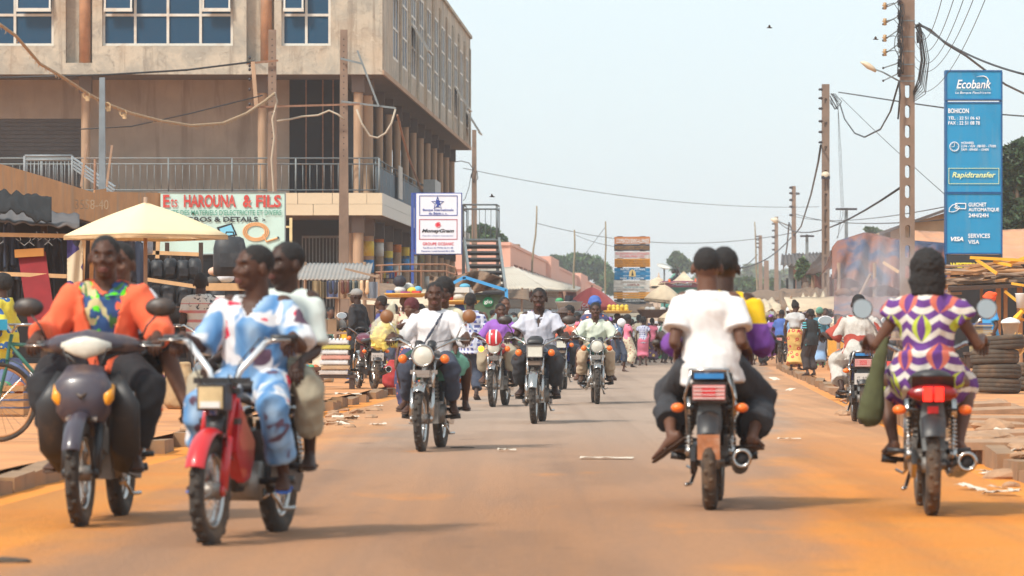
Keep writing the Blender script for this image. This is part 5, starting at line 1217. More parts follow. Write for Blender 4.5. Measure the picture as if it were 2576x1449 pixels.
def make_bike(lab,pos,rz,style='classic',col=(.03,.03,.035),col2=None,ind=True,mirrors=(1,1),mcol=None,rack=False,plate=None,plate_low=None,exhaust=True,hl_on=False,ind_on=None,group='motorcycles',steer=0,R0=.295,rear=True,brake=False,tail='box',basket=False,lean=0,loc_z=0):
    t=thing('motorcycle',lab,'motorcycle',(pos.x,pos.y,pos.z),rz,group)
    if lean: t.rotation_euler=(lean,0,rz)
    Mb=mat('paint_%d_%d_%d'%tuple(int(c*255) for c in col),col,.35,.12,5,dirt=(.30,.17,.09),dirtamt=.35,dscale=3,coat=.3,bump=0); M2=mat('paint_%d_%d_%d'%tuple(int(c*255) for c in col2),col2,.35,.1,5,bump=0) if col2 else Mb
    xf,xr=.63,-.61; zw=R0; tw=.047 if style!='scooter' else .05
    for nm,x,w in (('front',xf,tw*.92),('rear',xr,tw*1.08)):
        m=MB(); m.torus((x,0,zw),R0-tw,w,'y',36,12,sq=.85)
        for i in range(36):   # tread blocks
            a=2*PI*i/36; m.box((x+(R0-.004)*math.cos(a),.014*(1 if i%2 else -1),zw+(R0-.004)*math.sin(a)),(.03,.026,.012),(0,-a+PI/2,0))
        w_=m.obj('wheel',M_TYR,t,True)
        m=MB(); m.torus((x,0,zw),R0-tw*2-.003,.016,'y',30,8,sq=1.6); m.obj('rim',M_CHR,w_,True)
        m=MB(); m.cyl((x,-.055,zw),(x,.055,zw),.045,14); m.cyl((x,-.085,zw),(x,.085,zw),.013,8); m.obj('hub',M_ENG,w_,True)
        m=MB()
        if style=='scooter' :
            for i in range(5): a=2*PI*i/5; m.beam((x+.03*math.cos(a),0,zw+.03*math.sin(a)),(x+(R0-tw*2)*math.cos(a),0,zw+(R0-tw*2)*math.sin(a)),.035,.02)
        else:
            for i in range(28): a=2*PI*i/28; b=a+(.25 if i%2 else -.25); s=.03 if (i//2)%2 else -.03; m.tube([(x+.04*math.cos(b),s,zw+.04*math.sin(b)),(x+(R0-tw*2)*math.cos(a),0,zw+(R0-tw*2)*math.sin(a))],.0022,4)
        o=m.obj('spokes',M_CHR,w_); o['kind']='stuff'
    moped=style=='moped'
    # fork
    hx,hz=(.40,.80) if not moped else (.42,.74)
    forkm=M_CHR if style in('classic','rect') else (Mb if moped else M_BLKP)
    fy=.085 if not moped else .065
    for s in (1,-1):
        m=MB(); m.cyl((xf-.005,s*fy,zw),(xf-.09,s*fy,zw+.26),.024,10); m.cyl((xf-.09,s*fy,zw+.26),(hx,s*fy,hz+.03),.016,10); m.sph((xf,s*fy,zw),(.028,.02,.03),8,6); m.obj('fork_leg',forkm,t,True)
    m=MB(); m.beam((hx,-.10,hz+.02),(hx,.10,hz+.02),.06,.03); m.beam((hx+.03,-.10,hz-.13),(hx+.03,.10,hz-.13),.06,.03); m.cyl((hx,0,hz-.15),(hx-.01,0,hz+.03),.03,10); m.obj('fork_yoke',M_CHR if style=='classic' else M_BLKP,t)
    # mudguards
    def fender(x,r,a0,a1,w,mm,name='mudguard',th=.004):
        m=MB()
        def fn(i,j):
            a=R(a0+(a1-a0)*j); y=(i-.5)*2; rr=r-.025*y*y; return (x+rr*math.cos(a),y*w,zw+rr*math.sin(a))
        m.sheet(fn,8,14,th); return m.obj(name,mm,t,True)
    fender(xf,R0+.035,*((50,140) if style=='classic' else (25,150)),.050,{'classic':M_CHR,'rect':M_CHR,'moped':Mb,'scooter':Mb}[style])
    m=MB(); m.box((xf-.045,0,zw+R0*.98),(.05,fy*2,.02)); m.obj('mudguard_stay',M_CHR,t)
    fender(xr,R0+.05,15,150,.068,M_BLKP if style!='classic' else M_BLKP)
    # frame
    m=MB(); m.tube([(hx-.01,0,hz-.02),(.12,0,.72),(-.25,0,.68),(-.66,0,.66)],.022,8); m.tube([(hx,0,hz-.1),(.27,0,.45),(.2,0,.27),(-.2,0,.26),(-.26,0,.6)],.022,8)
    for s in (1,-1): m.tube([(-.25,s*.09,.30),(xr,s*.095,zw)],.02,8); m.tube([(-.2,s*.1,.62),(-.66,s*.1,.66),(-.72,s*.08,.70)],.013,6)
    m.obj('frame',M_BLKP,t,True)
    # engine
    if style!='moped':
        m=MB(); m.box((.02,0,.34),(.34,.17,.19)); m.cyl((.02,-.13,.33),(.02,.13,.33),.085,16); m.cyl((-.1,-.11,.31),(-.1,.11,.31),.06,14); e=auto(m.obj('engine',M_ENG,t))
        m=MB(); dirx=.06 if style!='scooter' else .22; dz=.20 if style!='scooter' else .05
        for i in range(7): f=i/6; m.box((.10+dirx*f,0,.43+dz*f),(.14,.15,.012),(0,.28 if style!='scooter' else 1.3,0))
        m.box((.10+dirx*.5,0,.43+dz*.5),(.10,.10,.2)); m.obj('cylinder_fins',M_ENG,e)
    else:
        m=MB(); m.cyl((0,-.08,.30),(0,.08,.30),.10,16); m.box((.10,0,.33),(.16,.09,.10)); m.obj('engine',M_ENG,t,True)
        m=MB(); m.prism([(.30,.72),(.36,.46),(.22,.30),(.05,.33),(.02,.50),(.16,.60)],-.055,.055); auto(m.obj('side_panel',Mb,t)); m=MB(); m.prism([(-.1,.55),(-.12,.30),(-.55,.33),(-.5,.56)],-.09,.09); auto(m.obj('tool_case',M_BLKP,t))
    if exhaust:
        m=MB(); m.tube([(.14,-.07,.46),(.25,-.09,.42),(.24,-.12,.27),(.0,-.14,.22),(-.25,-.15,.24)],.02,8)
        zr=.30 if tail!='sport' else .30
        m.tube([(-.22,-.155,.245),(-.35,-.165,.26),(-.82,-.19,zr+.02)],[.025,.05,.052],14,cap=False); e=m.obj('exhaust',M_CHR if style=='classic' else M_BLKP,t,True)
        m=MB(); m.torus((-.82,-.19,zr+.02),.047,.012,'x',18,6); m.obj('exhaust_rim',M_CHR,e,True); m=MB(); m.cyl((-.815,-.19,zr+.02),(-.79,-.19,zr+.018),.042,14); m.obj('muffler_core',M_DARK,e,True)
    # pegs, stand, chain case
    m=MB()
    for s in (1,-1): m.cyl((.02,s*.08,.30),(.02,s*.25,.31),.016,8); m.cyl((.02,s*.17,.30),(.02,s*.26,.31),.022,8); m.cyl((-.32,s*.1,.36),(-.30,s*.24,.37),.016,8)
    m.obj('footpegs',M_BLKP,t,True)
    m=MB(); m.tube([(.02,.10,.26),(.12,.13,.22),(.17,.17,.24)],.008,6); m.obj('gear_lever',M_CHR,t,True); m=MB(); m.tube([(.02,-.10,.26),(.14,-.13,.24),(.2,-.17,.25)],.008,6); m.obj('brake_pedal',M_CHR,t,True); m=MB(); m.tube([(-.15,.1,.24),(-.22,.13,.15),(-.38,.15,.15)],.012,6); m.obj('side_stand',M_CHR,t,True)
    m=MB(); m.prism([(-.08,.40),(-.05,.28),(-.62,.22),(-.70,.30),(-.62,.38)],.085,.115); auto(m.obj('chain_case',M_BLKP if style!='classic' else M_CHR,t))
    for s in (1,-1):
        m=MB(); a=Vector((-.46,s*.125,.66)); b=Vector((-.60,s*.125,.33)); m.tube([a,a.lerp(b,.3)],.026,10); m.tube([a.lerp(b,.3),b],.012,8)
        for i in range(9): m.torus(tuple(a.lerp(b,.28+.55*i/8)),.021,.0055,'z',10,4)
        m.tube([a.lerp(b,.84),b],.022,10); m.obj('shock_absorber',M_CHR,t,True)
    # tank + seat + side panels
    if style in('classic','rect'):
        m=MB(); m.tube([(.36,0,.79),(.31,0,.81),(.18,0,.815),(.02,0,.79),(-.08,0,.75)],[(.04,.05),(.115,.075),(.135,.095),(.115,.08),(.07,.05)],16,ref=(0,1,0)); m.obj('tank',M2,t,True)
        m=MB(); m.prism([(-.08,.70),(-.06,.52),(-.30,.50),(-.40,.66)],-.115,-.08); m.prism([(-.08,.70),(-.06,.52),(-.30,.50),(-.40,.66)],.08,.115); auto(m.obj('side_panel',M2,t))
    if style=='scooter':
        m=MB(); m.tube([(-.05,0,.66),(-.25,0,.70),(-.5,0,.70),(-.78,0,.74)],[(.06,.05),(.12,.09),(.13,.10),(.07,.05)],14,ref=(0,1,0)); m.obj('tail_body',Mb,t,True)
    m=MB(); zs=.775
    m.tube([(-.02,0,zs-.01),(-.08,0,zs),(-.35,0,zs-.005),(-.62,0,zs+.02),(-.70,0,zs+.03)],[(.06,.02),(.115,.04),(.125,.05),(.115,.045),(.06,.02)],16,ref=(0,1,0)) if not moped else m.tube([(-.02,0,zs),(-.25,0,zs),(-.62,0,zs)],[(.08,.03),(.12,.04),(.09,.03)],14,ref=(0,1,0))
    m.obj('seat',M_SEAT,t,True)
    # handlebar
    bx_,bz_=hx-.03,hz+.06
    if moped:
        gx,gy,gz_=.30,.30,1.02
        for s in (1,-1): m=MB(); m.tube([(bx_,s*.05,bz_-.03),(bx_-.02,s*.08,bz_+.06),(gx+.03,s*.20,gz_-.02)],.016,8); m.tube([(gx+.03,s*.20,gz_-.02),(gx,s*gy,gz_)],.014,8); m.obj('handlebar_riser',mat('pale_chrome',(.72,.74,.76),.3,.05,8,.5,bump=0),t,True)
    else:
        gx,gy,gz_=.20,.335,.985
        m=MB(); m.tube([(gx,gy,gz_),(gx+.06,gy-.09,gz_),(bx_+.0,.10,bz_+.05),(bx_,.06,bz_),(bx_,-.06,bz_),(bx_,-.10,bz_+.05),(gx+.06,-gy+.09,gz_),(gx,-gy,gz_)],.0125,8); m.obj('handlebar',M_CHR if style!='scooter' else M_BLKP,t,True)
    for s in (1,-1):
        m=MB(); m.cyl((gx+.04,s*(gy-.07),gz_),(gx-.03,s*(gy+.04),gz_),.019,10); g=m.obj('grip',M_BLKP,t,True)
        m=MB(); m.tube([(gx+.06,s*(gy-.1),gz_),(gx+.10,s*(gy-.05),gz_-.01),(gx+.08,s*(gy+.04),gz_-.01)],.006,6); m.obj('lever',M_CHR,g,True)
        if mirrors[0 if s>0 else 1]:
            mm_=mcol or M_CHR; mx,my,mz=gx+.02,s*(gy+.03),gz_+.20; rnd=style=='classic'
            m=MB(); m.tube([(gx+.04,s*(gy-.08),gz_+.01),(gx+.05,s*(gy-.04),gz_+.10),(mx,my,mz-.02)],.006,6); ms_=m.obj('mirror_stalk',M_CHR if rnd else M_BLKP,t,True)
            m=MB(); Mx=Matrix.Translation((mx,my,mz))@Euler((0,PI/2,0)).to_matrix().to_4x4()@Matrix.Diagonal((.62 if not rnd else 1,1,1,1)); r_=.062 if rnd else .085
            m.lathe([(0,.022),(r_*.7,.016),(r_,.0),(r_,-.006),(0,-.006)],18,Mx,cap=False); mh=m.obj('mirror',mm_,ms_,True); m=MB(); m.lathe([(0,-.0085),(r_*.88,-.0085),(r_*.88,-.0065)],18,Mx,cap=False); m.obj('mirror_glass',M_MIR,ms_)
    # cables and instruments
    m=MB()
    for s in (1,-1): m.tube([(gx+.07,s*(gy-.12),gz_),(hx+.10,s*.12,hz+.16),(hx+.08,s*.05,hz-.02)],.004,5)
    m.tube([(hx+.02,.04,hz+.1),(hx+.12,.06,hz),(xf-.03,.07,zw+.05)],.004,5); m.obj('control_cables',M_BLKP,t,True)
    if style=='classic':
        for s in (1,-1): m=MB(); m.cyl((hx+.02,s*.055,hz+.09),(hx-.03,s*.055,hz+.155),.04,14); g=m.obj('instrument',M_BLKP,t,True); m=MB(); m.torus((0,0,0),.04,.006,'z',16,5); o=m.obj('bezel',M_CHR,g,True); o.location=(hx+.02,s*.055,hz+.09); o.rotation_euler=(0,-.65+PI*.5-.3,0)
        c=Vector((hx+.13,0,hz+.045)); Mx=Matrix.Translation(c)@Euler((0,PI/2,0)).to_matrix().to_4x4()
        m=MB(); m.lathe([(0,-.10),(.06,-.085),(.088,-.03),(.092,.02)],22,Mx,cap=False); h=m.obj('headlight',M_BLKP,t,True); m=MB(); m.torus(c+Vector((.02,0,0)),.091,.009,'x',26,6); m.obj('headlight_ring',M_CHR,h,True)
        m=MB(); m.lathe([(0,.045),(.045,.038),(.086,.018)],22,Mx,cap=False); m.obj('lens',M_LENS,h,True)
        m=MB(); m.beam((hx+.09,-.1,hz+.03),(hx+.09,.1,hz+.03),.03); m.beam((hx+.06,-.12,hz-.10),(hx+.06,.12,hz-.10),.05,.035); m.obj('headlight_bracket',M_CHR,t)
        m=MB(); m.box((hx+.09,0,hz-.10),(.012,.17,.035)); m.obj('chrome_badge_bar',M_CHR,t)
    elif style=='rect':
        m=MB(); m.box((hx+.08,0,hz+.04),(.12,.19,.15)); h=auto(m.obj('headlight',M_BLKP,t)); m=MB(); m.box((hx+.145,0,hz+.03),(.012,.165,.115)); m.obj('lens',M_LENS,h); m=MB()
        for a,b,c_,e_ in ((0,.062,.19,.01),(0,-.062,.19,.01),(.088,0,.01,.13),(-.088,0,.01,.13)): m.box((hx+.148,a,hz+.03+b),(.02,c_,e_))
        m.obj('headlight_frame',M_CHR,h); m=MB(); m.tube([(hx-.02,0,hz+.19),(hx+.05,0,hz+.16),(hx+.11,0,hz+.12)],[(.07,.02),(.095,.03),(.09,.01)],12,ref=(0,1,0)); m.obj('instrument_cowl',M_BLKP,t,True)
        m=MB(); m.box((hx+.10,0,hz-.10),(.03,.16,.05)); m.obj('cowl_bracket',M_OLDR,t)
    elif moped:
        m=MB(); m.box((hx+.13,0,hz-.01),(.13,.14,.13)); h=auto(m.obj('headlight',M_BLKP,t)); m=MB(); m.box((hx+.20,0,hz-.01),(.012,.122,.105)); m.obj('lens',mat('yellowed_lens',(.52,.40,.22),.3,.3,12),h); m=MB(); m.box((hx+.205,0,hz-.045),(.014,.1,.03)); m.obj('reflector_strip',M_PLATE,h)
        m=MB(); m.beam((hx,-.14,hz+.07),(hx,.14,hz+.07),.05,.03); m.obj('clamp_bar',M_BLKP,t)
        m=MB(); m.tube([(hx+.12,0,hz-.10),(hx+.13,0,hz-.18),(hx+.11,0,hz-.26)],[(.05,.03),(.045,.03),(.03,.02)],10,ref=(0,1,0)); m.obj('horn',M_BLKP,t,True)
    else: # scooter: bar cowl, shield
        m=MB(); m.tube([(gx+.02,.27,gz_-.01),(gx+.08,.18,gz_-.005),(hx+.0,0.0,gz_+.01),(gx+.08,-.18,gz_-.005),(gx+.02,-.27,gz_-.01)],[(.03,.03),(.055,.06),(.07,.085),(.055,.06),(.03,.03)],12,ref=(0,0,1)); cw=m.obj('handlebar_cowl',Mb,t,True)
        m=MB(); m.tube([(hx+.055,.135,gz_-.01),(hx+.085,.06,gz_-.015),(hx+.09,0,gz_-.02),(hx+.085,-.06,gz_-.015),(hx+.055,-.135,gz_-.01)],[(.018,.01),(.048,.02),(.062,.025),(.048,.02),(.018,.01)],12,ref=(0,0,1)); m.obj('headlight',M_LENS,cw,True)
        m=MB(); 
        m.tube([(hx+.09,0,.86),(hx+.15,0,.77),(hx+.14,0,.62),(hx+.08,0,.50)],[(.10,.03),(.155,.06),(.15,.07),(.07,.04)],16,ref=(0,1,0)); sh=m.obj('front_shield',Mb,t,True)
        m=MB(); m.tube([(hx+.19,.05,.735),(hx+.215,0,.70),(hx+.19,-.05,.735)],[.004,.014,.004],8); m.obj('shield_slot',M_BLKP,sh,True)
        m=MB()
        for s in (1,-1): m.tube([(hx-.02,s*.13,.82),(hx+.03,s*.20,.65),(hx-.05,s*.19,.42),(hx-.15,s*.15,.30)],[(.02,.05),(.025,.09),(.025,.09),(.02,.05)],10,ref=(1,0,0))
        m.obj('leg_shield',M_BLKP,t,True)
        for s in (1,-1): m=MB(); m.tube([(hx+.12,s*.155,.76),(hx+.165,s*.14,.70),(hx+.15,s*.11,.63)],[(.012,.02),(.03,.035),(.012,.012)],10); m.obj('indicator',mat('yellow_amber_lens',(.82,.33,.02),.3,.05,8,bump=0),sh,True)
    if ind and style in('classic','rect'):
        for i,s in enumerate((1,-1)):
            m=MB(); m.cyl((hx+.07,s*.08,hz+.015),(hx+.07,s*.15,hz+.015),.009,6); st=m.obj('indicator_stalk',M_CHR if style=='classic' else M_BLKP,t,True); m=MB(); m.sph((hx+.08,s*.185,hz+.015),(.042,.04,.040),14,9); m.obj('indicator',M_AMBON if ind_on==i else M_AMB,st,True)
    # rear lights
    if rear:
        tx=-.80; tz=.70
        if tail=='box':
            m=MB(); m.box((tx+.03,0,tz),(.10,.20,.12)); auto(m.obj('tail_housing',M_BLKP,t)); m=MB(); m.box((tx-.035,0,tz),(.03,.185,.085)); tl=m.obj('tail_light',mat('pink_lens',(.62,.22,.20),.4,.1,8),t); m=MB(); m.box((tx-.052,0,tz+.005),(.006,.08,.055)); m.obj('red_reflector',M_REDL,tl)
            m=MB()
            for i in range(4): m.box((tx-.053,0,tz-.034+.022*i),(.008,.18,.004))
            m.obj('lens_rib',M_PLATE,tl)
        else:
            m=MB(); m.tube([(tx+.06,0,tz),(tx,0,tz+.005),(tx-.04,0,tz)],[(.12,.05),(.145,.055),(.12,.04)],14,ref=(0,1,0)); tl=m.obj('tail_light',mat('dark_red_lens',(.22,.008,.008),.25,.08,8,bump=0),t,True)
            for s in (1,-1): m=MB(); m.box((tx-.048,s*.032-.0,tz),(.012,.05,.08)); m.obj('brake_lamp',M_BRAKE if brake else M_REDL,tl)
            m=MB(); m.prism([(-.6,.78),(-.84,.80),(-.80,.745),(-.6,.68)],-.12,.12); auto(m.obj('tail_cowl',M_BLKP,t))
            m=MB(); m.box((tx+.02,0,tz-.09),(.03,.06,.04)); m.obj('reflector',M_REDL,t)
        # flap
        m=MB(); m.tube([(tx+.04,0,tz-.05),(tx+.02,0,tz-.16),(tx-.06,0,tz-.32)],[(.06,.015),(.075,.015),(.062,.01)],12,ref=(0,1,0)); auto(m.obj('mud_flap',mat('grey_plastic',(.07,.075,.075),.6,.15,4,dirt=(.22,.14,.09),dirtamt=.4),t))
        if ind:
            for s in (1,-1): m=MB(); m.cyl((tx+.08,s*.05,tz-.09),(tx+.08,s*.16,tz-.09),.009,6); st=m.obj('indicator_stalk',M_BLKP,t); m=MB(); m.sph((tx+.07,s*.185,tz-.09),(.034,.04,.028),12,8); m.obj('indicator',M_AMB,st,True)
        if plate:
            m=MB(); m.box((tx-.07,0,tz-.18),(.006,.20,.13),(0,-.2,0)); p_=m.obj('number_plate',M_PLATE,t); text(p_,plate[0],(.15,.035),(tx-.078,0,tz-.155),L_BLK,rot=(R(90),0,R(-90)),name='plate_number'); text(p_,plate[1],(.15,.035),(tx-.072,0,tz-.205),L_BLK,rot=(R(90),0,R(-90)),name='plate_number')
        if plate_low: m=MB(); m.box((tx-.09,0,.385),(.006,.13,.15),(0,-.3,0)); m.obj('mudguard_sticker',mat('worn_orange_sticker',(.50,.20,.09),.7,.5,8,dirt=(.62,.5,.4),dscale=9),t)
    if rack:
        m=MB(); z=.83
        m.tube([(-.50,.11,z-.02),(-.80,.11,z),(-.84,.09,z),(-.84,-.09,z),(-.80,-.11,z),(-.50,-.11,z-.02)],.010,8)
        for y in (-.05,0,.05): m.tube([(-.55,y,z),(-.84,y,z)],.006,6)
        for s in (1,-1): m.tube([(-.52,s*.115,z-.02),(-.60,s*.14,.70),(-.66,s*.15,.66)],.009,6); m.tube([(-.82,s*.10,z),(-.78,s*.14,.68),(-.62,s*.13,.45)],.009,6)
        m.obj('rear_rack',M_CHR,t,True)
        m=MB(); m.box((-.815,0,.795),(.05,.17,.03)); m.obj('rack_pad',mat('bright_blue_paint',(.02,.18,.45),.5),t)
    return t
# ================================================================ people
def ik(a,b,l1,l2,pole):
    a=Vector(a);b=Vector(b); d=b-a; D=min(d.length,(l1+l2)*.995); n=d.normalized(); b=a+n*D
    c=max(-1,min(1,(l1*l1+D*D-l2*l2)/(2*l1*D))); pole=Vector(pole); p=(pole-n*pole.dot(n))
    if p.length<1e-5: p=Vector((0,0,1))
    p.normalize(); return a+n*(l1*c)+p*(l1*math.sqrt(max(0,1-c*c))),b
V=Vector
def pose_base(s,hip,lean=0,yaw=0,headyaw=0,headpitch=0,side=0,twist=0,shw=.160,tz=1.0):
    J={'s':s,'tz':tz}; f=V((math.cos(yaw),math.sin(yaw),0)); l=V((-math.sin(yaw),math.cos(yaw),0))
    U=(f*math.sin(lean)+V((0,0,1))*math.cos(lean)+l*side).normalized(); f2=(f*math.cos(lean)-V((0,0,1))*math.sin(lean)).normalized()
    J.update(f=f,l=l,U=U,F=f2,hip=V(hip)); J['chest']=J['hip']+U*.32*s*tz-f2*.015*s; J['neck']=J['hip']+U*.485*s*tz-f2*.01*s
    lt=(l*math.cos(twist)+f*math.sin(twist)).normalized(); J['lt']=lt
    for k,sg in (('L',1),('R',-1)):
        J['sh'+k]=J['hip']+U*.435*s*tz+lt*(sg*shw*s); J['hp'+k]=J['hip']+l*(sg*.088*s)-U*.02*s
    hy=yaw+headyaw; hf=V((math.cos(hy),math.sin(hy),0)); Uh=(U*.35+V((0,0,1))).normalized(); hf=(hf-Uh*hf.dot(Uh)).normalized(); hf=(hf*math.cos(headpitch)-Uh*math.sin(headpitch)).normalized(); hl=Uh.cross(hf).normalized(); Uh=hf.cross(hl)
    J['hf']=hf;J['hl']=hl;J['hu']=Uh; J['head']=J['neck']+U*.030*s+Uh*.126*s+hf*.030*s; J['hs']=1.13
    return J
def pose_ride(s=.95,seat=(-.22,.80),lean=.16,grips=((.19,.335,1.0),(.19,-.335,1.0)),pegs=((.02,.19,.34),(.02,-.19,.34)),kn=.35,el=.45,**k):
    s=s*.95; seat=(seat[0],seat[1]-.035); J=pose_base(s,(seat[0],0,seat[1]+.08*s),lean,tz=.89,**k)
    for kk,sg,gr,pg in (('L',1,grips[0],pegs[0]),('R',-1,grips[1],pegs[1])):
        w=V(gr)+V((-.055,-.005*sg,.035)); J['el'+kk],J['wr'+kk]=ik(J['sh'+kk],w,.285*s,.25*s,J['l']*(sg*el*.38)+V((-.35,0,-.7))); J['hd'+kk]=(V(gr)-J['wr'+kk]).normalized() if (V(gr)-J['wr'+kk]).length>1e-3 else V((1,0,0)); J['grip'+kk]=True
        a=V(pg)+V((-.06,0,.075)); J['kn'+kk],J['an'+kk]=ik(J['hp'+kk],a,.43*s,.415*s,V((.9,sg*kn*.55,.5))); J['toe'+kk]=V((.97,sg*.22,-.08)).normalized()
    return J
def pose_stand(s=1.0,walk=0,yaw=0,lean=.03,armL=None,armR=None,step=.0,**k):
    z=.895*s-abs(walk)*.03; J=pose_base(s,(0,0,z),lean,yaw,**k)
    for kk,sg in (('L',1),('R',-1)):
        ph=walk*sg; a=J['f']*(ph*.28*s)+J['l']*(sg*.10*s)+V((0,0,.085*s+(max(0,-ph)*.07))); a.x+=0
        J['kn'+kk],J['an'+kk]=ik(J['hp'+kk],a,.43*s,.415*s,J['f']); J['toe'+kk]=(J['f']+J['l']*sg*.2+V((0,0,-.05-max(0,-ph)*.6))).normalized()
        tgt=armL if kk=='L' else armR
        if tgt is None: w=J['sh'+kk]+V((0,0,-.50*s))+J['l']*(sg*.06)+J['f']*(-ph*.22+.03)
        else: w=J['hip']+J['f']*tgt[0]+J['l']*tgt[1]+V((0,0,tgt[2]))
        J['el'+kk],J['wr'+kk]=ik(J['sh'+kk],w,.285*s,.25*s,J['l']*(sg*.5)-J['f']*.8+V((0,0,-.3))); J['hd'+kk]=(J['wr'+kk]-J['el'+kk]).normalized()
    return J
def limb(mb,pts,rs,n=10,cap=True):
    mb.tube(pts,rs,n); 
    for p,r in ((pts[0],rs[0]),(pts[-1],rs[-1])): mb.sph(p,r if not isinstance(r,tuple) else max(r)*.99,n,6)
def seg(a,b,*fr): return [Vector(a).lerp(Vector(b),f) for f in fr]
def torso_mb(mb,J,g=0,fem=0,zlo=-.09,ztop=1,flare=0,belly=0):
    s=J['s'];U=J['U'];h=J['hip']; b=-J['F']*.0
    prof=[(-.10,.10,.085,0),(-.04,.150,.115,-.01),(.04,.160+.012*fem,.118,-.012),(.13,.132-.008*fem,.100+belly,.004+belly*.5),(.22,.140,.105+belly*.6,.008),(.31,.160,.118+.02*fem,.010+.012*fem),(.385,.170,.108+.006*fem,-.004),(.43,.140,.088,-.012),(.47,.090,.072,-.014),(.50,.066,.062,-.012)]
    pts=[];rs=[]
    for t,a,bb,o in prof:
        if t<zlo: continue
        fl=flare*max(0,(.16-t)/.26)
        if g>.02 and not fem and t<.4: a=max(a,.158); bb=max(bb,.108)
        pts.append(h+U*t*s*J['tz']+J['F']*o*s); rs.append(((a*.93+g+fl)*s,(bb*.95+g+fl)*s))
    if zlo<-.1: 
        pts.insert(0,h+U*zlo*s); rs.insert(0,((.155+g+flare)*s,(.118+g+flare)*s))
    mb.tube(pts,rs,16,ref=J['lt'])
def body_mb(J,fem=0,fine=True):
    s=J['s']; mb=MB(); torso_mb(mb,J,0,fem)
    k=1-.12*fem
    for kk,sg in (('L',1),('R',-1)):
        a,b,c=J['sh'+kk],J['el'+kk],J['wr'+kk]
        mb.sph(a-J['lt']*sg*.01*s,.062*s*k,10,7)
        mb.tube(seg(a,b,0,.15,.35,.6,.85,1)+seg(b,c,.12,.3,.6,.9,1),[x*s*k for x in (.052,.054,.049,.046,.040,.039,.041,.040,.033,.026,.025)],10)
        h=J['hd'+kk]; p=c+h*.05*s; mb.tube([c-h*.01,c+h*.03*s,c+h*.07*s,c+h*.10*s],[(.026*s,.020*s),(.038*s,.018*s),(.042*s,.016*s),(.038*s,.013*s)],10,ref=J['l'].cross(h) if abs(J['l'].dot(h))>.6 else J['l'])
        if not fine: mb.tube([c+h*.08*s,c+h*.13*s+V((0,0,-.01)),c+h*.165*s+V((0,0,-.03))],[(.036*s,.013*s),(.032*s,.013*s),(.02*s,.01*s)],8,ref=J['l'].cross(h) if abs(J['l'].dot(h))>.6 else J['l'])
        a,b,c=J['hp'+kk],J['kn'+kk],J['an'+kk]
        mb.tube(seg(a,b,0,.2,.5,.8,1)+seg(b,c,.1,.3,.55,.8,.95,1),[x*s for x in (.088,.087,.075,.060,.056,.055,.058,.050,.038,.034,.035)],12)
        t=J['toe'+kk]; up=V((0,0,1)); up=(up-t*up.dot(t)).normalized(); side=t.cross(up)
        an=c; mb.tube([an-t*.055*s-up*.035*s,an-up*.03*s-t*.02*s,an+t*.05*s-up*.035*s,an+t*.11*s-up*.05*s,an+t*.16*s-up*.058*s,an+t*.19*s-up*.062*s],[(.028*s,.03*s),(.034*s,.042*s),(.038*s,.034*s),(.044*s,.024*s),(.047*s,.016*s),(.040*s,.012*s)],10,ref=side)
        mb.sph(an-up*.01*s,.034*s,8,6)
    # neck and head
    n0,hc=J['neck'],J['head']; hf,hl,hu=J['hf'],J['hl'],J['hu']; M3=Matrix((hf,hl,hu)).transposed().to_4x4()
    mb.tube([n0-J['U']*.07*s,n0-J['U']*.01*s,hc-hu*.05*s-hf*.02*s],[.092*s,.070*s*k,.064*s*k],12)
    s0=s; s=s*1.13; at=lambda x,y,z: hc+(hf*x+hl*y+hu*z)*s
    mb.sph(at(-.012,0,.028),(.097*s,.074*s,.088*s),16,12,M3)
    mb.sph(at(.018,0,-.005),(.074*s,.066*s,.085*s),14,10,M3); mb.sph(at(.034,0,-.055),(.050*s,.052*s,.048*s),12,8,M3); mb.sph(at(.062,0,-.085),(.024*s,.026*s,.020*s),10,6,M3)
    mb.tube([at(.083,0,.022),at(.095,0,-.002),at(.108,0,-.018)],[.011*s,.014*s,.017*s],8)
    for y in (-1,1): mb.sph(at(.092,y*.016,-.022),(.014*s,.012*s,.010*s),7,5,M3); mb.sph(at(-.010,y*.081,-.004),(.020*s,.011*s,.034*s),8,6,M3); mb.sph(at(.066,y*.038,-.012),(.026*s,.024*s,.022*s),8,6,M3)
    mb.tube([at(.066,.045,.036),at(.086,.02,.037),at(.089,0,.034),at(.086,-.02,.037),at(.066,-.045,.036)],.009*s,7)
    mb.tube([at(.074,.026,-.050),at(.092,.010,-.045),at(.092,-.010,-.045),at(.074,-.026,-.050)],.0095*s,6); mb.tube([at(.072,.022,-.062),at(.088,0,-.061),at(.072,-.022,-.062)],.0105*s,6)
    return mb
def eyes_post(J):
    s=J['s']*1.13; hc=np.array(J['head']);hf=np.array(J['hf']);hl=np.array(J['hl']);hu=np.array(J['hu'])
    def post(co,no):
        for y in (-1,1):
            c=hc+(hf*.085+hl*(.033*y)+hu*.012)*s; d2=((co-c)**2).sum(1); w=np.exp(-d2/(2*(.017*s)**2)); co=co-hf[None]*(w*.013*s)[:,None]
        return co
    return post
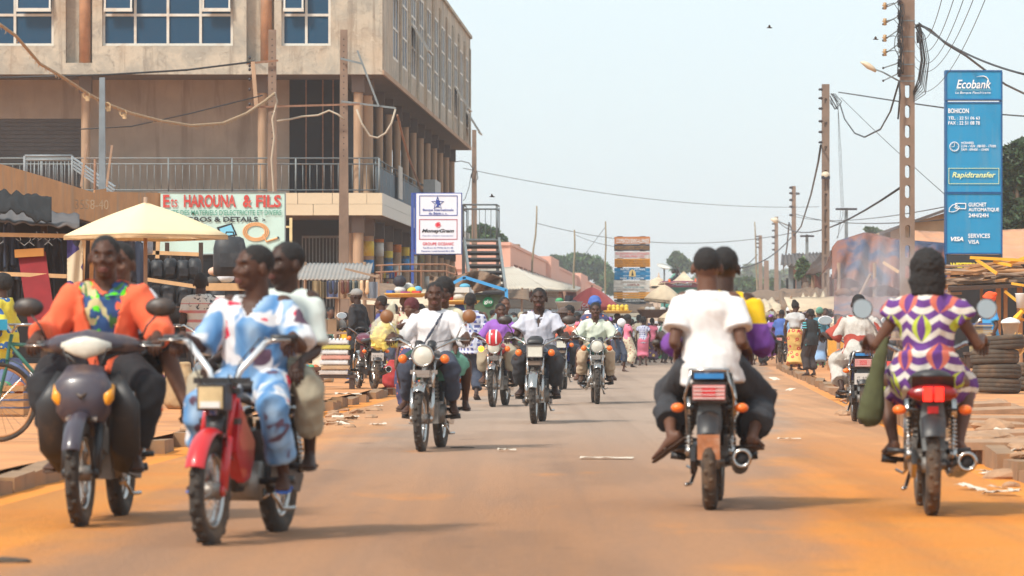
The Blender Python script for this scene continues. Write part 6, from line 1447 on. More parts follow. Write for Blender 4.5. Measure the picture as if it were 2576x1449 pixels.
def fingers(J,kk,curl=1.0):
    """four unequal bent fingers and a thumb rooted inside the palm"""
    s=J['s']; e=MB(); c=J['wr'+kk]; h=J['hd'+kk]; sg=1 if kk=='L' else -1
    up=V((0,0,1)); side=h.cross(up); 
    if side.length<.3: side=V(J['l'])*-sg if False else J['f'].cross(h)
    side.normalize(); dn=side.cross(h).normalized()
    if dn.z>0 and abs(h.z)<.8: dn=-dn
    for i,(L,o) in enumerate(((.070,.030),(.080,.010),(.074,-.010),(.058,-.029))):
        p=c+(h*.082+side*o)*s; d=h; pts=[p]; a=0
        for j,fr in enumerate((.45,.32,.26)):
            a+=curl*(.75 if j else .45)*1.0; d=(h*math.cos(a)+dn*math.sin(a)); p=p+d*(L*fr*s*1.15); pts.append(p)
        e.tube(pts,[.0098*s,.0095*s,.0088*s,.0065*s],8)
    ts=side*(1 if (side.dot(J['l'])*sg<0) else -1)
    p=c+(h*.025+ts*.028)*s; e.tube([p,p+(h*.028+ts*.022+dn*.012)*s,p+(h*.052+ts*.022+dn*.035*curl)*s,p+(h*.062+ts*.010+dn*.055*curl)*s],[.013*s,.012*s,.011*s,.007*s],8)
    return e
def cloth_post(amp=.006,seed=0,sc=9,J=None,vneck=None,stretchz=.45,ridge=1.0,open_=None):
    def post(co,no):
        n=len(co); d=np.empty(n)
        for i in range(n):
            x,y,z=co[i]; a=mnoise.noise(V((x*sc+seed,y*sc,z*sc*stretchz))); b=mnoise.noise(V((x*sc*2.3+7,y*sc*2.3+seed,z*sc*1.1+x*4)))
            c=mnoise.noise(V((x*4.1+z*5+seed,y*4.1-z*4,z*2.0)))
            d[i]=(a*.6+(1-2*abs(b))*.35*ridge+(.42-abs(c)*1.6)*1.0)
        co=co+no*(d*amp)[:,None]
        if vneck and J:
            s=J['s']; h=np.array(J['hip']);U=np.array(J['U']);Fv=np.array(J['F']);L=np.array(J['lt']); r=co-h; t=(r@U)/(s*J['tz']); f=(r@Fv)/s; l=np.abs(r@L)/s
            top,low,w=vneck; q=np.clip((t-low)/(top-low),0,1.2); ins=(f>0.02)&(l<w*q)&(t>low); 
            co=co.copy(); co[ins]-=Fv*(.045*s)
        return co
    return post
def garment_torso(J,g,slv,hem,fem=0,flare=.0,sg=.014,cuff=None,belly=0,cowl=0):
    """shirt: hem below hips in torso units, slv = how far down the arm (0..2)"""
    mb=MB(); s=J['s']; torso_mb(mb,J,g,fem,zlo=hem,flare=flare,belly=belly)
    for kk,q in (('L',1),('R',-1)):
        a,b,c=J['sh'+kk],J['el'+kk],J['wr'+kk]; ai=a-J['lt']*q*.05*s+J['U']*.0
        mb.sph(a-J['lt']*q*.020*s-J['U']*.012*s,(.054+g*.45)*s,12,8); mb.sph(a-J['lt']*q*.065*s+J['U']*.010*s,(.050+g*.4)*s,10,7)
        if slv<=0: continue
        if slv<=1: pts=seg(a,b,0,slv*.4,slv*.8,slv); rs=[(.050+sg)*s,(.051+sg)*s,(.050+sg+(cuff or .004)*.6)*s,(.050+sg+(cuff or .006))*s]
        else: pts=seg(a,b,0,.4,.8,1)+seg(b,c,.25*(slv-1),.6*(slv-1),(slv-1)); rs=[(.050+sg)*s,(.050+sg)*s,(.045+sg)*s,(.045+sg)*s,(.043+sg)*s,(.037+sg)*s,(.030+sg+(cuff or 0))*s]
        mb.tube(pts,rs,14)
    if slv>=0: mb.tube([J['neck']-J['U']*.06*s,J['neck']-J['U']*.012*s],[(.098*s,.082*s),(.062*s,.060*s)],14,ref=J['lt'])
    return mb
def garment_legs(J,g=.012,length=1.8,flare=.02,fem=0):
    mb=MB(); s=J['s']; h=J['hip'];U=J['U']
    mb.tube([h-U*.09*s,h-U*.02*s,h+U*.07*s,h+U*.11*s],[((.13+g)*s,(.11+g)*s),((.155+g)*s,(.12+g)*s),((.145+g)*s,(.11+g)*s),((.135+g)*s,(.103+g)*s)],14,ref=J['l'])
    for kk in 'LR':
        a,b,c=J['hp'+kk],J['kn'+kk],J['an'+kk]
        pts=seg(a,b,0,.25,.6,min(1,length)); rs=[(.092+g)*s,(.092+g)*s,(.078+g)*s,(.064+g+.01)*s]
        if length>1:
            q=length-1; pts+=seg(b,c,.12*q/.8,.45*q/.8,q); rs+=[(.064+g)*s,(.058+g+flare*.5)*s,(.048+g+flare)*s]
        mb.sph(a,(.095+g)*s,12,8); mb.tube(pts,rs,14)
    return mb
def garment_skirt(J,length=.75,g=.02,flare=.10,n=20):
    mb=MB(); s=J['s']; h=J['hip']; ka=(J['knL']+J['knR'])/2; aa=(J['anL']+J['anR'])/2; w=(J['knL']-J['knR']).length/2
    pts=[h+J['U']*.10*s,h,h.lerp(ka,.5),ka]; rs=[((.14+g)*s,(.11+g)*s),((.175+g)*s,(.135+g)*s),((.16+g+flare*.4)*s,(.125+g+flare*.4)*s),((.10+g+flare*.6)*s+w*.6,(.10+g+flare*.6)*s)]
    q=length*2-1
    if q>0: pts+= [ka.lerp(aa,q*.6),ka.lerp(aa,q)]; rs+=[((.12+g+flare*.8)*s+w*.4,(.12+g+flare*.8)*s),((.12+g+flare)*s+w*.4,(.12+g+flare)*s)]
    mb.tube(pts,rs,n,ref=J['l']); return mb
def hair_mb(J,kind):
    mb=MB(); s=J['s']*1.13; hc=J['head']; hf,hl,hu=J['hf'],J['hl'],J['hu']; M3=Matrix((hf,hl,hu)).transposed().to_4x4(); at=lambda x,y,z: hc+(hf*x+hl*y+hu*z)*s
    if kind=='short': mb.sph(at(-.019,0,.038),(.096*s,.0775*s,.084*s),18,12,M3)
    elif kind=='crop': mb.sph(at(-.022,0,.040),(.097*s,.0795*s,.088*s),18,12,M3); mb.sph(at(-.05,0,.0),(.066*s,.068*s,.06*s),12,8,M3)
    elif kind=='bob':
        mb.sph(at(-.018,0,.04),(.112*s,.098*s,.104*s),18,12,M3); mb.sph(at(-.030,0,-.04),(.098*s,.104*s,.095*s),16,10,M3); mb.sph(at(-.045,0,-.095),(.08*s,.096*s,.055*s),14,8,M3)
    elif kind=='afro':
        mb.sph(at(-.03,0,.055),(.115*s,.10*s,.105*s),16,10,M3)
    elif kind=='bun':
        mb.sph(at(-.024,0,.04),(.098*s,.081*s,.088*s),16,10,M3); mb.sph(at(-.06,0,.115),(.05*s,.05*s,.045*s),12,8,M3)
    elif kind=='wrap':
        mb.sph(at(-.02,0,.045),(.108*s,.092*s,.098*s),16,10,M3); mb.tube([at(.075,.05,.04),at(.09,0,.062),at(.075,-.05,.04),at(-.03,-.09,.03),at(-.11,0,.02),at(-.03,.09,.03),at(.075,.05,.04)],.02*s,8); mb.sph(at(-.09,.03,.09),(.05*s,.05*s,.04*s),10,7,M3)
    elif kind=='cap':
        mb.sph(at(-.012,0,.052),(.104*s,.084*s,.075*s),16,10,M3); mb.tube([at(.07,0,.05),at(.11,0,.045),at(.15,0,.032)],[(.07*s,.012*s),(.065*s,.010*s),(.045*s,.008*s)],12,ref=hl)
    elif kind=='hat':
        mb.sph(at(-.01,0,.06),(.105*s,.09*s,.07*s),16,10,M3); mb.tube([at(-.01,0,.028),at(-.01,0,.040)],[.15*s,.12*s],20,)
    return mb
def hair_post(seed,amp=.004):
    def post(co,no):
        d=np.array([mnoise.noise(V((x*60+seed,y*60,z*60))) for x,y,z in co]); return co+no*(d*amp)[:,None]
    return post
def m_skin(name,c):
    m,nt,b=newmat(name); v,x,y,z=xyz('Object'); n=noi(v,14,4,.6); setcol(b,mulc(c,(n-.5)*.5+1.0)); b.inputs['Roughness'].default_value=.55; b.inputs['Specular IOR Level'].default_value=.3
    b.inputs['Subsurface Weight'].default_value=0; setbump(b,noi(v,120,2,.6),.08,.003); return m
SK=[m_skin('dark_brown_skin',(.075,.034,.022)),m_skin('brown_skin',(.12,.055,.034)),m_skin('deep_skin',(.05,.025,.018))]
M_HAIR=mat('black_hair',(.012,.010,.010),.85,.3,60,bump=.5); M_EYE=mat('eye_white',(.16,.13,.115),.6,bump=0); M_LIP=mat('lip_tone',(.16,.055,.045),.5,bump=0); M_IRIS=mat('dark_iris',(.012,.008,.006),.2,bump=0)
M_SAND=mat('leather_sandal',(.07,.035,.02),.7,.3,8)
def person(lab,pos,rz,J,skin=0,fem=0,top=None,bot=None,hair='short',hairm=None,q=1,shoes='sandal',face=False,group=None,seed=0,z=None,vox=None,curl=(1,1),extra=None,collar=None):
    """top/bot: dict(mat=..., + garment arguments); q: 0 near, 1 mid, 2 far"""
    t=thing('person',lab,'person',(pos[0],pos[1],pos[2] if len(pos)>2 else 0),rz,group); s=J['s']
    vx=(.0078,.0115,.022)[q]; vc=(.0125,.017,.028)[q]; amp=(.019,.016,.011)[q]
    mb=body_mb(J,fem,fine=(q==0)); ex=None
    if q==0: ex=fingers(J,'L',curl[0]); e2=fingers(J,'R',curl[1]); ex.add(e2.v,e2.f)
    blob(t,'body',mb,SK[skin],vx,3 if q==0 else 2,eyes_post(J) if q<2 else None,ex)
    if hair: blob(t,'hair' if hair not in('cap','hat','wrap') else {'cap':'cap','hat':'hat','wrap':'head_wrap'}[hair],hair_mb(J,hair),hairm or M_HAIR,(.010,.014,.022)[q],1,hair_post(seed,(.010 if hair in('bob','afro') else .004) if q<2 else .006))
    if top:
        k=dict(top); mm=k.pop('mat'); v=k.pop('vneck',None); am=k.pop('amp',amp); gm=garment_torso(J,k.pop('g',.016),k.pop('slv',.6),k.pop('hem',-.12),fem,k.pop('flare',.01),k.pop('sg',.014),k.pop('cuff',None),k.pop('belly',0))
        blob(t,k.pop('name','shirt'),gm,mm,vc,2,cloth_post(am,seed,9,J,v))
    if bot:
        for bt in (bot if isinstance(bot,list) else [bot]):
            k=dict(bt); mm=k.pop('mat'); typ=k.pop('type','legs')
            gm=garment_legs(J,k.pop('g',.012),k.pop('length',1.8),k.pop('flare',.012)) if typ=='legs' else garment_skirt(J,k.pop('length',.75),k.pop('g',.02),k.pop('flare',.04))
            blob(t,{'legs':'trousers','skirt':'skirt'}[typ],gm,mm,vc,2,cloth_post(amp,seed+3,9))
    if extra:
        for nm,gm,mm,post in extra(J): blob(t,nm,gm,mm,vc,2,post)
    if q<2:
        for kk in 'LR':
            an=J['an'+kk]; tt=J['toe'+kk]; up=(V((0,0,1))-tt*tt.z).normalized(); sd=tt.cross(up)
            m=MB(); m.tube([an-tt*.085*s-up*.072*s,an-tt*.03*s-up*.074*s,an+tt*.08*s-up*.076*s,an+tt*.15*s-up*.078*s,an+tt*.20*s-up*.078*s],[(.028*s,.008*s),(.036*s,.009*s),(.045*s,.009*s),(.046*s,.008*s),(.03*s,.007*s)],12,ref=sd)
            if shoes=='shoe': m.tube([an-tt*.07*s-up*.03*s,an+up*.01*s-tt*.02*s,an+tt*.06*s-up*.03*s,an+tt*.15*s-up*.05*s,an+tt*.20*s-up*.06*s],[(.03*s,.04*s),(.045*s,.05*s),(.045*s,.04*s),(.046*s,.026*s),(.03*s,.015*s)],12,ref=sd)
            else: m.tube([an+tt*.05*s-up*.07*s+sd*.045*s,an+tt*.07*s-up*.028*s+sd*.01*s,an+tt*.10*s-up*.035*s-sd*.01*s,an+tt*.06*s-up*.07*s-sd*.048*s],.007*s,6)
            m.obj('shoe' if shoes=='shoe' else 'sandal',M_SAND if shoes!='blue' else mat('blue_sandal',(.03,.12,.45),.6),t,True)
    if face:
        s=J['s']*1.13; hc=J['head'];hf,hl,hu=J['hf'],J['hl'],J['hu']; at=lambda x,y,z: hc+(hf*x+hl*y+hu*z)*s
        for y in (-1,1):
            m=MB(); m.sph(at(.0625,y*.033,.010),(.010*s,.013*s,.0075*s),10,7,Matrix((hf,hl,hu)).transposed().to_4x4()); e=m.obj('eye',M_EYE,t,True); m=MB(); m.sph(at(.0705,y*.033,.010),.0050*s,8,6); m.obj('iris',M_IRIS,e,True)
            m=MB(); m.tube([at(.078,y*.017,.036),at(.080,y*.034,.041),at(.070,y*.050,.036)],[.003*s,.0045*s,.003*s],6); m.obj('eyebrow',M_HAIR,t,True)
        m=MB(); m.tube([at(.078,.024,-.056),at(.096,.008,-.051),at(.097,0,-.053),at(.096,-.008,-.051),at(.078,-.024,-.056)],.006*s,6); m.tube([at(.078,.020,-.062),at(.094,0,-.065),at(.078,-.020,-.062)],.007*s,6); m.obj('lips',M_LIP,t,True)
    if collar is not None:
        s=J['s']; m=MB(); U=J['U'];Fv=J['F'];L=J['lt'];n=J['neck']
        ring=[n-U*.005*s+(-Fv*math.cos(a)*.068+L*math.sin(a)*.076)*s+Fv*(.02*s*(1-math.cos(a)))-U*(.028*s*(1-math.cos(a))) for a in [i*PI/8*.95-PI*.95 for i in range(17)]]
        m.tube(ring,[(.010*s,.024*s)]*17,8,ref=U)
        for y in (1,-1):
            a=n+(Fv*.06+L*.048*y-U*.035)*s; b=n+(Fv*.10+L*.015*y-U*.075)*s; c_=n+(Fv*.112+L*.065*y-U*.125)*s; d_=n+(Fv*.075+L*.090*y-U*.05)*s
            q_=[a,b,c_,d_]; o=Fv*.008*s; m.add(q_+[p+o for p in q_],[(0,1,2,3),(7,6,5,4),(0,4,5,1),(1,5,6,2),(2,6,7,3),(3,7,4,0)])
        m.obj('collar',collar,t)
    return t
# ================================================================ fabrics
def fab(name,col,var=.10,scale=5,dirt=None,da=.3): return mat('cloth_'+name,col,.9,var,scale,dirt=dirt,dirtamt=da,dscale=4,bump=.1)
def fnew(name): m,nt,b=newmat('cloth_'+name); b.inputs['Roughness'].default_value=.9; v,x,y,z=xyz('Object'); return m,b,v,x,y,z
def cm_(c,a): return c if not isinstance(c,X) else c
def m_jacket():
    m,b,v,x,y,z=fnew('coral_jacket'); wh=z.gt(1.20)*y.abs().gt(.10)*x.lt(-.16); n=noi(v,5,4)
    setcol(b,mulc(mixc(wh,(.80,.135,.055),(.72,.70,.72)),(n-.5)*.3+1.0)); return m
def m_print1():
    m,b,v,x,y,z=fnew('green_blue_print'); n=noi(v,6,2,.4,2.5); n2=noi(v,5,2,.4,1.5)
    c=mixc(n.gt(.55),(.025,.07,.20),(.10,.60,.01)); c=mixc(n2.gt(.57),c,(.50,.42,.22)); c=mixc(n.lt(.36),c,(.04,.14,.035)); setcol(b,c); return m
def m_plaid():
    m,b,v,x,y,z=fnew('sky_blue_check_print'); a=(y*48.0+x*20.0).sin()*.5+.5; c2=(z*46.0).sin()*.5+.5
    c=mixc(a*.7,(.07,.20,.42),(.40,.54,.68)); c=mixc(c2*.6,c,(.10,.24,.45)); n=noi(v,5,2,.4,.8); c=mixc(ramp(n,.52,.57),c,(.62,.62,.64)); c=mixc(n.gt(.66),c,(.62,.03,.07)); n2=noi(v,5.5,2,.4,.5); c=mixc(ramp(1.0-n2,.62,.66),c,(.10,.055,.09)); setcol(b,c); return m
def m_dress():
    m,b,v,x,y,z=fnew('purple_leaf_print'); Y=(y+x*.5)/.205; Zr=z/.165; row=Zr.fl(); yy=(Y+row.mod(2.0)*.5).fr()-.5; zz=Zr.fr()-.5; par=1.0-zz*zz*4.0
    inner=(yy.abs()-par*.13).lt(0.0); outer=(yy.abs()-par*.30).lt(0.0); wave=((z+(Y*3.1416).sin().abs()*.05)*76.0).sin().gt(-.15)
    c=mixc(wave,(.62,.58,.52),(.115,.035,.20)); oc=mixc(row.mod(2.0),(.42,.50,.05),(.52,.13,.09)); c=mixc(outer,c,oc); c=mixc(inner,c,(.115,.035,.20)); n=noi(v,40,3); setcol(b,mulc(c,(n-.5)*.35+1.0)); return m
def m_spots(name,base,spot,sc,th=.25,third=None):
    m,b,v,x,y,z=fnew(name); d=X(vor(v,sc)); c=mixc(d.lt(th),base,spot)
    if third: c=mixc(d.lt(th*.45),c,third)
    n=noi(v,30,2); setcol(b,mulc(c,(n-.5)*.3+1.0)); return m
def m_patch(name,a,c_,sc=3.2,th=.5):
    m,b,v,x,y,z=fnew(name); n=noi(v,sc,2,.3,.5); f=noi(v,60,3); setcol(b,mulc(mixc(n.gt(th),a,c_),(f-.5)*.6+1.0)); return m
def m_yellowpurple():
    m,b,v,x,y,z=fnew('purple_shirt_yellow_yoke'); c=mixc(z.gt(1.10),(.17,.055,.30),(.80,.50,.01)); c=mixc(z.gt(1.33),c,(.17,.055,.30)); n=noi(v,6,4); setcol(b,mulc(c,(n-.5)*.3+1.0)); return m
def m_check(name,a,b_,k=90):
    m,b,v,x,y,z=fnew(name); q=((y+x)*float(k)).sin().gt(.1)*((z*float(k)).sin().gt(-.3)); setcol(b,mixc(q,a,b_)); return m
def m_tee():
    m,b,v,x,y,z=fnew('striped_print_tee'); st=(z*55.0).sin().gt(.55)*z.lt(1.28); c=mixc(st,(.55,.54,.50),(.50,.20,.20)); n=noi(v,16,3,.6,1); c=mixc(n.gt(.6)*z.lt(1.42)*z.gt(1.2),c,(.05,.05,.06)); setcol(b,c); return m
def m_boy():
    m,b,v,x,y,z=fnew('black_tee_blue_stripes'); st=y.abs().gt(.15)*((z*120.0).sin().gt(.4)); setcol(b,mixc(st,(.018,.022,.026),(.12,.5,.55))); return m
C_JK=m_jacket();C_P1=m_print1();C_PL=m_plaid();C_DR=m_dress();C_YP=m_yellowpurple();C_TEE=m_tee()
C_WH=fab('white',(.72,.71,.73),.05); C_WHD=fab('worn_white',(.70,.68,.67),.06,3,dirt=(.45,.32,.23),da=.45); C_GRY=fab('pale_grey',(.48,.49,.56),.10,3); C_MINT=fab('pale_mint',(.56,.60,.50),.07)
C_BLK=fab('black',(.018,.018,.022)); C_CHAR=fab('charcoal',(.035,.036,.042)); C_NAVY=fab('navy_grey',(.045,.055,.085)); C_KH=fab('khaki',(.34,.30,.22)); C_BEI=fab('beige',(.47,.36,.25),.1,4,dirt=(.3,.2,.13)); C_PUR=fab('purple',(.26,.10,.42)); C_GRN=fab('sea_green',(.12,.30,.23)); C_BLU=fab('blue',(.06,.13,.40)); C_LBL=fab('light_blue',(.25,.40,.62)); C_SAL=fab('salmon',(.80,.20,.12)); C_PINK=fab('pink',(.75,.20,.30)); C_BRN=fab('brown',(.12,.07,.045)); C_PAL=fab('pale_mint_white',(.60,.66,.62),.06)
C_RW=m_patch('red_and_grey_patchwork',(.50,.47,.43),(.36,.06,.04),3.4,.52); C_HEART=m_spots('heart_print_wrapper',(.62,.42,.14),(.52,.03,.04),7,.30,(.70,.55,.25)); C_FLO=m_spots('floral_red_green',(.62,.55,.40),(.42,.04,.07),14,.30,(.12,.22,.05)); C_ORB=m_spots('brown_circle_wrapper',(.09,.04,.10),(.50,.32,.03),6,.32,(.75,.60,.4)); C_CHK=m_check('blue_white_check',(.60,.62,.74),(.11,.13,.36)); C_TILE=m_spots('yellow_blue_diamond',(.60,.50,.05),(.03,.11,.30),7,.33,(.62,.5,.1)); C_OR=m_spots('orange_navy_print',(.06,.06,.14),(.62,.16,.04),16,.3)
# ================================================================ motorcycles and riders
RID='riders on the street'; MC='motorcycles on the street'
# 1 scooter, coral jacket
pos,rz=place2(205,1325,303,1.20)
make_bike('dark plum scooter with wide headlamp and amber corner lamps at left',pos,rz,'scooter',(.050,.040,.055),mirrors=(1,1),mcol=M_BLKP,group=MC,tail='sport')
J=pose_ride(s=1.0,seat=(-.16,.86),lean=.08,grips=((.20,.335,1.0),(.20,-.335,1.0)),pegs=((.12,.20,.30),(.10,-.22,.30)),kn=1.3,el=1.3,headyaw=.05)
person('rider in coral jacket over green print shirt on the dark scooter',pos,rz,J,0,0,dict(mat=C_P1,g=.012,slv=.3,hem=-.12,vneck=(.46,.40,.04)),dict(mat=C_BLK,g=.012,length=1.85,flare=.015),'short',q=0,face=True,group=RID,seed=1,collar=C_P1,
  extra=lambda J:[('jacket',garment_torso(J,.042,1.85,-.10,flare=.01,sg=.036,cuff=.012),C_JK,cloth_post(.016,5,7,J,(.52,-.12,.15)))])
J=pose_ride(s=.98,seat=(-.50,.84),lean=.08,grips=((-.30,.26,.86),(-.30,-.26,.86)),pegs=((-.02,.46,.56),(-.25,-.25,.36)),kn=1.2,headyaw=-.1,side=.05)
person('passenger in white shirt behind the coral jacket rider, bare leg hanging',pos,rz,J,1,0,dict(mat=C_WH,slv=.6,g=.05),dict(mat=C_BLK,length=1.1,g=.05,flare=.07),'crop',q=0,face=True,group=RID,seed=2)
# 2 red moped
pos,rz=place2(537,1372,694,1.14)
make_bike('red moped with tall pale handlebars and square headlamp',pos,rz,'moped',(.50,.015,.02),mirrors=(0,0),ind=False,group=MC,R0=.275,tail='box')
J=pose_ride(s=.97,seat=(-.16,.79),lean=.08,grips=((.24,.30,1.0),(.24,-.28,1.0)),pegs=((.06,.20,.26),(.06,-.20,.26)),headyaw=-.75,el=.6,kn=.3,side=.06)
person('rider in sky blue check print outfit on the red moped looking aside',pos,rz,J,0,0,dict(mat=C_PL,g=.025,slv=.95,hem=-.14,flare=.02,cuff=.02,sg=.018,vneck=(.47,.36,.06)),dict(mat=C_PL,g=.010,length=1.75,flare=.02),'short',q=0,face=True,shoes='blue',group=RID,seed=3)
J=pose_ride(s=.96,seat=(-.46,.83),lean=.06,grips=((-.12,.24,.86),(-.14,-.24,.86)),pegs=((-.25,.25,.36),(-.25,-.25,.36)),headyaw=-.6,kn=.9,side=.24)
person('passenger in pale mint shirt and khaki trousers behind the check print rider',pos,rz,J,2,0,dict(mat=C_PAL,g=.03,slv=.9,cuff=.015,amp=.010),dict(mat=C_KH,g=.005,length=1.7,flare=.015),'short',q=0,face=True,group=RID,seed=4)
# 3 centre, white shirt
pos,rz=place2(1060,1138,1110,1.26)
make_bike('chrome fronted motorcycle with round headlamp carrying the white shirted rider',pos,rz,'classic',(.03,.03,.035),group=MC,mcol=mat('brown_mirror',(.22,.09,.03),.5))
J=pose_ride(s=.96,seat=(-.16,.80),lean=.12,headyaw=.12,el=.6,kn=.35,side=.03)
def strap(J):
    mb=MB(); s=J['s']; at=lambda t,f,l: J['hip']+(J['U']*t*J['tz']+J['F']*f+J['lt']*l)*s
    mb.tube([at(.47,-.05,.06),at(.475,.06,.085),at(.42,.145,.06),at(.36,.172,.035),at(.24,.178,-.03),at(.12,.175,-.10)],[(.019,.008)]*6,8,ref=J['lt']); return [('bag_strap',mb,C_NAVY,None)]
person('rider in white shirt with dark bag strap on the chrome fronted motorcycle',pos,rz,J,0,0,dict(mat=C_WH,g=.028,slv=1.15,hem=-.16,flare=.02,sg=.024,cuff=.02),dict(mat=C_NAVY,g=.008,length=1.8,flare=.015),'short',q=0,face=True,group=RID,seed=5,collar=C_WH,extra=strap)
J=pose_ride(s=.93,seat=(-.46,.84),lean=.10,grips=((-.12,.20,.92),(-.05,-.42,1.02)),pegs=((-.25,.26,.36),(-.25,-.28,.36)),headyaw=.1,kn=.9,side=.12)
person('woman passenger with big dark hair behind the white shirted rider holding a yellow bag',pos,rz,J,0,1,dict(mat=C_FLO,slv=.5,g=.02),dict(mat=C_GRN,type='skirt',length=.62,g=.04,flare=.05),'afro',q=1,face=True,group=RID,seed=6)
# the yellow bag
q=P(972,838,33.9); t=thing('carrier_bag','clear plastic bag full of yellow blocks held out beside the white shirt rider','bag',q); r=random.Random(6)
mb=MB(); mb.tube([(.06,0,.28),(.03,0,.16),(-.02,0,.06),(-.02,0,-.03),(-.01,0,-.10)],[.015,.06,.115,.13,.08],14); 
m=MB(); m.v=mb.v; m.f=mb.f
blk=mat('yellow_soap',(.80,.66,.16),.7,.1,5)
bm_=MB(); bm_.box((0,0,0),(.085,.055,.05)); bme=bm_.mesh('block',blk)
for i in range(34):
    zb=r.uniform(-.12,.07); a=r.uniform(0,6.28); rr_=r.uniform(.0,.085)*(1-.5*max(0,zb)/.07); inst(bme,'block',t,(-.02+rr_*math.cos(a)*1.15,rr_*math.sin(a)*.8,zb),(r.uniform(-.5,.5),r.uniform(-.5,.5),r.uniform(0,3)))
mm,nt,b=newmat('thin_clear_plastic'); b.inputs['Base Color'].default_value=(.85,.82,.65,1); b.inputs['Roughness'].default_value=.3; b.inputs['Alpha'].default_value=.33; b.inputs['Transmission Weight'].default_value=0
m.obj('plastic_film',mm,t,True)
# 4 purple rider
pos,rz=place2(1240,1025,1271,1.22)
b4=make_bike('red motorcycle with bulbous red headlamp cowl and one lit indicator',pos,rz,'classic',(.45,.02,.03),group=MC,ind_on=1,mirrors=(1,0),mcol=M_BLKP)
m=MB(); m.sph((.52,0,.96),(.10,.115,.125),18,12); cw=m.obj('headlamp_cowl',mat('paint_scarlet',(.62,.02,.035),.3,.05,5,coat=.4,bump=0),b4,True)
m=MB(); m.tube([(.52+.104*math.cos(a),.045*s_,.96+.128*math.sin(a)) for s_ in (1,) for a in [i*.2-.6 for i in range(10)]],[(.012,.004)]*10,6); m.tube([(.52+.104*math.cos(a),-.045,.96+.128*math.sin(a)) for a in [i*.2-.6 for i in range(10)]],[(.012,.004)]*10,6); m.obj('white_stripe',C_WH,cw)
J=pose_ride(s=.92,seat=(-.16,.79),lean=.10,headyaw=.35,kn=.4)
person('rider in purple shirt and khaki trousers on the red cowled motorcycle',pos,rz,J,0,0,dict(mat=C_PUR,g=.028,slv=1.0,vneck=(.47,.42,.03),cuff=.02),dict(mat=C_KH,g=.04,length=1.5,flare=.04),'short',q=1,face=True,group=RID,seed=7,collar=C_WH)
J=pose_ride(s=.97,seat=(-.48,.84),lean=.05,grips=((-.2,.2,.86),(-.2,-.2,.86)),pegs=((-.25,.25,.36),(-.25,-.25,.36)),headyaw=.5)
person('passenger in grey green shirt half hidden behind the purple shirted rider',pos,rz,J,1,0,dict(mat=fab('grey_green',(.22,.27,.25)),slv=.7,g=.02),dict(mat=C_BRN),'short',q=1,group=RID,seed=8)
# 5 grey shirt
pos,rz=place2(1344,1068,1364,1.22)
make_bike('motorcycle with rectangular headlamp, rust brown fork and black square mirrors',pos,rz,'rect',(.03,.05,.09),group=MC,mcol=M_BLKP)
J=pose_ride(s=1.04,seat=(-.16,.80),lean=.05,kn=.35,el=.5,headyaw=.0)
person('tall rider in pale grey short sleeved shirt and dark trousers, open collar',pos,rz,J,2,0,dict(mat=C_GRY,g=.03,slv=.62,hem=-.12,vneck=(.47,.29,.055),cuff=.03,sg=.02),dict(mat=C_CHAR,g=.010,length=1.78,flare=.02),'short',q=0,face=True,group=RID,seed=9,collar=C_GRY)
# 6 mint shirt
pos,rz=place2(1502,1018,1495,1.22)
make_bike('motorcycle with teal tank, round headlamp and white mirrors',pos,rz,'classic',(.03,.03,.035),(.01,.17,.18),group=MC,mcol=C_WH)
J=pose_ride(s=.95,seat=(-.16,.79),lean=.14,kn=.35,el=.6)
person('rider in pale mint shirt and beige trousers on the teal tank motorcycle',pos,rz,J,0,0,dict(mat=C_MINT,g=.03,slv=.9,vneck=(.47,.40,.04),cuff=.03,sg=.024),dict(mat=C_BEI,g=.015,length=1.85,flare=.02),'crop',q=0,face=True,group=RID,shoes='shoe',seed=10,collar=C_MINT)
J=pose_ride(s=.97,seat=(-.48,.86),lean=.02,grips=((-.2,.2,.90),(-.2,-.2,.90)),pegs=((-.25,.25,.36),(-.25,-.25,.36)),headyaw=.3)
person('woman passenger in blue headscarf and orange navy print behind the mint shirted rider',pos,rz,J,1,1,dict(mat=C_OR,slv=.6,g=.025),dict(mat=C_OR,type='skirt',length=.7),'wrap',C_BLU,q=1,face=True,group=RID,seed=11)
# 7 blue motorcycle behind
pos,rz=place2(1411,982,1420,1.22)
make_bike('bright blue motorcycle partly hidden behind the grey shirted rider',pos,rz,'rect',(.02,.06,.45),group=MC,mirrors=(0,0))
J=pose_ride(s=.95,lean=.1,headyaw=-.3)
person('rider in salmon shirt and brown bucket hat on the blue motorcycle',pos,rz,J,2,0,dict(mat=C_SAL,slv=.8,g=.03),dict(mat=C_CHAR),'hat',fab('brown_hat',(.10,.07,.06)),q=1,group=RID,seed=12)
J=pose_ride(s=.92,seat=(-.5,.84),lean=.05,grips=((-.2,.2,.90),(-.2,-.2,.90)),pegs=((-.25,.25,.36),(-.25,-.25,.36)))
person('passenger in pink top and dark skirt on the blue motorcycle',(pos.x+.10,pos.y+.1,pos.z),rz,J,1,1,dict(mat=C_PINK,slv=.2),dict(mat=C_NAVY,type='skirt',length=.85,flare=.05),'afro',q=1,group=RID,seed=13)
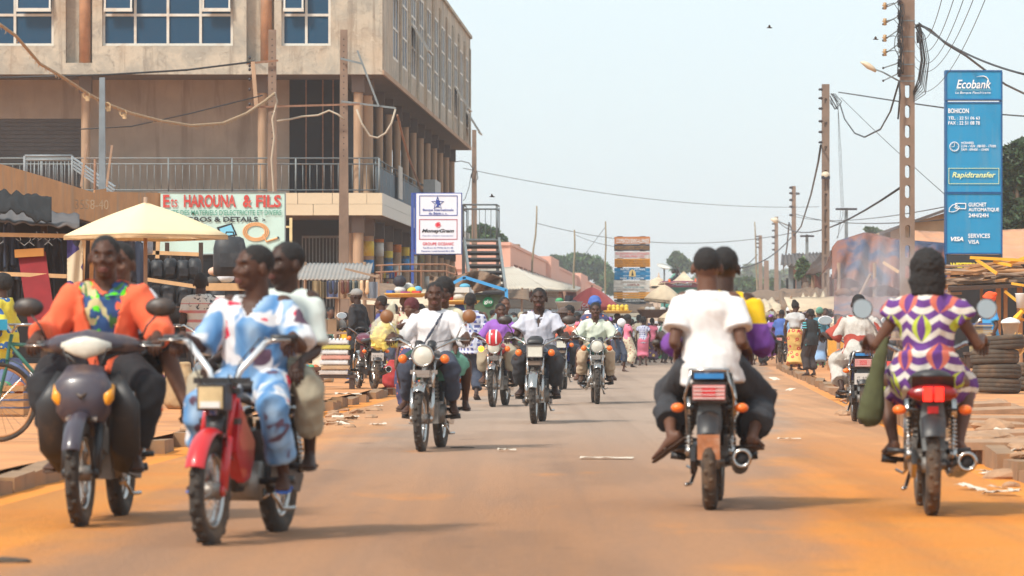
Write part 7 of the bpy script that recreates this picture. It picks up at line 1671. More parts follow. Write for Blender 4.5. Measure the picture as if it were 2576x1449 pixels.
# 8 away pair
pos,rz=place2(1787,1285,1805,1.22,True)
make_bike('motorcycle seen from behind with pink tail lamp and chrome rack',pos,rz,'rect',(.03,.03,.035),group=MC,rack=True,plate_low=True,tail='box',mirrors=(0,0))
J=pose_ride(s=1.05,seat=(-.02,.80),lean=.07,grips=((.25,.335,1.0),(.25,-.335,1.0)),kn=.3,el=.35,side=-.12)
person('driver in purple shirt with yellow yoke ahead of the white shirted passenger',pos,rz,J,2,0,dict(mat=C_YP,g=.045,slv=1.25,cuff=.02,sg=.028,hem=-.16,flare=.05),dict(mat=C_CHAR,g=.012,length=1.75,flare=.03),'short',q=0,group=RID,seed=14)
J=pose_ride(s=1.0,seat=(-.36,.825),lean=.04,grips=((-.16,.20,.93),(-.16,-.20,.93)),pegs=((-.30,.24,.37),(-.36,-.24,.37)),kn=.3,el=.35,headyaw=.12,side=.06)
J['toeL']=V((.35,.75,-.55)).normalized()
person('passenger in worn white short sleeved shirt seen from behind',pos,rz,J,1,0,dict(mat=C_WHD,g=.030,slv=.70,hem=-.13,flare=.02,cuff=.024,sg=.022,amp=.009),dict(mat=C_CHAR,g=.018,length=1.72,flare=.035),'short',q=0,group=RID,seed=15,collar=C_WHD)
# 9 woman in purple print
pos,rz=place2(2343,1297,2318,1.22,True)
make_bike('black motorcycle seen from behind with lit red tail lamps and big muffler',pos,rz,'classic',(.025,.025,.03),group=MC,tail='sport',brake=True,mcol=M_CHR,mirrors=(1,1),lean=0)
J=pose_ride(s=.99,seat=(-.18,.795),lean=.07,kn=.6,el=.85,grips=((.16,.335,.99),(.16,-.335,.99)))
person('woman rider in purple and lime leaf print dress with thick bobbed hair',pos,rz,J,1,1,dict(mat=C_DR,g=.028,slv=.36,hem=.0,sg=.030,cuff=.012,name='bodice',belly=.02),dict(mat=C_DR,type='skirt',length=.56,g=.05,flare=.05),'bob',q=0,group=RID,seed=16)
q=P(2182,985,22.3); t=thing('shoulder_bag','olive green cloth bag hanging at the side of the purple print rider','bag',(q.x+.03,q.y,q.z+.03)); t.scale=(.85,.85,.85); m=MB(); m.tube([(.10,0,.34),(.05,0,.2),(.02,0,.04),(0,0,-.12),(-.02,0,-.22),(-.01,0,-.27)],[(.015,.01),(.045,.03),(.06,.04),(.085,.06),(.085,.06),(.04,.03)],14,ref=(1,0,0)); blob(t,'bag_body',m,fab('olive',(.07,.075,.03),.3,dirt=(.03,.03,.015)),.012,2,cloth_post(.008,4,9)); m=MB(); m.tube([(.10,0,.33),(.16,.02,.48),(.25,.03,.62)],.008,6); m.obj('handle',C_BRN,t)
# 10 patchwork rider
pos,rz=place2(2168,1066,2150,1.22,True)
make_bike('blue motorcycle seen from behind carrying the patchwork shirted rider',pos,rz,'rect',(.02,.06,.30),group=MC,rack=True,plate=('9P 2391','RB'),mirrors=(1,1),mcol=C_WH)
J=pose_ride(s=.96,seat=(-.14,.79),lean=.12,kn=.55,el=.8,headyaw=.1,grips=((.19,.40,1.0),(.19,-.335,1.0)))
person('rider in red and grey patchwork shirt and trousers seen from behind',pos,rz,J,2,0,dict(mat=C_RW,g=.035,slv=.95,cuff=.03,sg=.03),dict(mat=C_RW,g=.03,length=1.75,flare=.03),'short',q=0,group=RID,seed=17)
# 11 far pair riding away
pos,rz=place2(1962,922,1975,1.22,True); make_bike('distant motorcycle with white tail box riding away at the right bend',pos,rz,'rect',(.03,.03,.035),group=MC,plate=('12','34') and None,mirrors=(0,0))
J=pose_ride(s=1.04,lean=.05,seat=(-.2,.84),headyaw=0); person('distant rider in blue shirt seen from behind at the right bend',pos,rz,J,2,0,dict(mat=C_BLU,g=.04,slv=.8,flare=.04),dict(mat=C_NAVY),'short',q=2,group=RID,seed=18)
# parked ones
pos,rz=place2(941,979,903,1.2,True,z=PAVE); pos.z=PAVE
make_bike('parked maroon motorcycle with white number plate seen from behind on the left pavement',pos,rz,'rect',(.12,.01,.03),group='parked motorcycles',plate=('RB 4178','BENIN'),tail='box',lean=.0,mcol=C_WH,mirrors=(1,1))
pos,rz=place2(508,1062,560,1.2,z=PAVE); pos.z=PAVE
make_bike('parked motorcycle with chrome fork behind the red moped',pos,rz,'rect',(.2,.02,.02),group='parked motorcycles',mirrors=(1,0),mcol=M_BLKP)
# ---------------- bicycle at the left edge
def bicycle(lab,pos,rz,col,L=1.05):
    t=thing('bicycle',lab,'bicycle',pos,rz); Rw=.335; pm=mat('paint_bicycle',col,.5,.2,6,dirt=(.2,.12,.07))
    for x in (L/2,-L/2):
        m=MB(); m.torus((x,0,Rw),Rw-.02,.02,'y',36,8); w=m.obj('wheel',M_TYR,t,True); m=MB(); m.torus((x,0,Rw),Rw-.045,.012,'y',36,6); m.obj('rim',mat('orange_rust_rim',(.42,.20,.08),.5,.2,6),w,True); m=MB(); m.cyl((x,-.04,Rw),(x,.04,Rw),.02,10)
        for i in range(24): a=i*PI/12; m.tube([(x,.02*(1 if i%2 else -1),Rw),(x+(Rw-.05)*math.cos(a),0,Rw+(Rw-.05)*math.sin(a))],.0018,4)
        o=m.obj('spokes',M_CHR,w); o['kind']='stuff'
        m=MB(); m.sheet(lambda i,j:(x+(Rw+.03)*math.cos(R(20+130*j)),(i-.5)*.05,Rw+(Rw+.03)*math.sin(R(20+130*j))),3,14,.004); m.obj('mudguard',pm,t,True)
    A=(L/2-.10,0,.82);B=(-.02,0,.30);C=(-.17,0,.78);Dd=(-L/2,0,Rw);E_=(L/2,0,Rw); m=MB()
    for a,b in ((A,B),(A,C),(B,C),(B,Dd),(C,Dd)): m.cyl(a,b,.016,8)
    m.obj('frame',pm,t,True); m=MB(); m.tube([(A[0]-.02,0,.90),A,(A[0]+.03,0,.62),E_],.016,8); m.obj('fork',pm,t,True)
    m=MB(); m.tube([(A[0]-.14,.27,.98),(A[0]-.02,.22,.98),(A[0]-.02,0,.92),(A[0]-.02,-.22,.98),(A[0]-.14,-.27,.98)],.012,8); m.obj('handlebar',M_CHR,t,True)
    m=MB(); m.tube([(-.32,0,.90),(-.2,0,.90),(-.04,0,.88)],[(.09,.02),(.08,.03),(.02,.015)],12,ref=(0,1,0)); m.cyl((-.19,0,.78),(-.19,0,.9),.012,8); m.obj('saddle',M_SEAT,t,True)
    m=MB(); m.cyl((-.02,-.03,.30),(-.02,.03,.30),.09,20); m.beam((-.02,.05,.30),(.12,.05,.22),.02); m.beam((-.02,-.05,.30),(-.16,-.05,.38),.02); m.obj('crankset',M_CHR,t); m=MB(); m.box((-.5,0,.70),(.34,.13,.02)); m.cyl((-.6,.05,.69),(-.52,.05,.35),.006,6); m.obj('carrier',M_BLKP,t)
    return t
q=G(62,1112,PAVE); b_=bicycle('green bicycle with rusty orange rims parked at the left edge',(q.x+.28,q.y+.1,PAVE),R(200),(.02,.12,.09))
m=MB(); m.box((.52,0,.98),(.12,.14,.09)); m.obj('bar_bag',mat('turquoise_pad',(.02,.30,.48),.6),b_)
q=G(1610,905); bicycle('bicycle beside the woman in circle print wrapper far down the road',(q.x+.9,q.y-1.5,0),R(160),(.03,.03,.03))
# ================================================================ market stalls and goods
rm_=random.Random(77)
GC=[mat('goods_%d'%i,c,.7,.12,6,bump=0) for i,c in enumerate(((.6,.05,.04),(.05,.12,.40),(.65,.45,.05),(.55,.53,.5),(.06,.28,.12),(.45,.12,.03),(.02,.02,.03),(.35,.05,.2),(.3,.2,.12),(.10,.35,.5)))]
gbx=MB(); gbx.box((0,0,.5),(1,1,1)); GBOX=[gbx.mesh('goods_pack',m_) for m_ in GC]
gsp=MB(); gsp.sph((0,0,.5),(.5,.5,.5),9,6); GSPH=[gsp.mesh('goods_bundle',m_,True) for m_ in GC]
def stall(lab,u,d,w,hz,mm,seed,goods=16,th_=.75,roof=True,dep=1.6,roofdrop=.35,gcols=None,corr=False):
    x=P(u,0,d).x; g0=gz(x,d); r=random.Random(seed); t=thing('market_stall',lab,'stall',(x,d,g0))
    m=MB(); m.box((0,0,th_),(w*.9,dep*.6,.05)); m.obj('tabletop',M_WOOD,t)
    for sx in (-1,1):
        for sy in (-1,1): m=MB(); m.box((sx*w*.4,sy*dep*.25,th_/2-.02),(.06,.06,th_)); m.obj('leg',M_WOOD,t)
    if roof:
        for sx in (-1,1):
            for sy in (-1,1): m=MB(); m.tube([(sx*w*.46,sy*dep*.45,0),(sx*w*.46+r.uniform(-.05,.05),sy*dep*.45,hz-(roofdrop if sy<0 else 0)+.02)],.035,6); m.obj('post',M_WOOD,t)
        m=MB(); amp=.012 if corr else 0
        m.sheet(lambda i,j:((i-.5)*w*1.12,(.5-j)*dep*1.2,hz-roofdrop*j+amp*math.sin(i*w*90)+(.08*mnoise.noise(V((i*3,j*2,seed))) if not corr else 0)),int(w*70) if corr else 14,6,.02); m.obj('canopy',mm,t,True)
    for i in range(goods):
        c=(gcols or range(10))[r.randrange(len(gcols or range(10)))]; sc=(r.uniform(.10,.28),r.uniform(.1,.25),r.uniform(.06,.30)); low=r.random()<.25
        o=inst((GBOX if r.random()<.65 else GSPH)[c],'goods_pack',t,(r.uniform(-.42,.42)*w,r.uniform(-.25,.25)*dep-(.25*dep if low else 0),th_+.025 if not low else 0),(0,0,r.uniform(0,3)),sc)
    return t
M_TIN=mat('grey_corrugated_iron',(.26,.235,.21),.5,.15,2,dirt=(.26,.15,.09),dirtamt=.5); M_BLUC=mat('sky_blue_tarp',(.10,.35,.62),.7,.1,2)
stall('shoe and cloth stall with grey tin roof left of the parked maroon motorcycle',838,76,1.35,2.3,M_TIN,1,18,.9,corr=True,gcols=[8,3,1,8,6])
stall('general goods stall with brown cover behind the man in the black coat',935,84,1.7,2.0,M_TH,2,26,.8,gcols=[0,1,2,3,4,9])
stall('low stall of bright packets behind the yellow tray carrier',1020,92,2.2,1.9,M_CRM,3,30,.8,gcols=[0,2,3,1,7])
stall('cream covered stall left of the small green kiosk',1105,100,2.0,2.05,M_CRM,4,24)
stall('dim stall under the steel stair',1215,112,2.4,2.2,M_TH,5,20); stall('stall with sagging brown cover right of the green kiosk',1300,118,2.2,2.1,M_TH,6,20)
stall('stall with grey tin roof before the pink hall',1365,130,2.4,2.0,M_TIN,7,20,corr=True); stall('small cream stall beneath the red parasol',1470,134,2.4,1.6,M_CRM,8,22,roof=False)
stall('wooden plank stall below the project boards',1545,140,2.6,2.1,M_TH,9,22); stall('sugar white covered stall left of the basket carriers',1610,150,2.4,2.0,M_CRM,10,22)
stall('brown stall right of the basket carriers',1700,150,3,2.0,M_TH,11,24); stall('cream stall behind the white shirted passenger',1790,152,3,2.1,M_CRM,12,24); stall('roofless goods table on the right pavement near the far bend',1890,128,2.2,1.6,M_TH,13,20,roof=False)
stall('goods table left of the ladder pole foot',2060,106,1.6,1.9,M_CRM,14,18); stall('dark goods table in the tarpaulin stall',2180,95,2.0,1.9,M_TH,15,20,roof=False); stall('goods table in the smoke beside the big pole',2290,90,1.8,2,M_TH,16,16,roof=False,gcols=[0,8,6,2]); stall('goods table under the orange sheeting',2400,88,2.0,2,M_CRM,17,20,roof=False)
# hanging cloths and shoes at the shoe stall
for i,(u0,u1,c) in enumerate(((785,808,(.42,.33,.20)),(808,820,(.25,.21,.14)),(822,850,(.16,.20,.36)),(852,874,(.46,.32,.22)),(875,905,(.40,.37,.28)),(925,950,(.30,.34,.40)))):
    m=MB(); m.sheet(lambda a,b:P(u0+(u1-u0)*a,706+40*b+(3 if i%2 else 0),74.5)+V((0,.03*math.sin(a*9),0)),8,5,.01); o=m.obj('hung_cloth',fab('hung_%d'%i,c,.15)); setp(o,'folded '+('beige','olive','slate blue','tan','sand','grey blue')[i]+' cloth hung along the shoe stall line','cloth','cloths hung at the shoe stall')
def shoe(lab,u,v,d,c,s=1.0):
    t=thing('pair_of_shoes',lab,'shoes',P(u,v,d)); m_=mat('shoe_%d_%d'%(int(c[0]*99),int(c[2]*99)),c,.4,.1,8)
    for x in (-.055,.055): m=MB(); m.tube([(x,0,.13),(x,0,.08),(x,0,0),(x*.9,0,-.09),(x*.8,0,-.14)],[(.025,.02),(.036,.03),(.032,.03),(.045,.03),(.022,.02)],10,ref=(1,0,0)); m.obj('shoe',m_,t,True)
for u,c,l in ((838,(.03,.03,.04),'dark navy'),(869,(.10,.03,.02),'maroon'),(889,(.015,.03,.035),'black pointed'),(917,(.62,.42,.25),'cream and orange')): shoe('pair of %s shoes hung on the shoe stall line'%l,u,722,74.2,c)
for a,b,l in (((868,676,75),(952,697,75),'upper'),((860,748,75),(955,755,75),'lower')): m=MB(); m.beam(P(*a),P(*b),.04); o=m.obj('wooden_rail',M_WOOD); setp(o,'weathered %s wooden rail of the shoe stall'%l,'rail')
m=MB(); q=P(950,690,75); m.bb((q.x-.04,75,PAVE),(q.x+.04,75.08,q.z)); setp(m.obj('stall_post',M_WOOD),'thick weathered post at the right end of the shoe stall','post')
# egg tray stack on bench
t=thing('wooden_bench','low brown bench under the stack of printed trays','bench',(P(842,0,62).x,62,PAVE)); m=MB(); m.box((0,0,.20),(.72,.34,.05)); m.obj('seat',M_WD,t)
for sx in (-.28,.28): m=MB(); m.box((sx,0,.09),(.08,.3,.18)); m.obj('leg',M_WD,t)
TR=[(.50,.45,.42),(.45,.30,.18),(.60,.60,.60),(.55,.28,.22),(.60,.60,.60),(.52,.45,.10),(.60,.60,.60),(.45,.30,.18),(.12,.40,.50)]
for i in range(7):
    m=MB(); h=.082; m.box((0,0,.034),(.46,.36,.068)); m.box((0,-.185,.03),(.44,.012,.03)); 
    for j in range(7): m.sph((-.18+j*.06,-.13,.075),.026,7,5)
    o=m.obj('packed_tray',mat('tray_%d'%i,TR[i],.8,.25,14)); o.location=(t.location.x+.03*(i%2)-.01,62+.01*i,PAVE+.228+h*i); setp(o,'cardboard tray of produce, number of tiers up: '+('bottom one','just above the bottom','third from the bottom, white','middle one','just above the middle, white','one below the top, yellowish','topmost under the window of cloth')[i],'tray','trays stacked on the low bench')
# ---------------- left dark clothes stall
ls=thing('clothes_stall','dark clothes stall with pale timber rails at the left edge','stall',(P(100,0,48).x,48,PAVE)); d=48
M_RAIL=mat('pale_new_timber',(.55,.34,.17),.8,.2,6)
for a,b in (((-20,590),(200,594)),((-20,688),(168,695)),((212,585),(205,765)),((232,590),(228,768)),((212,585),(234,592))): m=MB(); m.beam(P(*a,d-.3),P(*b,d-.3+(.0 if a[0]<232 else .4)),.05,.05); m.obj('rail',M_RAIL,ls,world=True)
for u in (-10,110,225): m=MB(); q=P(u,560,d+1); m.bb((q.x-.04,d+1,PAVE),(q.x+.04,d+1.08,q.z)); m.obj('post',M_WD,ls,world=True)
m=MB(); m.sheet(lambda i,j:P(-60+260*i,(505+35*i)*(1-j)+(548+22*i)*j,d+2.5-3*j)+V((0,0,.05*mnoise.noise(V((i*12,j*3,1))))),40,6,.03); m.obj('roof_sheet',mat('dark_iron_roof',(.09,.075,.07),.7),ls,True,True)
m=MB(); m.sheet(lambda i,j:P(-60+190*i,(470+25*i)*(1-j)+(520+30*i+8*math.sin(i*9))*j,d-.2-.4*j)+V((0,0,.06*mnoise.noise(V((i*12,j*3,4))))),30,6,.03); m.obj('ragged_cover',mat('black_plastic_sheet',(.015,.016,.018),.95,.3,4,bump=.4),ls,True,True)
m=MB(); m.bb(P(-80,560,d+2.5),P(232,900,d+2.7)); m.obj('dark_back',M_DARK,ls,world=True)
DK=[fab('dark_%d'%i,c,.25,4) for i,c in enumerate(((.02,.02,.025),(.03,.04,.07),(.05,.05,.06),(.025,.022,.03),(.09,.10,.13)))]
HGL=[]
for i in range(22):
    u=-15+i*17+rm_.uniform(-5,5); v0=rm_.choice((600,612,606,560)); L=rm_.uniform(90,190); w=rm_.uniform(26,40); dd=d-.1+rm_.uniform(0,1.2)
    if 150<u<240: continue
    t=thing('hung_garment',ORD[HG]+' hanging garment from the left in the dark clothes stall' if 0 else 'dark garment hanging in a crowded row in the left clothes stall','garment',P(u,v0,dd),0,'dark garments in the left stall')
    k_=F/dd; W2=w/k_; H2=L/k_; m=MB(); sd_=rm_.uniform(0,9)
    m.sheet(lambda a,b:((a-.5)*W2*(.75+.35*b),.04*math.sin(a*12+sd_)*b+.03*mnoise.noise(V((a*4,b*4,sd_))),-H2*b-.05*abs(a-.5)),10,8,.02); m.obj('cloth',rm_.choice(DK),t,True); HGL.append(t); m=MB(); m.tube([(0,0,.09),(.02,0,.05),(0,0,.02),(-W2*.35,0,-.03)],.006,5); m.tube([(0,0,.02),(W2*.35,0,-.03)],.006,5); m.obj('hanger',M_CHR,t)
ordlabel(HGL,'# hanging garment from the left in the dark clothes stall')
m=MB(); m.sheet(lambda a,b:P(168+40*a,592+172*b,d-.35)+V((0,.03*math.sin(a*8+b*3),0)),8,14,.01)
def m_geo():
    mm,b,v,x,y,z=fnew('geometric_yellow_navy'); a=X(vor(v,3.6,rnd=1)); n=nt_=X(X.nt.nodes.new('ShaderNodeSeparateColor').outputs[0]); X.nt.links.new(vor(v,3.4,out=1),n.k.node.inputs[0])
    c=mixc(n.k and X(n.k).gt(.35),(.05,.04,.16),(.58,.50,.36)); c=mixc(X(n.k).gt(.62),c,(.60,.50,.06)); c=mixc(X(n.k).gt(.85),c,(.03,.03,.05)); setcol(b,c); return mm
C_GEO=m_geo(); setp(m.obj('patterned_cloth',C_GEO,None,True),'yellow, navy and beige geometric cloth hanging at the end of the timber rails','cloth')
m=MB(); a,b=P(50,640,d-.2),P(140,862,d-.5); m.beam((a.x+.15,d-.2,a.z),(b.x-.12,d-.6,b.z),.34,.05,up=(0,1,0)); o=m.obj('rolled_mat',fab('dark_red_mat',(.22,.015,.02),.2,5)); setp(o,'dark red padded mat standing upright in the clothes stall','mat')
m=MB(); a=P(74,636,d-.28); m.box((a.x,a.y,a.z),(.36,.07,.10),(0,-.06,0)); setp(m.obj('mat_binding',fab('ochre_trim',(.45,.20,.05))),'ochre fold along the top of the dark red mat','mat edge')
# parasol
yp=parasol('large cream yellow square parasol over the bag stall',366,508,592,212,47,mat('cream_yellow_canvas',(.80,.62,.38),.85,.05,2,bump=.05),4,val=.05,sq=True,zbase=PAVE)
yp.rotation_euler.z=R(-8)
# bag stall
bg_=thing('bag_stall','bag stall with pale timber rails under the yellow parasol','stall',(P(450,0,55).x,55,PAVE)); d=55
for a,b in (((345,634),(500,640)),((350,700),(500,722)),((350,634),(346,702)),((398,600),(396,650))): m=MB(); m.beam(P(*a,d),P(*b,d),.055); m.obj('rail',M_RAIL,bg_,world=True)
for u in (300,420,505,560): m=MB(); q=P(u,610,d+.6); m.bb((q.x-.03,d+.6,PAVE),(q.x+.03,d+.66,q.z)); m.obj('post',M_WD,bg_,world=True)
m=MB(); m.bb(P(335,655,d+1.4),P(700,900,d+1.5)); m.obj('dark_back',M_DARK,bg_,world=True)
m=MB(); m.bb(P(330,770,d+.1),P(700,775,d+1.3)); m.obj('shelf',M_WD,bg_,world=True)
M_BAG=mat('black_nylon',(.025,.027,.032),.55,.25,6,dirt=(.12,.12,.13),dirtamt=.3,dscale=5,bump=.2)
def bag(lab,u,v,w,h,d,mm=M_BAG,grp='dark travel bags on the bag stall',patch=None,rnd=.12):
    k_=F/d; t=thing('travel_bag',lab,'bag',P(u,v,d),rm_.uniform(-.2,.2),grp); W2,H2=w/k_,h/k_; m=MB()
    n=6; pr=[]
    m.tube([(0,0,-H2/2),(0,0,-H2/2+.02),(0,0,-H2*.2),(0,0,H2*.2),(0,0,H2/2-.03),(0,0,H2/2)],[(W2*.40,.07),(W2*.49,.11),(W2*.5,.13),(W2*.49,.12),(W2*.42,.09),(W2*.30,.05)],16,ref=(1,0,0)); m.obj('shell',mm,t,True)
    m=MB(); m.tube([(-W2*.15,0,H2/2-.01),(-W2*.1,0,H2/2+.06),(W2*.1,0,H2/2+.06),(W2*.15,0,H2/2-.01)],.012,6); m.obj('handle',M_BAG,t)
    m=MB(); m.box((0,-.125,-H2*.1),(W2*.6,.03,H2*.35)); m.obj('pocket',patch or mm,t)
    return t
for i,u in enumerate((362,395,428,460,490)): bag(ORD[i]+' black travel bag from the left in the upper row',u,676+4*(i%2),36,52,d+.3)
for i,u in enumerate((350,388,424,466,505,545)): bag(ORD[i]+' black holdall from the left in the lower row',u,742+3*(i%2),40,54,d+.2,grp='black holdalls in the lower row',patch=L_WHT if False else None)
m=MB(); m.bb(P(540-0,0,0),P(540,0,0)) if 0 else None
t=bag('grey printed child backpack hung beneath the parasol',362,606,46,70,52,mat('grey_print',(.30,.33,.38),.6,.4,14),'hung display bags'); t2=bag('large black suitcase hung right of the parasol',578,645,84,100,52,M_BAG,'hung display bags')
m=MB(); m.box((P(556,752,54).x,53.6,P(0,752,54).z),(.17,.02,.09)); setp(m.obj('price_tag',L_WHT),'white blank tag fixed on a black bag','tag')
tb_=thing('tan_table','tan plank table top piled with cloth behind the check print rider','table',(P(560,0,53).x,53,PAVE)); zt=P(0,722,53).z-PAVE; m=MB(); m.box((0,0,zt),(.62,.5,.10)); m.obj('tabletop',M_RAIL,tb_)
for sx in (-.25,.25): m=MB(); m.box((sx,0,zt/2),(.05,.05,zt)); m.obj('leg',M_WD,tb_)
for u,v,w,c,l in ((542,683,38,(.62,.40,.30),'peach'),(572,680,34,(.06,.22,.60),'bright blue'),(566,698,48,(.62,.62,.66),'white'),(538,708,46,(.10,.09,.08),'dark striped')):
    m=MB(); k_=F/53; m.sph((0,0,0),(w/k_/2,.12,w/k_/3.2),12,8); o=m.obj('cloth_bundle',fab('bundle_'+l.replace(' ','_'),c,.2,12),None,True); o.location=P(u,v,53); setp(o,l+' bundle of cloth heaped on the tan table','bundle')
pt_=MB(); pt_.bb(P(340,560,75),P(398,640,75.1)); 
# goods under the colonnade: dark shelves with rows of bottles
shf=thing('shop_shelves','dark shop shelves with rows of small packets behind the colonnade','shelf',(P(960,0,118).x,118,0))
for j,v in enumerate((700,722,744,766)):
    m=MB(); m.bb(P(880,v,118),P(1010,v+2,118.4)); m.obj('shelf_board',M_WD,shf,world=True)
    for i in range(18): u=884+i*7; inst(GBOX[rm_.choice((0,2,3,3,1,8))],'goods_pack',shf,P(u,v,118.1)-shf.location,(0,0,0),(.06,.08,rm_.uniform(.1,.2)))
# green kiosk with glo roundel and blue frame
gk=thing('green_kiosk','small dark green kiosk with a round glo emblem under a blue frame','kiosk',(P(1200,0,96).x,96,PAVE)); d=96
m=MB(); m.bb((P(1150,0,d).x,d,PAVE),(P(1264,0,d).x,d+2.2,P(0,741,d).z)); m.obj('wall',mat('dull_green_metal',(.075,.13,.07),.7,.2,3,dirt=(.18,.12,.08)),gk,world=True); m=MB(); m.bb((P(1145,0,d).x,d-.15,P(0,741,d).z),(P(1268,0,d).x,d+2.4,P(0,736,d).z)); m.obj('roof',M_DARK,gk,world=True)
m=MB(); q=P(1228,760,d); m.cyl((q.x,d-.03,q.z),(q.x,d-.004,q.z),.13,24); m.obj('roundel',mat('glo_green',(.02,.33,.13),.5,bump=0),gk,True,True); text(gk,'glo',(.20,.12),(q.x,d-.05,q.z),L_WHT,world=True,bold=.01)
bf=thing('blue_frame','sky blue painted frame canopy in front of the green kiosk','frame',(P(1210,0,93).x,93,PAVE)); d=93; M_SKYB=mat('sky_blue_paint',(.05,.30,.62),.5,.1,4)
for a,b in (((1085,742),(1168,697)),((1168,697),(1274,730)),((1274,728),(1272,835)),((1168,697),(1168,704)),((950,764),(1085,742))): m=MB(); m.beam(P(*a,d),P(*b,d),.075 if a[0]>1000 else .05); m.obj('bar',M_SKYB,bf,world=True)
m=MB(); q=P(1273,835,d); m.bb((q.x-.04,d,0),(q.x+.04,d+.08,q.z)); m.obj('bar',M_SKYB,bf,world=True)
m=MB(); m.sheet(lambda i,j:P(1080+180*i,(690+ (10 if i>.5 else 8)*math.sin(i*7))*(1-j)+(735+10*math.sin(i*5))*j,94+.3*math.sin(i*20+j*5)),24,8,.03); setp(m.obj('brown_awning_cloth',M_TH,None,True),'sagging brown cloth slung behind the blue frame','cloth')
rb_=thing('rusty_rack','curved rusty rack frame beside the colonnade above the blue frame','rack',(P(1080,0,98).x,98,PAVE)); 
for v in (665,682): m=MB(); m.tube([P(945,v+3,98),P(1020,v,98),P(1120,v,98),P(1145,v+8,98),P(1150,v+28,98)],.025,6); m.obj('rail',M_RUST,rb_,True,True)
for u in (960,1005,1060,1125): m=MB(); q=P(u,668,98); m.cyl((q.x,98,PAVE),(q.x,98,q.z),.025,6); m.obj('upright',M_RUST,rb_,world=True)
# ================================================================ pedestrians
def ped(lab,u,d,h,yaw,top,bot,hair='short',hairm=None,skin=0,fem=0,walk=0,q=2,seed=0,carry=None,arms=(None,None),group='people in the market street',headyaw=0,zg=None,**k):
    """h in metres, yaw 0 faces +x, -90 faces the camera"""
    x=P(u,0,d).x; g=gz(x,d) if zg is None else zg; s=h/1.735; J=pose_stand(s,walk,0,armL=arms[0],armR=arms[1],headyaw=headyaw)
    t=person(lab,(x,d,g),R(yaw),J,skin,fem,top,bot,hair,hairm,q=q,group=group,seed=seed,shoes='sandal',**k); t['h']=h; del t['h']; return t,J,V((x,d,g))
T=lambda m,**k: dict(mat=m,**k)
S_=lambda m,l=.9: dict(mat=m,type='skirt',length=l,flare=.03)
def headload(lab,pos,J,kind,yaw,items=None):
    z=pos.z+J['head'].z+.14*J['s']; hx=V((J['head'].x*math.cos(R(yaw)),J['head'].x*math.sin(R(yaw)),0)); loc=V((pos.x,pos.y,z))+hx
    nm={'tray':'head_tray','basin':'metal_basin','basket':'wicker_basket'}[kind]; t=thing(nm,lab,nm.split('_')[1],loc)
    if kind=='tray': m=MB(); m.lathe([(0,0),(.30,.0),(.36,.05),(.38,.06),(.36,.03),(.30,-.015),(0,-.015)],24,cap=False); m.obj('tray',mat('yellow_enamel',(.62,.34,.06),.5),t,True)
    if kind=='basin': m=MB(); m.lathe([(0,0),(.20,.0),(.27,.12),(.30,.19),(.33,.20),(.30,.17),(.26,.05),(.2,.02)],24,cap=False); m.obj('bowl',mat('dull_aluminium',(.34,.33,.32),.5,.1,6,.4),t,True)
    if kind=='basket':
        m=MB(); m.lathe([(0,0),(.34,.0),(.44,.14),(.50,.27),(.53,.28),(.48,.25),(.40,.1),(.3,.03)],26,cap=False)
        for i in range(6): m.torus((0,0,.03+.045*i),.36+.03*i,.018,'z',26,5)
        m.obj('weave',mat('brown_wicker',(.16,.075,.04),.9,.4,20),t,True)
    for i,(x,y,zz,sx,sy,sz,c,sh) in enumerate(items or []): inst((GSPH if sh else GBOX)[c],'goods_bundle' if sh else 'goods_pack',t,(x,y,zz),(0,0,i),(sx,sy,sz))
    return t
# named neighbours first
ped('person in yellow and blue diamond print at the far left edge',8,44,1.62,170,T(C_TILE,slv=1.0,g=.06,cuff=.05),S_(C_TILE),'afro',skin=0,q=1,seed=31)
t,J,p=ped('man with striped print tee seen from behind by the parked motorcycle',505,48,1.72,95,T(C_TEE,slv=.6,g=.03),T(C_CHAR),'crop',skin=2,q=0,seed=32)
ped('person in pink top mostly hidden behind the check print rider',562,50,1.35,60,T(C_PINK,slv=.4),S_(C_NAVY),'afro',q=1,seed=33)
ped('man in long black coat and grey cap before the shoe stall',900,69,1.76,150,T(C_BLK,slv=1.9,g=.04,hem=-.30,flare=.05,name='coat'),T(C_BLK),'cap',fab('grey_cap',(.25,.24,.23)),skin=2,q=1,seed=34,headyaw=.1)
ped('person in dark blue top and denim behind the parked maroon motorcycle',962,68,1.62,160,T(fab('dark_blue',(.05,.06,.20)),slv=.6),T(fab('denim',(.03,.05,.13)),length=1.9),'crop',q=1,seed=35,skin=0)
ped('person in yellow top bent behind the parked motorcycle',868,80,1.35,120,T(fab('yellow',(.75,.45,.03)),slv=.4),S_(C_BRN),'afro',q=2,seed=36)
t,J,p=ped('woman carrying a yellow tray of pots on her head near the bank sign',1018,68,1.60,-60,T(C_FLO,slv=.7),S_(C_BRN),'wrap',C_BRN,q=1,fem=1,seed=37)
headload('yellow enamel head tray with cooking pot and bundles left of the white shirt rider',p,J,'tray',-60,[(-.1,0,.03,.22,.22,.16,3,1),(-.1,0,.16,.24,.24,.22,6,1),(.12,0,.03,.2,.2,.14,2,1),(.22,0,.05,.16,.16,.14,9,1),(-.25,0,.03,.12,.14,.08,1,0),(.0,-.2,.03,.2,.12,.06,7,0),(.2,-.15,.03,.14,.12,.07,0,0),(.05,.18,.05,.2,.2,.2,3,1)])
ped('woman with dark red hair in white lace top behind the yellow bag',1036,50,1.52,-120,T(C_WH,slv=.9,g=.03),S_(C_OR),'afro',fab('dark_red_hair',(.09,.015,.02),.3,30),skin=1,fem=1,q=1,seed=38)
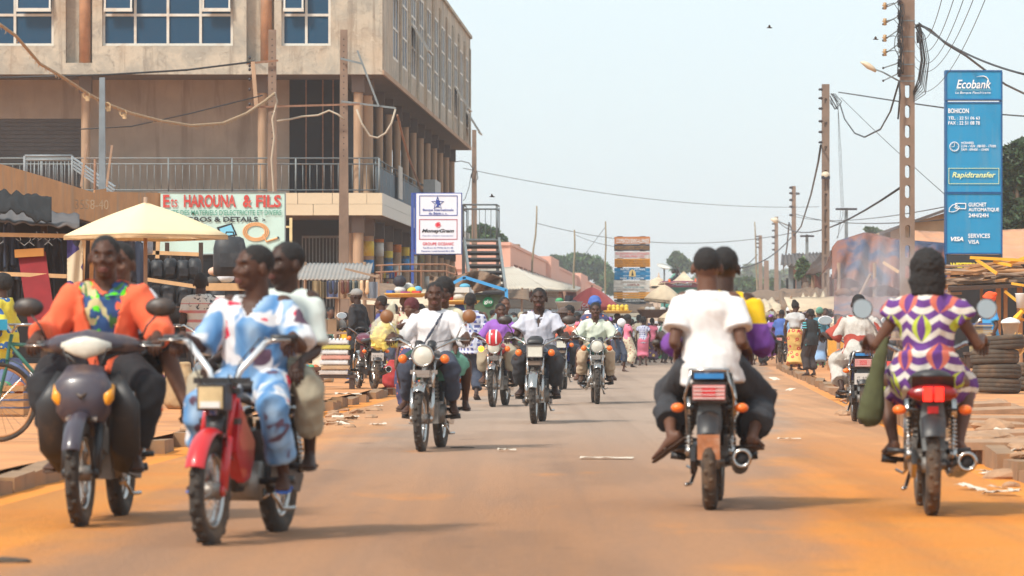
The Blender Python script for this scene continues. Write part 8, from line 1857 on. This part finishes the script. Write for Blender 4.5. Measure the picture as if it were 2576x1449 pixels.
t,J,p=ped('man in blue white check shirt walking away with a shoulder strap',1183,58.6,1.72,88,T(C_CHK,slv=1.6,g=.03,hem=-.16),T(C_NAVY,flare=.02),'crop',skin=2,walk=.4,q=0,seed=39,extra=lambda J:[('shoulder_strap',(lambda mb:(mb.tube([J['hip']+J['U']*t_*J['s']+J['F']*f_*J['s']+J['lt']*l_*J['s'] for t_,f_,l_ in ((.47,.02,.10),(.44,-.10,.09),(.33,-.15,.03),(.2,-.14,-.05),(.10,-.12,-.13))],[(.02,.006)]*5,8,ref=J['lt']),mb)[1])(MB()),C_LBL,None)])
t,J,p=ped('woman bearing a tray heaped with white parcels behind the check shirt man',1155,70,1.62,-80,T(C_ORB,slv=.6),S_(C_ORB),'wrap',C_BLU,fem=1,q=2,seed=40)
headload('yellow head tray heaped with white and red parcels behind the check shirt man',p,J,'tray',-80,[(0,0,.03,.3,.3,.2,3,1),(.15,0,.1,.25,.25,.18,3,1),(-.18,0,.05,.22,.2,.16,0,1),(0,0,.2,.4,.3,.1,3,0),(.1,0,.27,.2,.2,.1,9,1)])
ped('bald person with bare shoulders left of the purple shirted rider',1217,74,1.5,-90,T(C_BRN,slv=.1),T(C_BLK),None,skin=1,seed=41)
t,J,p=ped('woman in salmon blouse carrying a big grey basin of greens on her head',1432,88,1.60,-100,T(C_PINK,slv=.1),S_(C_NAVY),'crop',fem=1,seed=42,skin=0)
headload('wide grey metal basin with green leaves and a jar on a head',p,J,'basin',-100,[(-.22,0,.15,.2,.2,.14,4,1),(0,0,.14,.16,.12,.20,6,0),(.1,0,.14,.2,.2,.1,6,1)])
t,J,p=ped('woman in blue print walking with a tray of yellow fruit on her head',1552,100,1.62,-50,T(C_PL,slv=.6),T(C_NAVY,length=1.5),'short',fem=1,walk=.6,seed=43)
headload('small tray piled with pale yellow fruit on the walking woman',p,J,'tray',-50,[((i%5-2)*.11,(i//5-1)*.12,.03+(.07 if i%3==0 else 0),.12,.12,.12,2,1) for i in range(15)])
ped('man in white long sleeved top walking away in the middle distance',1590,139,1.60,88,T(C_WH,slv=1.9,g=.02),T(C_NAVY),'crop',walk=.5,skin=2,seed=44)
t,J,p=ped('woman in pink tee and brown circle print wrapper beside the far bicycle',1640,130,1.58,60,T(C_PINK,slv=.5,g=.04),S_(C_ORB,.92),'crop',fem=1,seed=45,skin=0)
headload('big wicker basket of parcels carried above the pink tee woman',p,J,'basket',60,[((i%5-2)*.17,(i//5-.5)*.3,.2,.26,.22,.18,3 if i%3 else 8,1) for i in range(10)])
ped('person in green top right of the basket carrier',1668,128,1.55,30,T(C_GRN,slv=.5),T(C_CHAR),'crop',seed=46); ped('man in white shirt standing behind the basket carriers',1682,126,1.6,-90,T(C_WH,slv=.6),T(C_CHAR),'short',seed=47)
ped('person in floral shirt pushing a bicycle down the far road',1607,124,1.68,85,T(C_FLO,slv=.7),T(C_CHAR),'crop',walk=.4,seed=48)
# standing pair on the right
ped('woman in grey tee and heart print wrapper standing at the right roadside',2000,92,1.72,72,T(fab('pale_tee',(.45,.45,.45)),slv=.45,g=.012,hem=.05),[dict(mat=C_HEART,type='skirt',length=.93,g=.02,flare=.05)],'bun',fem=1,skin=0,q=1,seed=49,headyaw=-.3)
ped('boy in black tee with pale blue sleeve stripes standing beside the woman',2040,81,1.46,120,T(m_boy(),slv=.6,g=.03,hem=-.14),T(fab('dark_brown',(.04,.03,.03)),g=.025,flare=.03),'crop',skin=2,q=1,seed=50,headyaw=.35)
ped('man in orange headband, blue top and dark vest at the timber stall',2492,70,1.70,190,T(fab('azure',(.05,.30,.62)),slv=.7,g=.025),T(C_BRN),'wrap',fab('orange_band',(.80,.09,.02)),skin=0,q=1,seed=51)
ped('woman in floral head wrap and dress behind the yellow vendor box',2106,97,1.60,-140,T(C_FLO,slv=.8,g=.03),S_(C_FLO),'wrap',C_FLO,fem=1,skin=0,q=1,seed=52)
ped('man in faded lilac shirt left of the yellow vendor box',2076,104,1.62,-90,T(fab('lilac',(.20,.14,.26)),slv=.6),T(C_CHAR),'crop',seed=53); ped('person in teal wrap behind the boy',2062,98,1.6,100,T(fab('teal',(.05,.16,.22)),slv=1.2,g=.04),S_(C_LBL),'wrap',C_GRN,seed=54,fem=1)
ped('man in a cream cap beside the distant blue shirted rider',1985,118,1.74,80,T(fab('cream_green',(.50,.52,.33)),slv=.6),T(C_CHAR),'cap',C_WH,seed=55); ped('person in light blue shirt right of the distant rider',1992,112,1.6,80,T(C_LBL,slv=.6),T(C_NAVY),'crop',seed=56); ped('person in a salmon cap at the far right bend',1884,120,1.68,90,T(fab('straw_shirt',(.50,.45,.26)),slv=.6),T(C_CHAR),'cap',C_SAL,seed=57)
ped('person in straw coloured shirt left of the distant blue shirted rider',1905,122,1.7,70,T(fab('straw_shirt',(.50,.45,.26)),slv=.6),T(C_KH),'crop',seed=58)
ped('dark silhouetted vendor in the smoke before the tarpaulin',2225,92,1.65,-60,T(C_CHAR,slv=.6),T(C_BLK),'cap',C_CHAR,seed=59); ped('vendor in red top under the orange sheeting',2440,86,1.6,-90,T(fab('red_top',(.45,.03,.03)),slv=.4),S_(C_BRN),'afro',fem=1,seed=60)
for u,c,l in ((1688,C_GRN,'green shirt'),(1712,C_CHAR,'dark shirt')):
    J=pose_ride(s=1.0,seat=(0,.1),lean=.7,grips=((.45,.1,.2),(.45,-.1,.2)),pegs=((.3,.1,-.1),(.3,-.1,-.1))); x=P(u,0,194).x; person('man in %s crouching on top of the kiosk roof'%l,(x,194.5,P(0,712,194).z),R(0 if c is C_GRN else 180),J,2,0,T(c,slv=.6),T(C_CHAR),'crop',q=2,group='men on the kiosk roof',seed=61)
# general crowd: distinct clothing, facing and place
PAL=[('white',C_WH),('blue',C_BLU),('purple',C_PUR),('salmon',C_SAL),('pink',C_PINK),('sea green',C_GRN),('light blue',C_LBL),('khaki',C_KH),('orange print',C_OR),('floral',C_FLO),('check',C_CHK),('pale grey',C_GRY),('black',C_BLK),('brown',C_BRN)]
BOT=[('dark trousers',T(C_CHAR)),('navy trousers',T(C_NAVY)),('khaki trousers',T(C_KH)),('brown wrapper',S_(C_BRN)),('circle print wrapper',S_(C_ORB)),('floral wrapper',S_(C_FLO)),('navy skirt',S_(C_NAVY,.7))]
spots=[(975,80),(992,88),(1058,84),(1072,98),(1098,92),(1122,80),(1240,95),(1262,104),(1292,100),(1312,88),(1330,110),(1362,96),(1378,120),(1398,112),(1452,102),(1468,118),(1478,96),(1528,118),(1538,132),(1566,128),(1578,112),(1622,150),(1650,145),(1700,140),(1728,150),(1850,140),(1866,128),(1930,132),(1948,140),(2016,128),(2030,136),(2050,142),(2086,118),(2128,100),(2150,94),(2310,98),(2350,92),(830,86),(1040,100),(1140,96)]
place=lambda u: 'beneath the building colonnade' if u<1000 else 'near the bank sign' if u<1130 else 'by the green kiosk' if u<1280 else 'below the pink hall roof' if u<1420 else 'under the red parasol' if u<1500 else 'below the project boards' if u<1600 else 'between the stalls before the kiosk' if u<1800 else 'at the far right bend' if u<1960 else 'behind the woman and boy' if u<2090 else 'by the tarpaulin stall'
seen=set(); SRCS=[]
for i,(u,d) in enumerate(spots):
    a=PAL[(i*5+2)%14]; b=BOT[(i*3+1)%7]; fem=1 if 'w' in b[0].split()[-1][:1] or 's' in b[0].split()[-1][:1] else 0; hr=('short','crop','afro','wrap','cap','crop')[i%6]
    yaw=(-90,80,-60,100,170,-120,10)[i%7]; fc='facing us' if -130<yaw<-50 else 'seen from behind' if 60<yaw<130 else 'in profile'
    lab='%s in %s top and %s %s, %s'%('woman' if fem else 'person',a[0],b[0],fc,place(u)); 
    while lab in seen: lab=lab.replace(', ',' and %s, '%{'short':'short hair','crop':'cropped hair','afro':'full hair','wrap':'head wrap','cap':'cap'}[hr],1)
    seen.add(lab)
    SRC=ped(lab,u,d,rm_.uniform(1.5,1.72),yaw,dict(mat=a[1],slv=rm_.choice((.5,.6,.9))),dict(b[1]),hr,None if hr not in('wrap','cap') else PAL[(i*7)%14][1],skin=i%3,fem=fem,walk=rm_.choice((0,0,.4,.6)),seed=70+i)[0]; SRCS.append((SRC,fem,hr,b[0]))
CROWD_MORE=True
# birds
for u,v in ((1936,70),(2203,99),(1238,495)):
    t=thing('bird','small dark bird in the sky '+('high over the road' if u==1936 else 'left of the big pole' if u==2203 else 'right of the tall building'),'bird',P(u,v,60)); t.scale=(.45,.45,.45); m=MB(); m.tube([(-.10,0,0),(-.02,0,.01),(.06,0,0),(.10,0,0)],[.01,.025,.02,.006],8); m.obj('body',M_INS,t,True)
    for s in (1,-1): m=MB(); m.add([(-.04,0,.01),(.04,0,.01),(.02,s*.13,.07),(-.03,s*.20,.10),(-.04,s*.12,.06)]+[(-.04,0,0),(.04,0,0),(.02,s*.13,.06),(-.03,s*.20,.095),(-.04,s*.12,.05)],[(0,1,2,3,4),(9,8,7,6,5),(0,5,6,1),(1,6,7,2),(2,7,8,3),(3,8,9,4),(4,9,5,0)]); m.obj('wing',M_INS,t)

# ---------------- sacks, crates and basins on the left pavement
def sack(lab,u,v,d,w,h,mm,zg=PAVE):
    k_=F/d; t=thing('sack',lab,'sack',(P(u,0,d).x,d,zg)); m=MB(); r_=w/2
    m.tube([(0,0,0),(0,0,.04),(.02,0,h*.35),(0,0,h*.7),(.03,0,h*.92),(.03,0,h)],[(r_*.8,r_*.6),(r_,r_*.8),(r_*1.05,r_*.85),(r_*.85,r_*.7),(r_*.3,r_*.3),(r_*.4,r_*.35)],14); blob(t,'sack_body',m,mm,.02,2,cloth_post(.018,u%9,8)); return t
sack('blue grey sack behind the green bicycle at the left edge',30,0,44,.55,.62,fab('slate_sack',(.10,.13,.24),.25)); sack('white plastic sack slumped beside the green bicycle',85,0,45.5,.42,.45,fab('white_sack',(.55,.55,.58),.2)); sack('small brown sack in front of the clothes stall',150,0,46,.42,.5,fab('brown_sack',(.25,.15,.08),.3))
sack('tan sack between the scooter and the moped at the stall foot',455,0,46,.5,.55,fab('tan_sack',(.38,.25,.13),.3)); sack('tall pale sack by the shoe stall bench',812,0,70,.5,.8,fab('pale_sack',(.5,.44,.34),.3)); sack('dark red basin shaped sack beside the man in blue trousers',985,0,64,.4,.45,fab('red_sack',(.35,.03,.03),.3))
for i,(u,d,c,l) in enumerate(((15,42,(.35,.18,.07),'orange brown'),(120,47.2,(.12,.12,.13),'dark grey'),(380,50,(.20,.13,.08),'brown'),(772,64,(.10,.05,.03),'dark brown'),(1005,70,(.45,.42,.38),'whitish'),(1095,78,(.10,.16,.35),'blue'))):
    t=thing('slatted_crate',l+' slatted crate on the left pavement '+('at the frame edge','below the dark garments','at the bag stall foot','left of the printed tray stack','near the yellow tray carrier','near the bank sign foot')[i],'crate',(P(u,0,d).x,d,PAVE),rm_.uniform(-.3,.3)); mm_=mat('crate_%d'%i,c,.8,.25,6)
    for j in range(4):
        for s_ in (-1,1): m=MB(); m.box((0,s_*.17,.05+.085*j),(.52,.015,.06)); m.obj('slat',mm_,t)
        for s_ in (-1,1): m=MB(); m.box((s_*.25,0,.05+.085*j),(.015,.32,.06)); m.obj('slat',mm_,t)
    m=MB(); m.box((0,0,.02),(.5,.33,.02)); m.obj('base',mm_,t)
    for j in range(5): inst(GSPH[rm_.randrange(10)],'goods_bundle',t,(rm_.uniform(-.16,.16),rm_.uniform(-.1,.1),.24),(0,0,j),(.15,.14,.14))
# extra awnings and poles over the dense right hand market
stallroof('low sagging brown tarpaulin awning beneath the big draped tarpaulin',(2098,742,2290,748,790,800),90,96,MT,31,cat='awning'); stallroof('dark ragged awning beside the big pole foot',(2290,738,2400,732,775,772),82,88,M_TH,32,cat='awning')
m=MB(); m.bb(P(2100,775,95.5),P(2400,870,95.8)); o=m.obj('dark_stall_curtain',M_DARK); setp(o,'dark curtain closing the back of the tarpaulin stalls','curtain')
for i,(a,b) in enumerate((((2150,768,89),(2190,690,88.5)),((2300,760,83),(2335,640,82)),((2222,660,94),(2262,685,93.8)))):
    m=MB(); m.beam(P(*a),P(*b),.07 if i==2 else .05); setp(m.obj('loose_pole',M_RAIL if i==2 else M_WOOD),('slanting pole propping the low brown awning','long pole leaning beside the big concrete pole','pale plank stuck in the smoke on the tarpaulin')[i],'pole')
harvest()
# ---------------- further townspeople: copies of the crowd with clothes of their own
rc=random.Random(21)
more=[(988,104),(1010,112),(1032,118),(1050,92),(1086,108),(1112,116),(1132,104),(1160,120),(1200,110),(1225,118),(1256,92),(1278,124),(1302,112),(1322,126),(1342,104),(1352,134),(1390,138),(1410,128),(1424,108),(1442,136),(1462,140),(1490,128),(1512,106),(1534,108),(1548,150),(1586,152),(1600,160),(1618,118),(1632,165),(1660,158),(1676,146),(1690,152),(1712,160),(1870,150),(1892,146),(1914,152),(1925,118),(1940,126),(1958,150),(1972,138),(2010,144),(2024,118),(2044,132),(2068,124),(2094,134),(2108,112),(2140,110)]
for i,(u,d) in enumerate(more):
    src,fem,hr,bn=SRCS[(i*7+3)%len(SRCS)]; a=PAL[(i*9+5)%14]; b2=PAL[(i*4+8)%14]
    c=copy_tree(src); x=P(u,0,d).x; c.location=(x,d,gz(x,d)); yaw=(-90,85,-70,95,160,-110,20,80)[i%8]; c.rotation_euler=(0,0,R(yaw+rc.uniform(-12,12))); sc_=rc.uniform(.94,1.04); c.scale=(sc_,)*3
    for ch in c.children:
        k_=ch.name.split('.')[0]; mm_={'shirt':a[1],'trousers':b2[1] if i%2 else C_CHAR,'skirt':b2[1],'head_wrap':b2[1],'cap':a[1]}.get(k_)
        if k_=='body': mm_=SK[i%3]
        if mm_ and ch.material_slots: ch.material_slots[0].link='OBJECT'; ch.material_slots[0].material=mm_
    fc='facing us' if -130<yaw<-50 else 'seen from behind' if 60<yaw<130 else 'in profile'
    dist='nearer' if d<105 else 'farther' if d<135 else 'far off'
    lab='%s %s in %s top and %s %s %s, %s'%(dist,'woman' if fem else 'person',a[0],(b2[0]+' skirt') if fem else (b2[0] if i%2 else 'dark')+' trousers','',fc,place(u)); lab=' '.join(lab.split())
    while lab in seen: lab=lab.replace(', ',' and '+{'short':'short hair','crop':'cropped hair','afro':'full hair','wrap':'head wrap','cap':'cap'}[hr]+', ',1)
    seen.add(lab); c['label']=lab
for o in bpy.data.objects:
    if o.get('label') and len(o['label'].split())>16: o['label']=' '.join(o['label'].split()[:16])
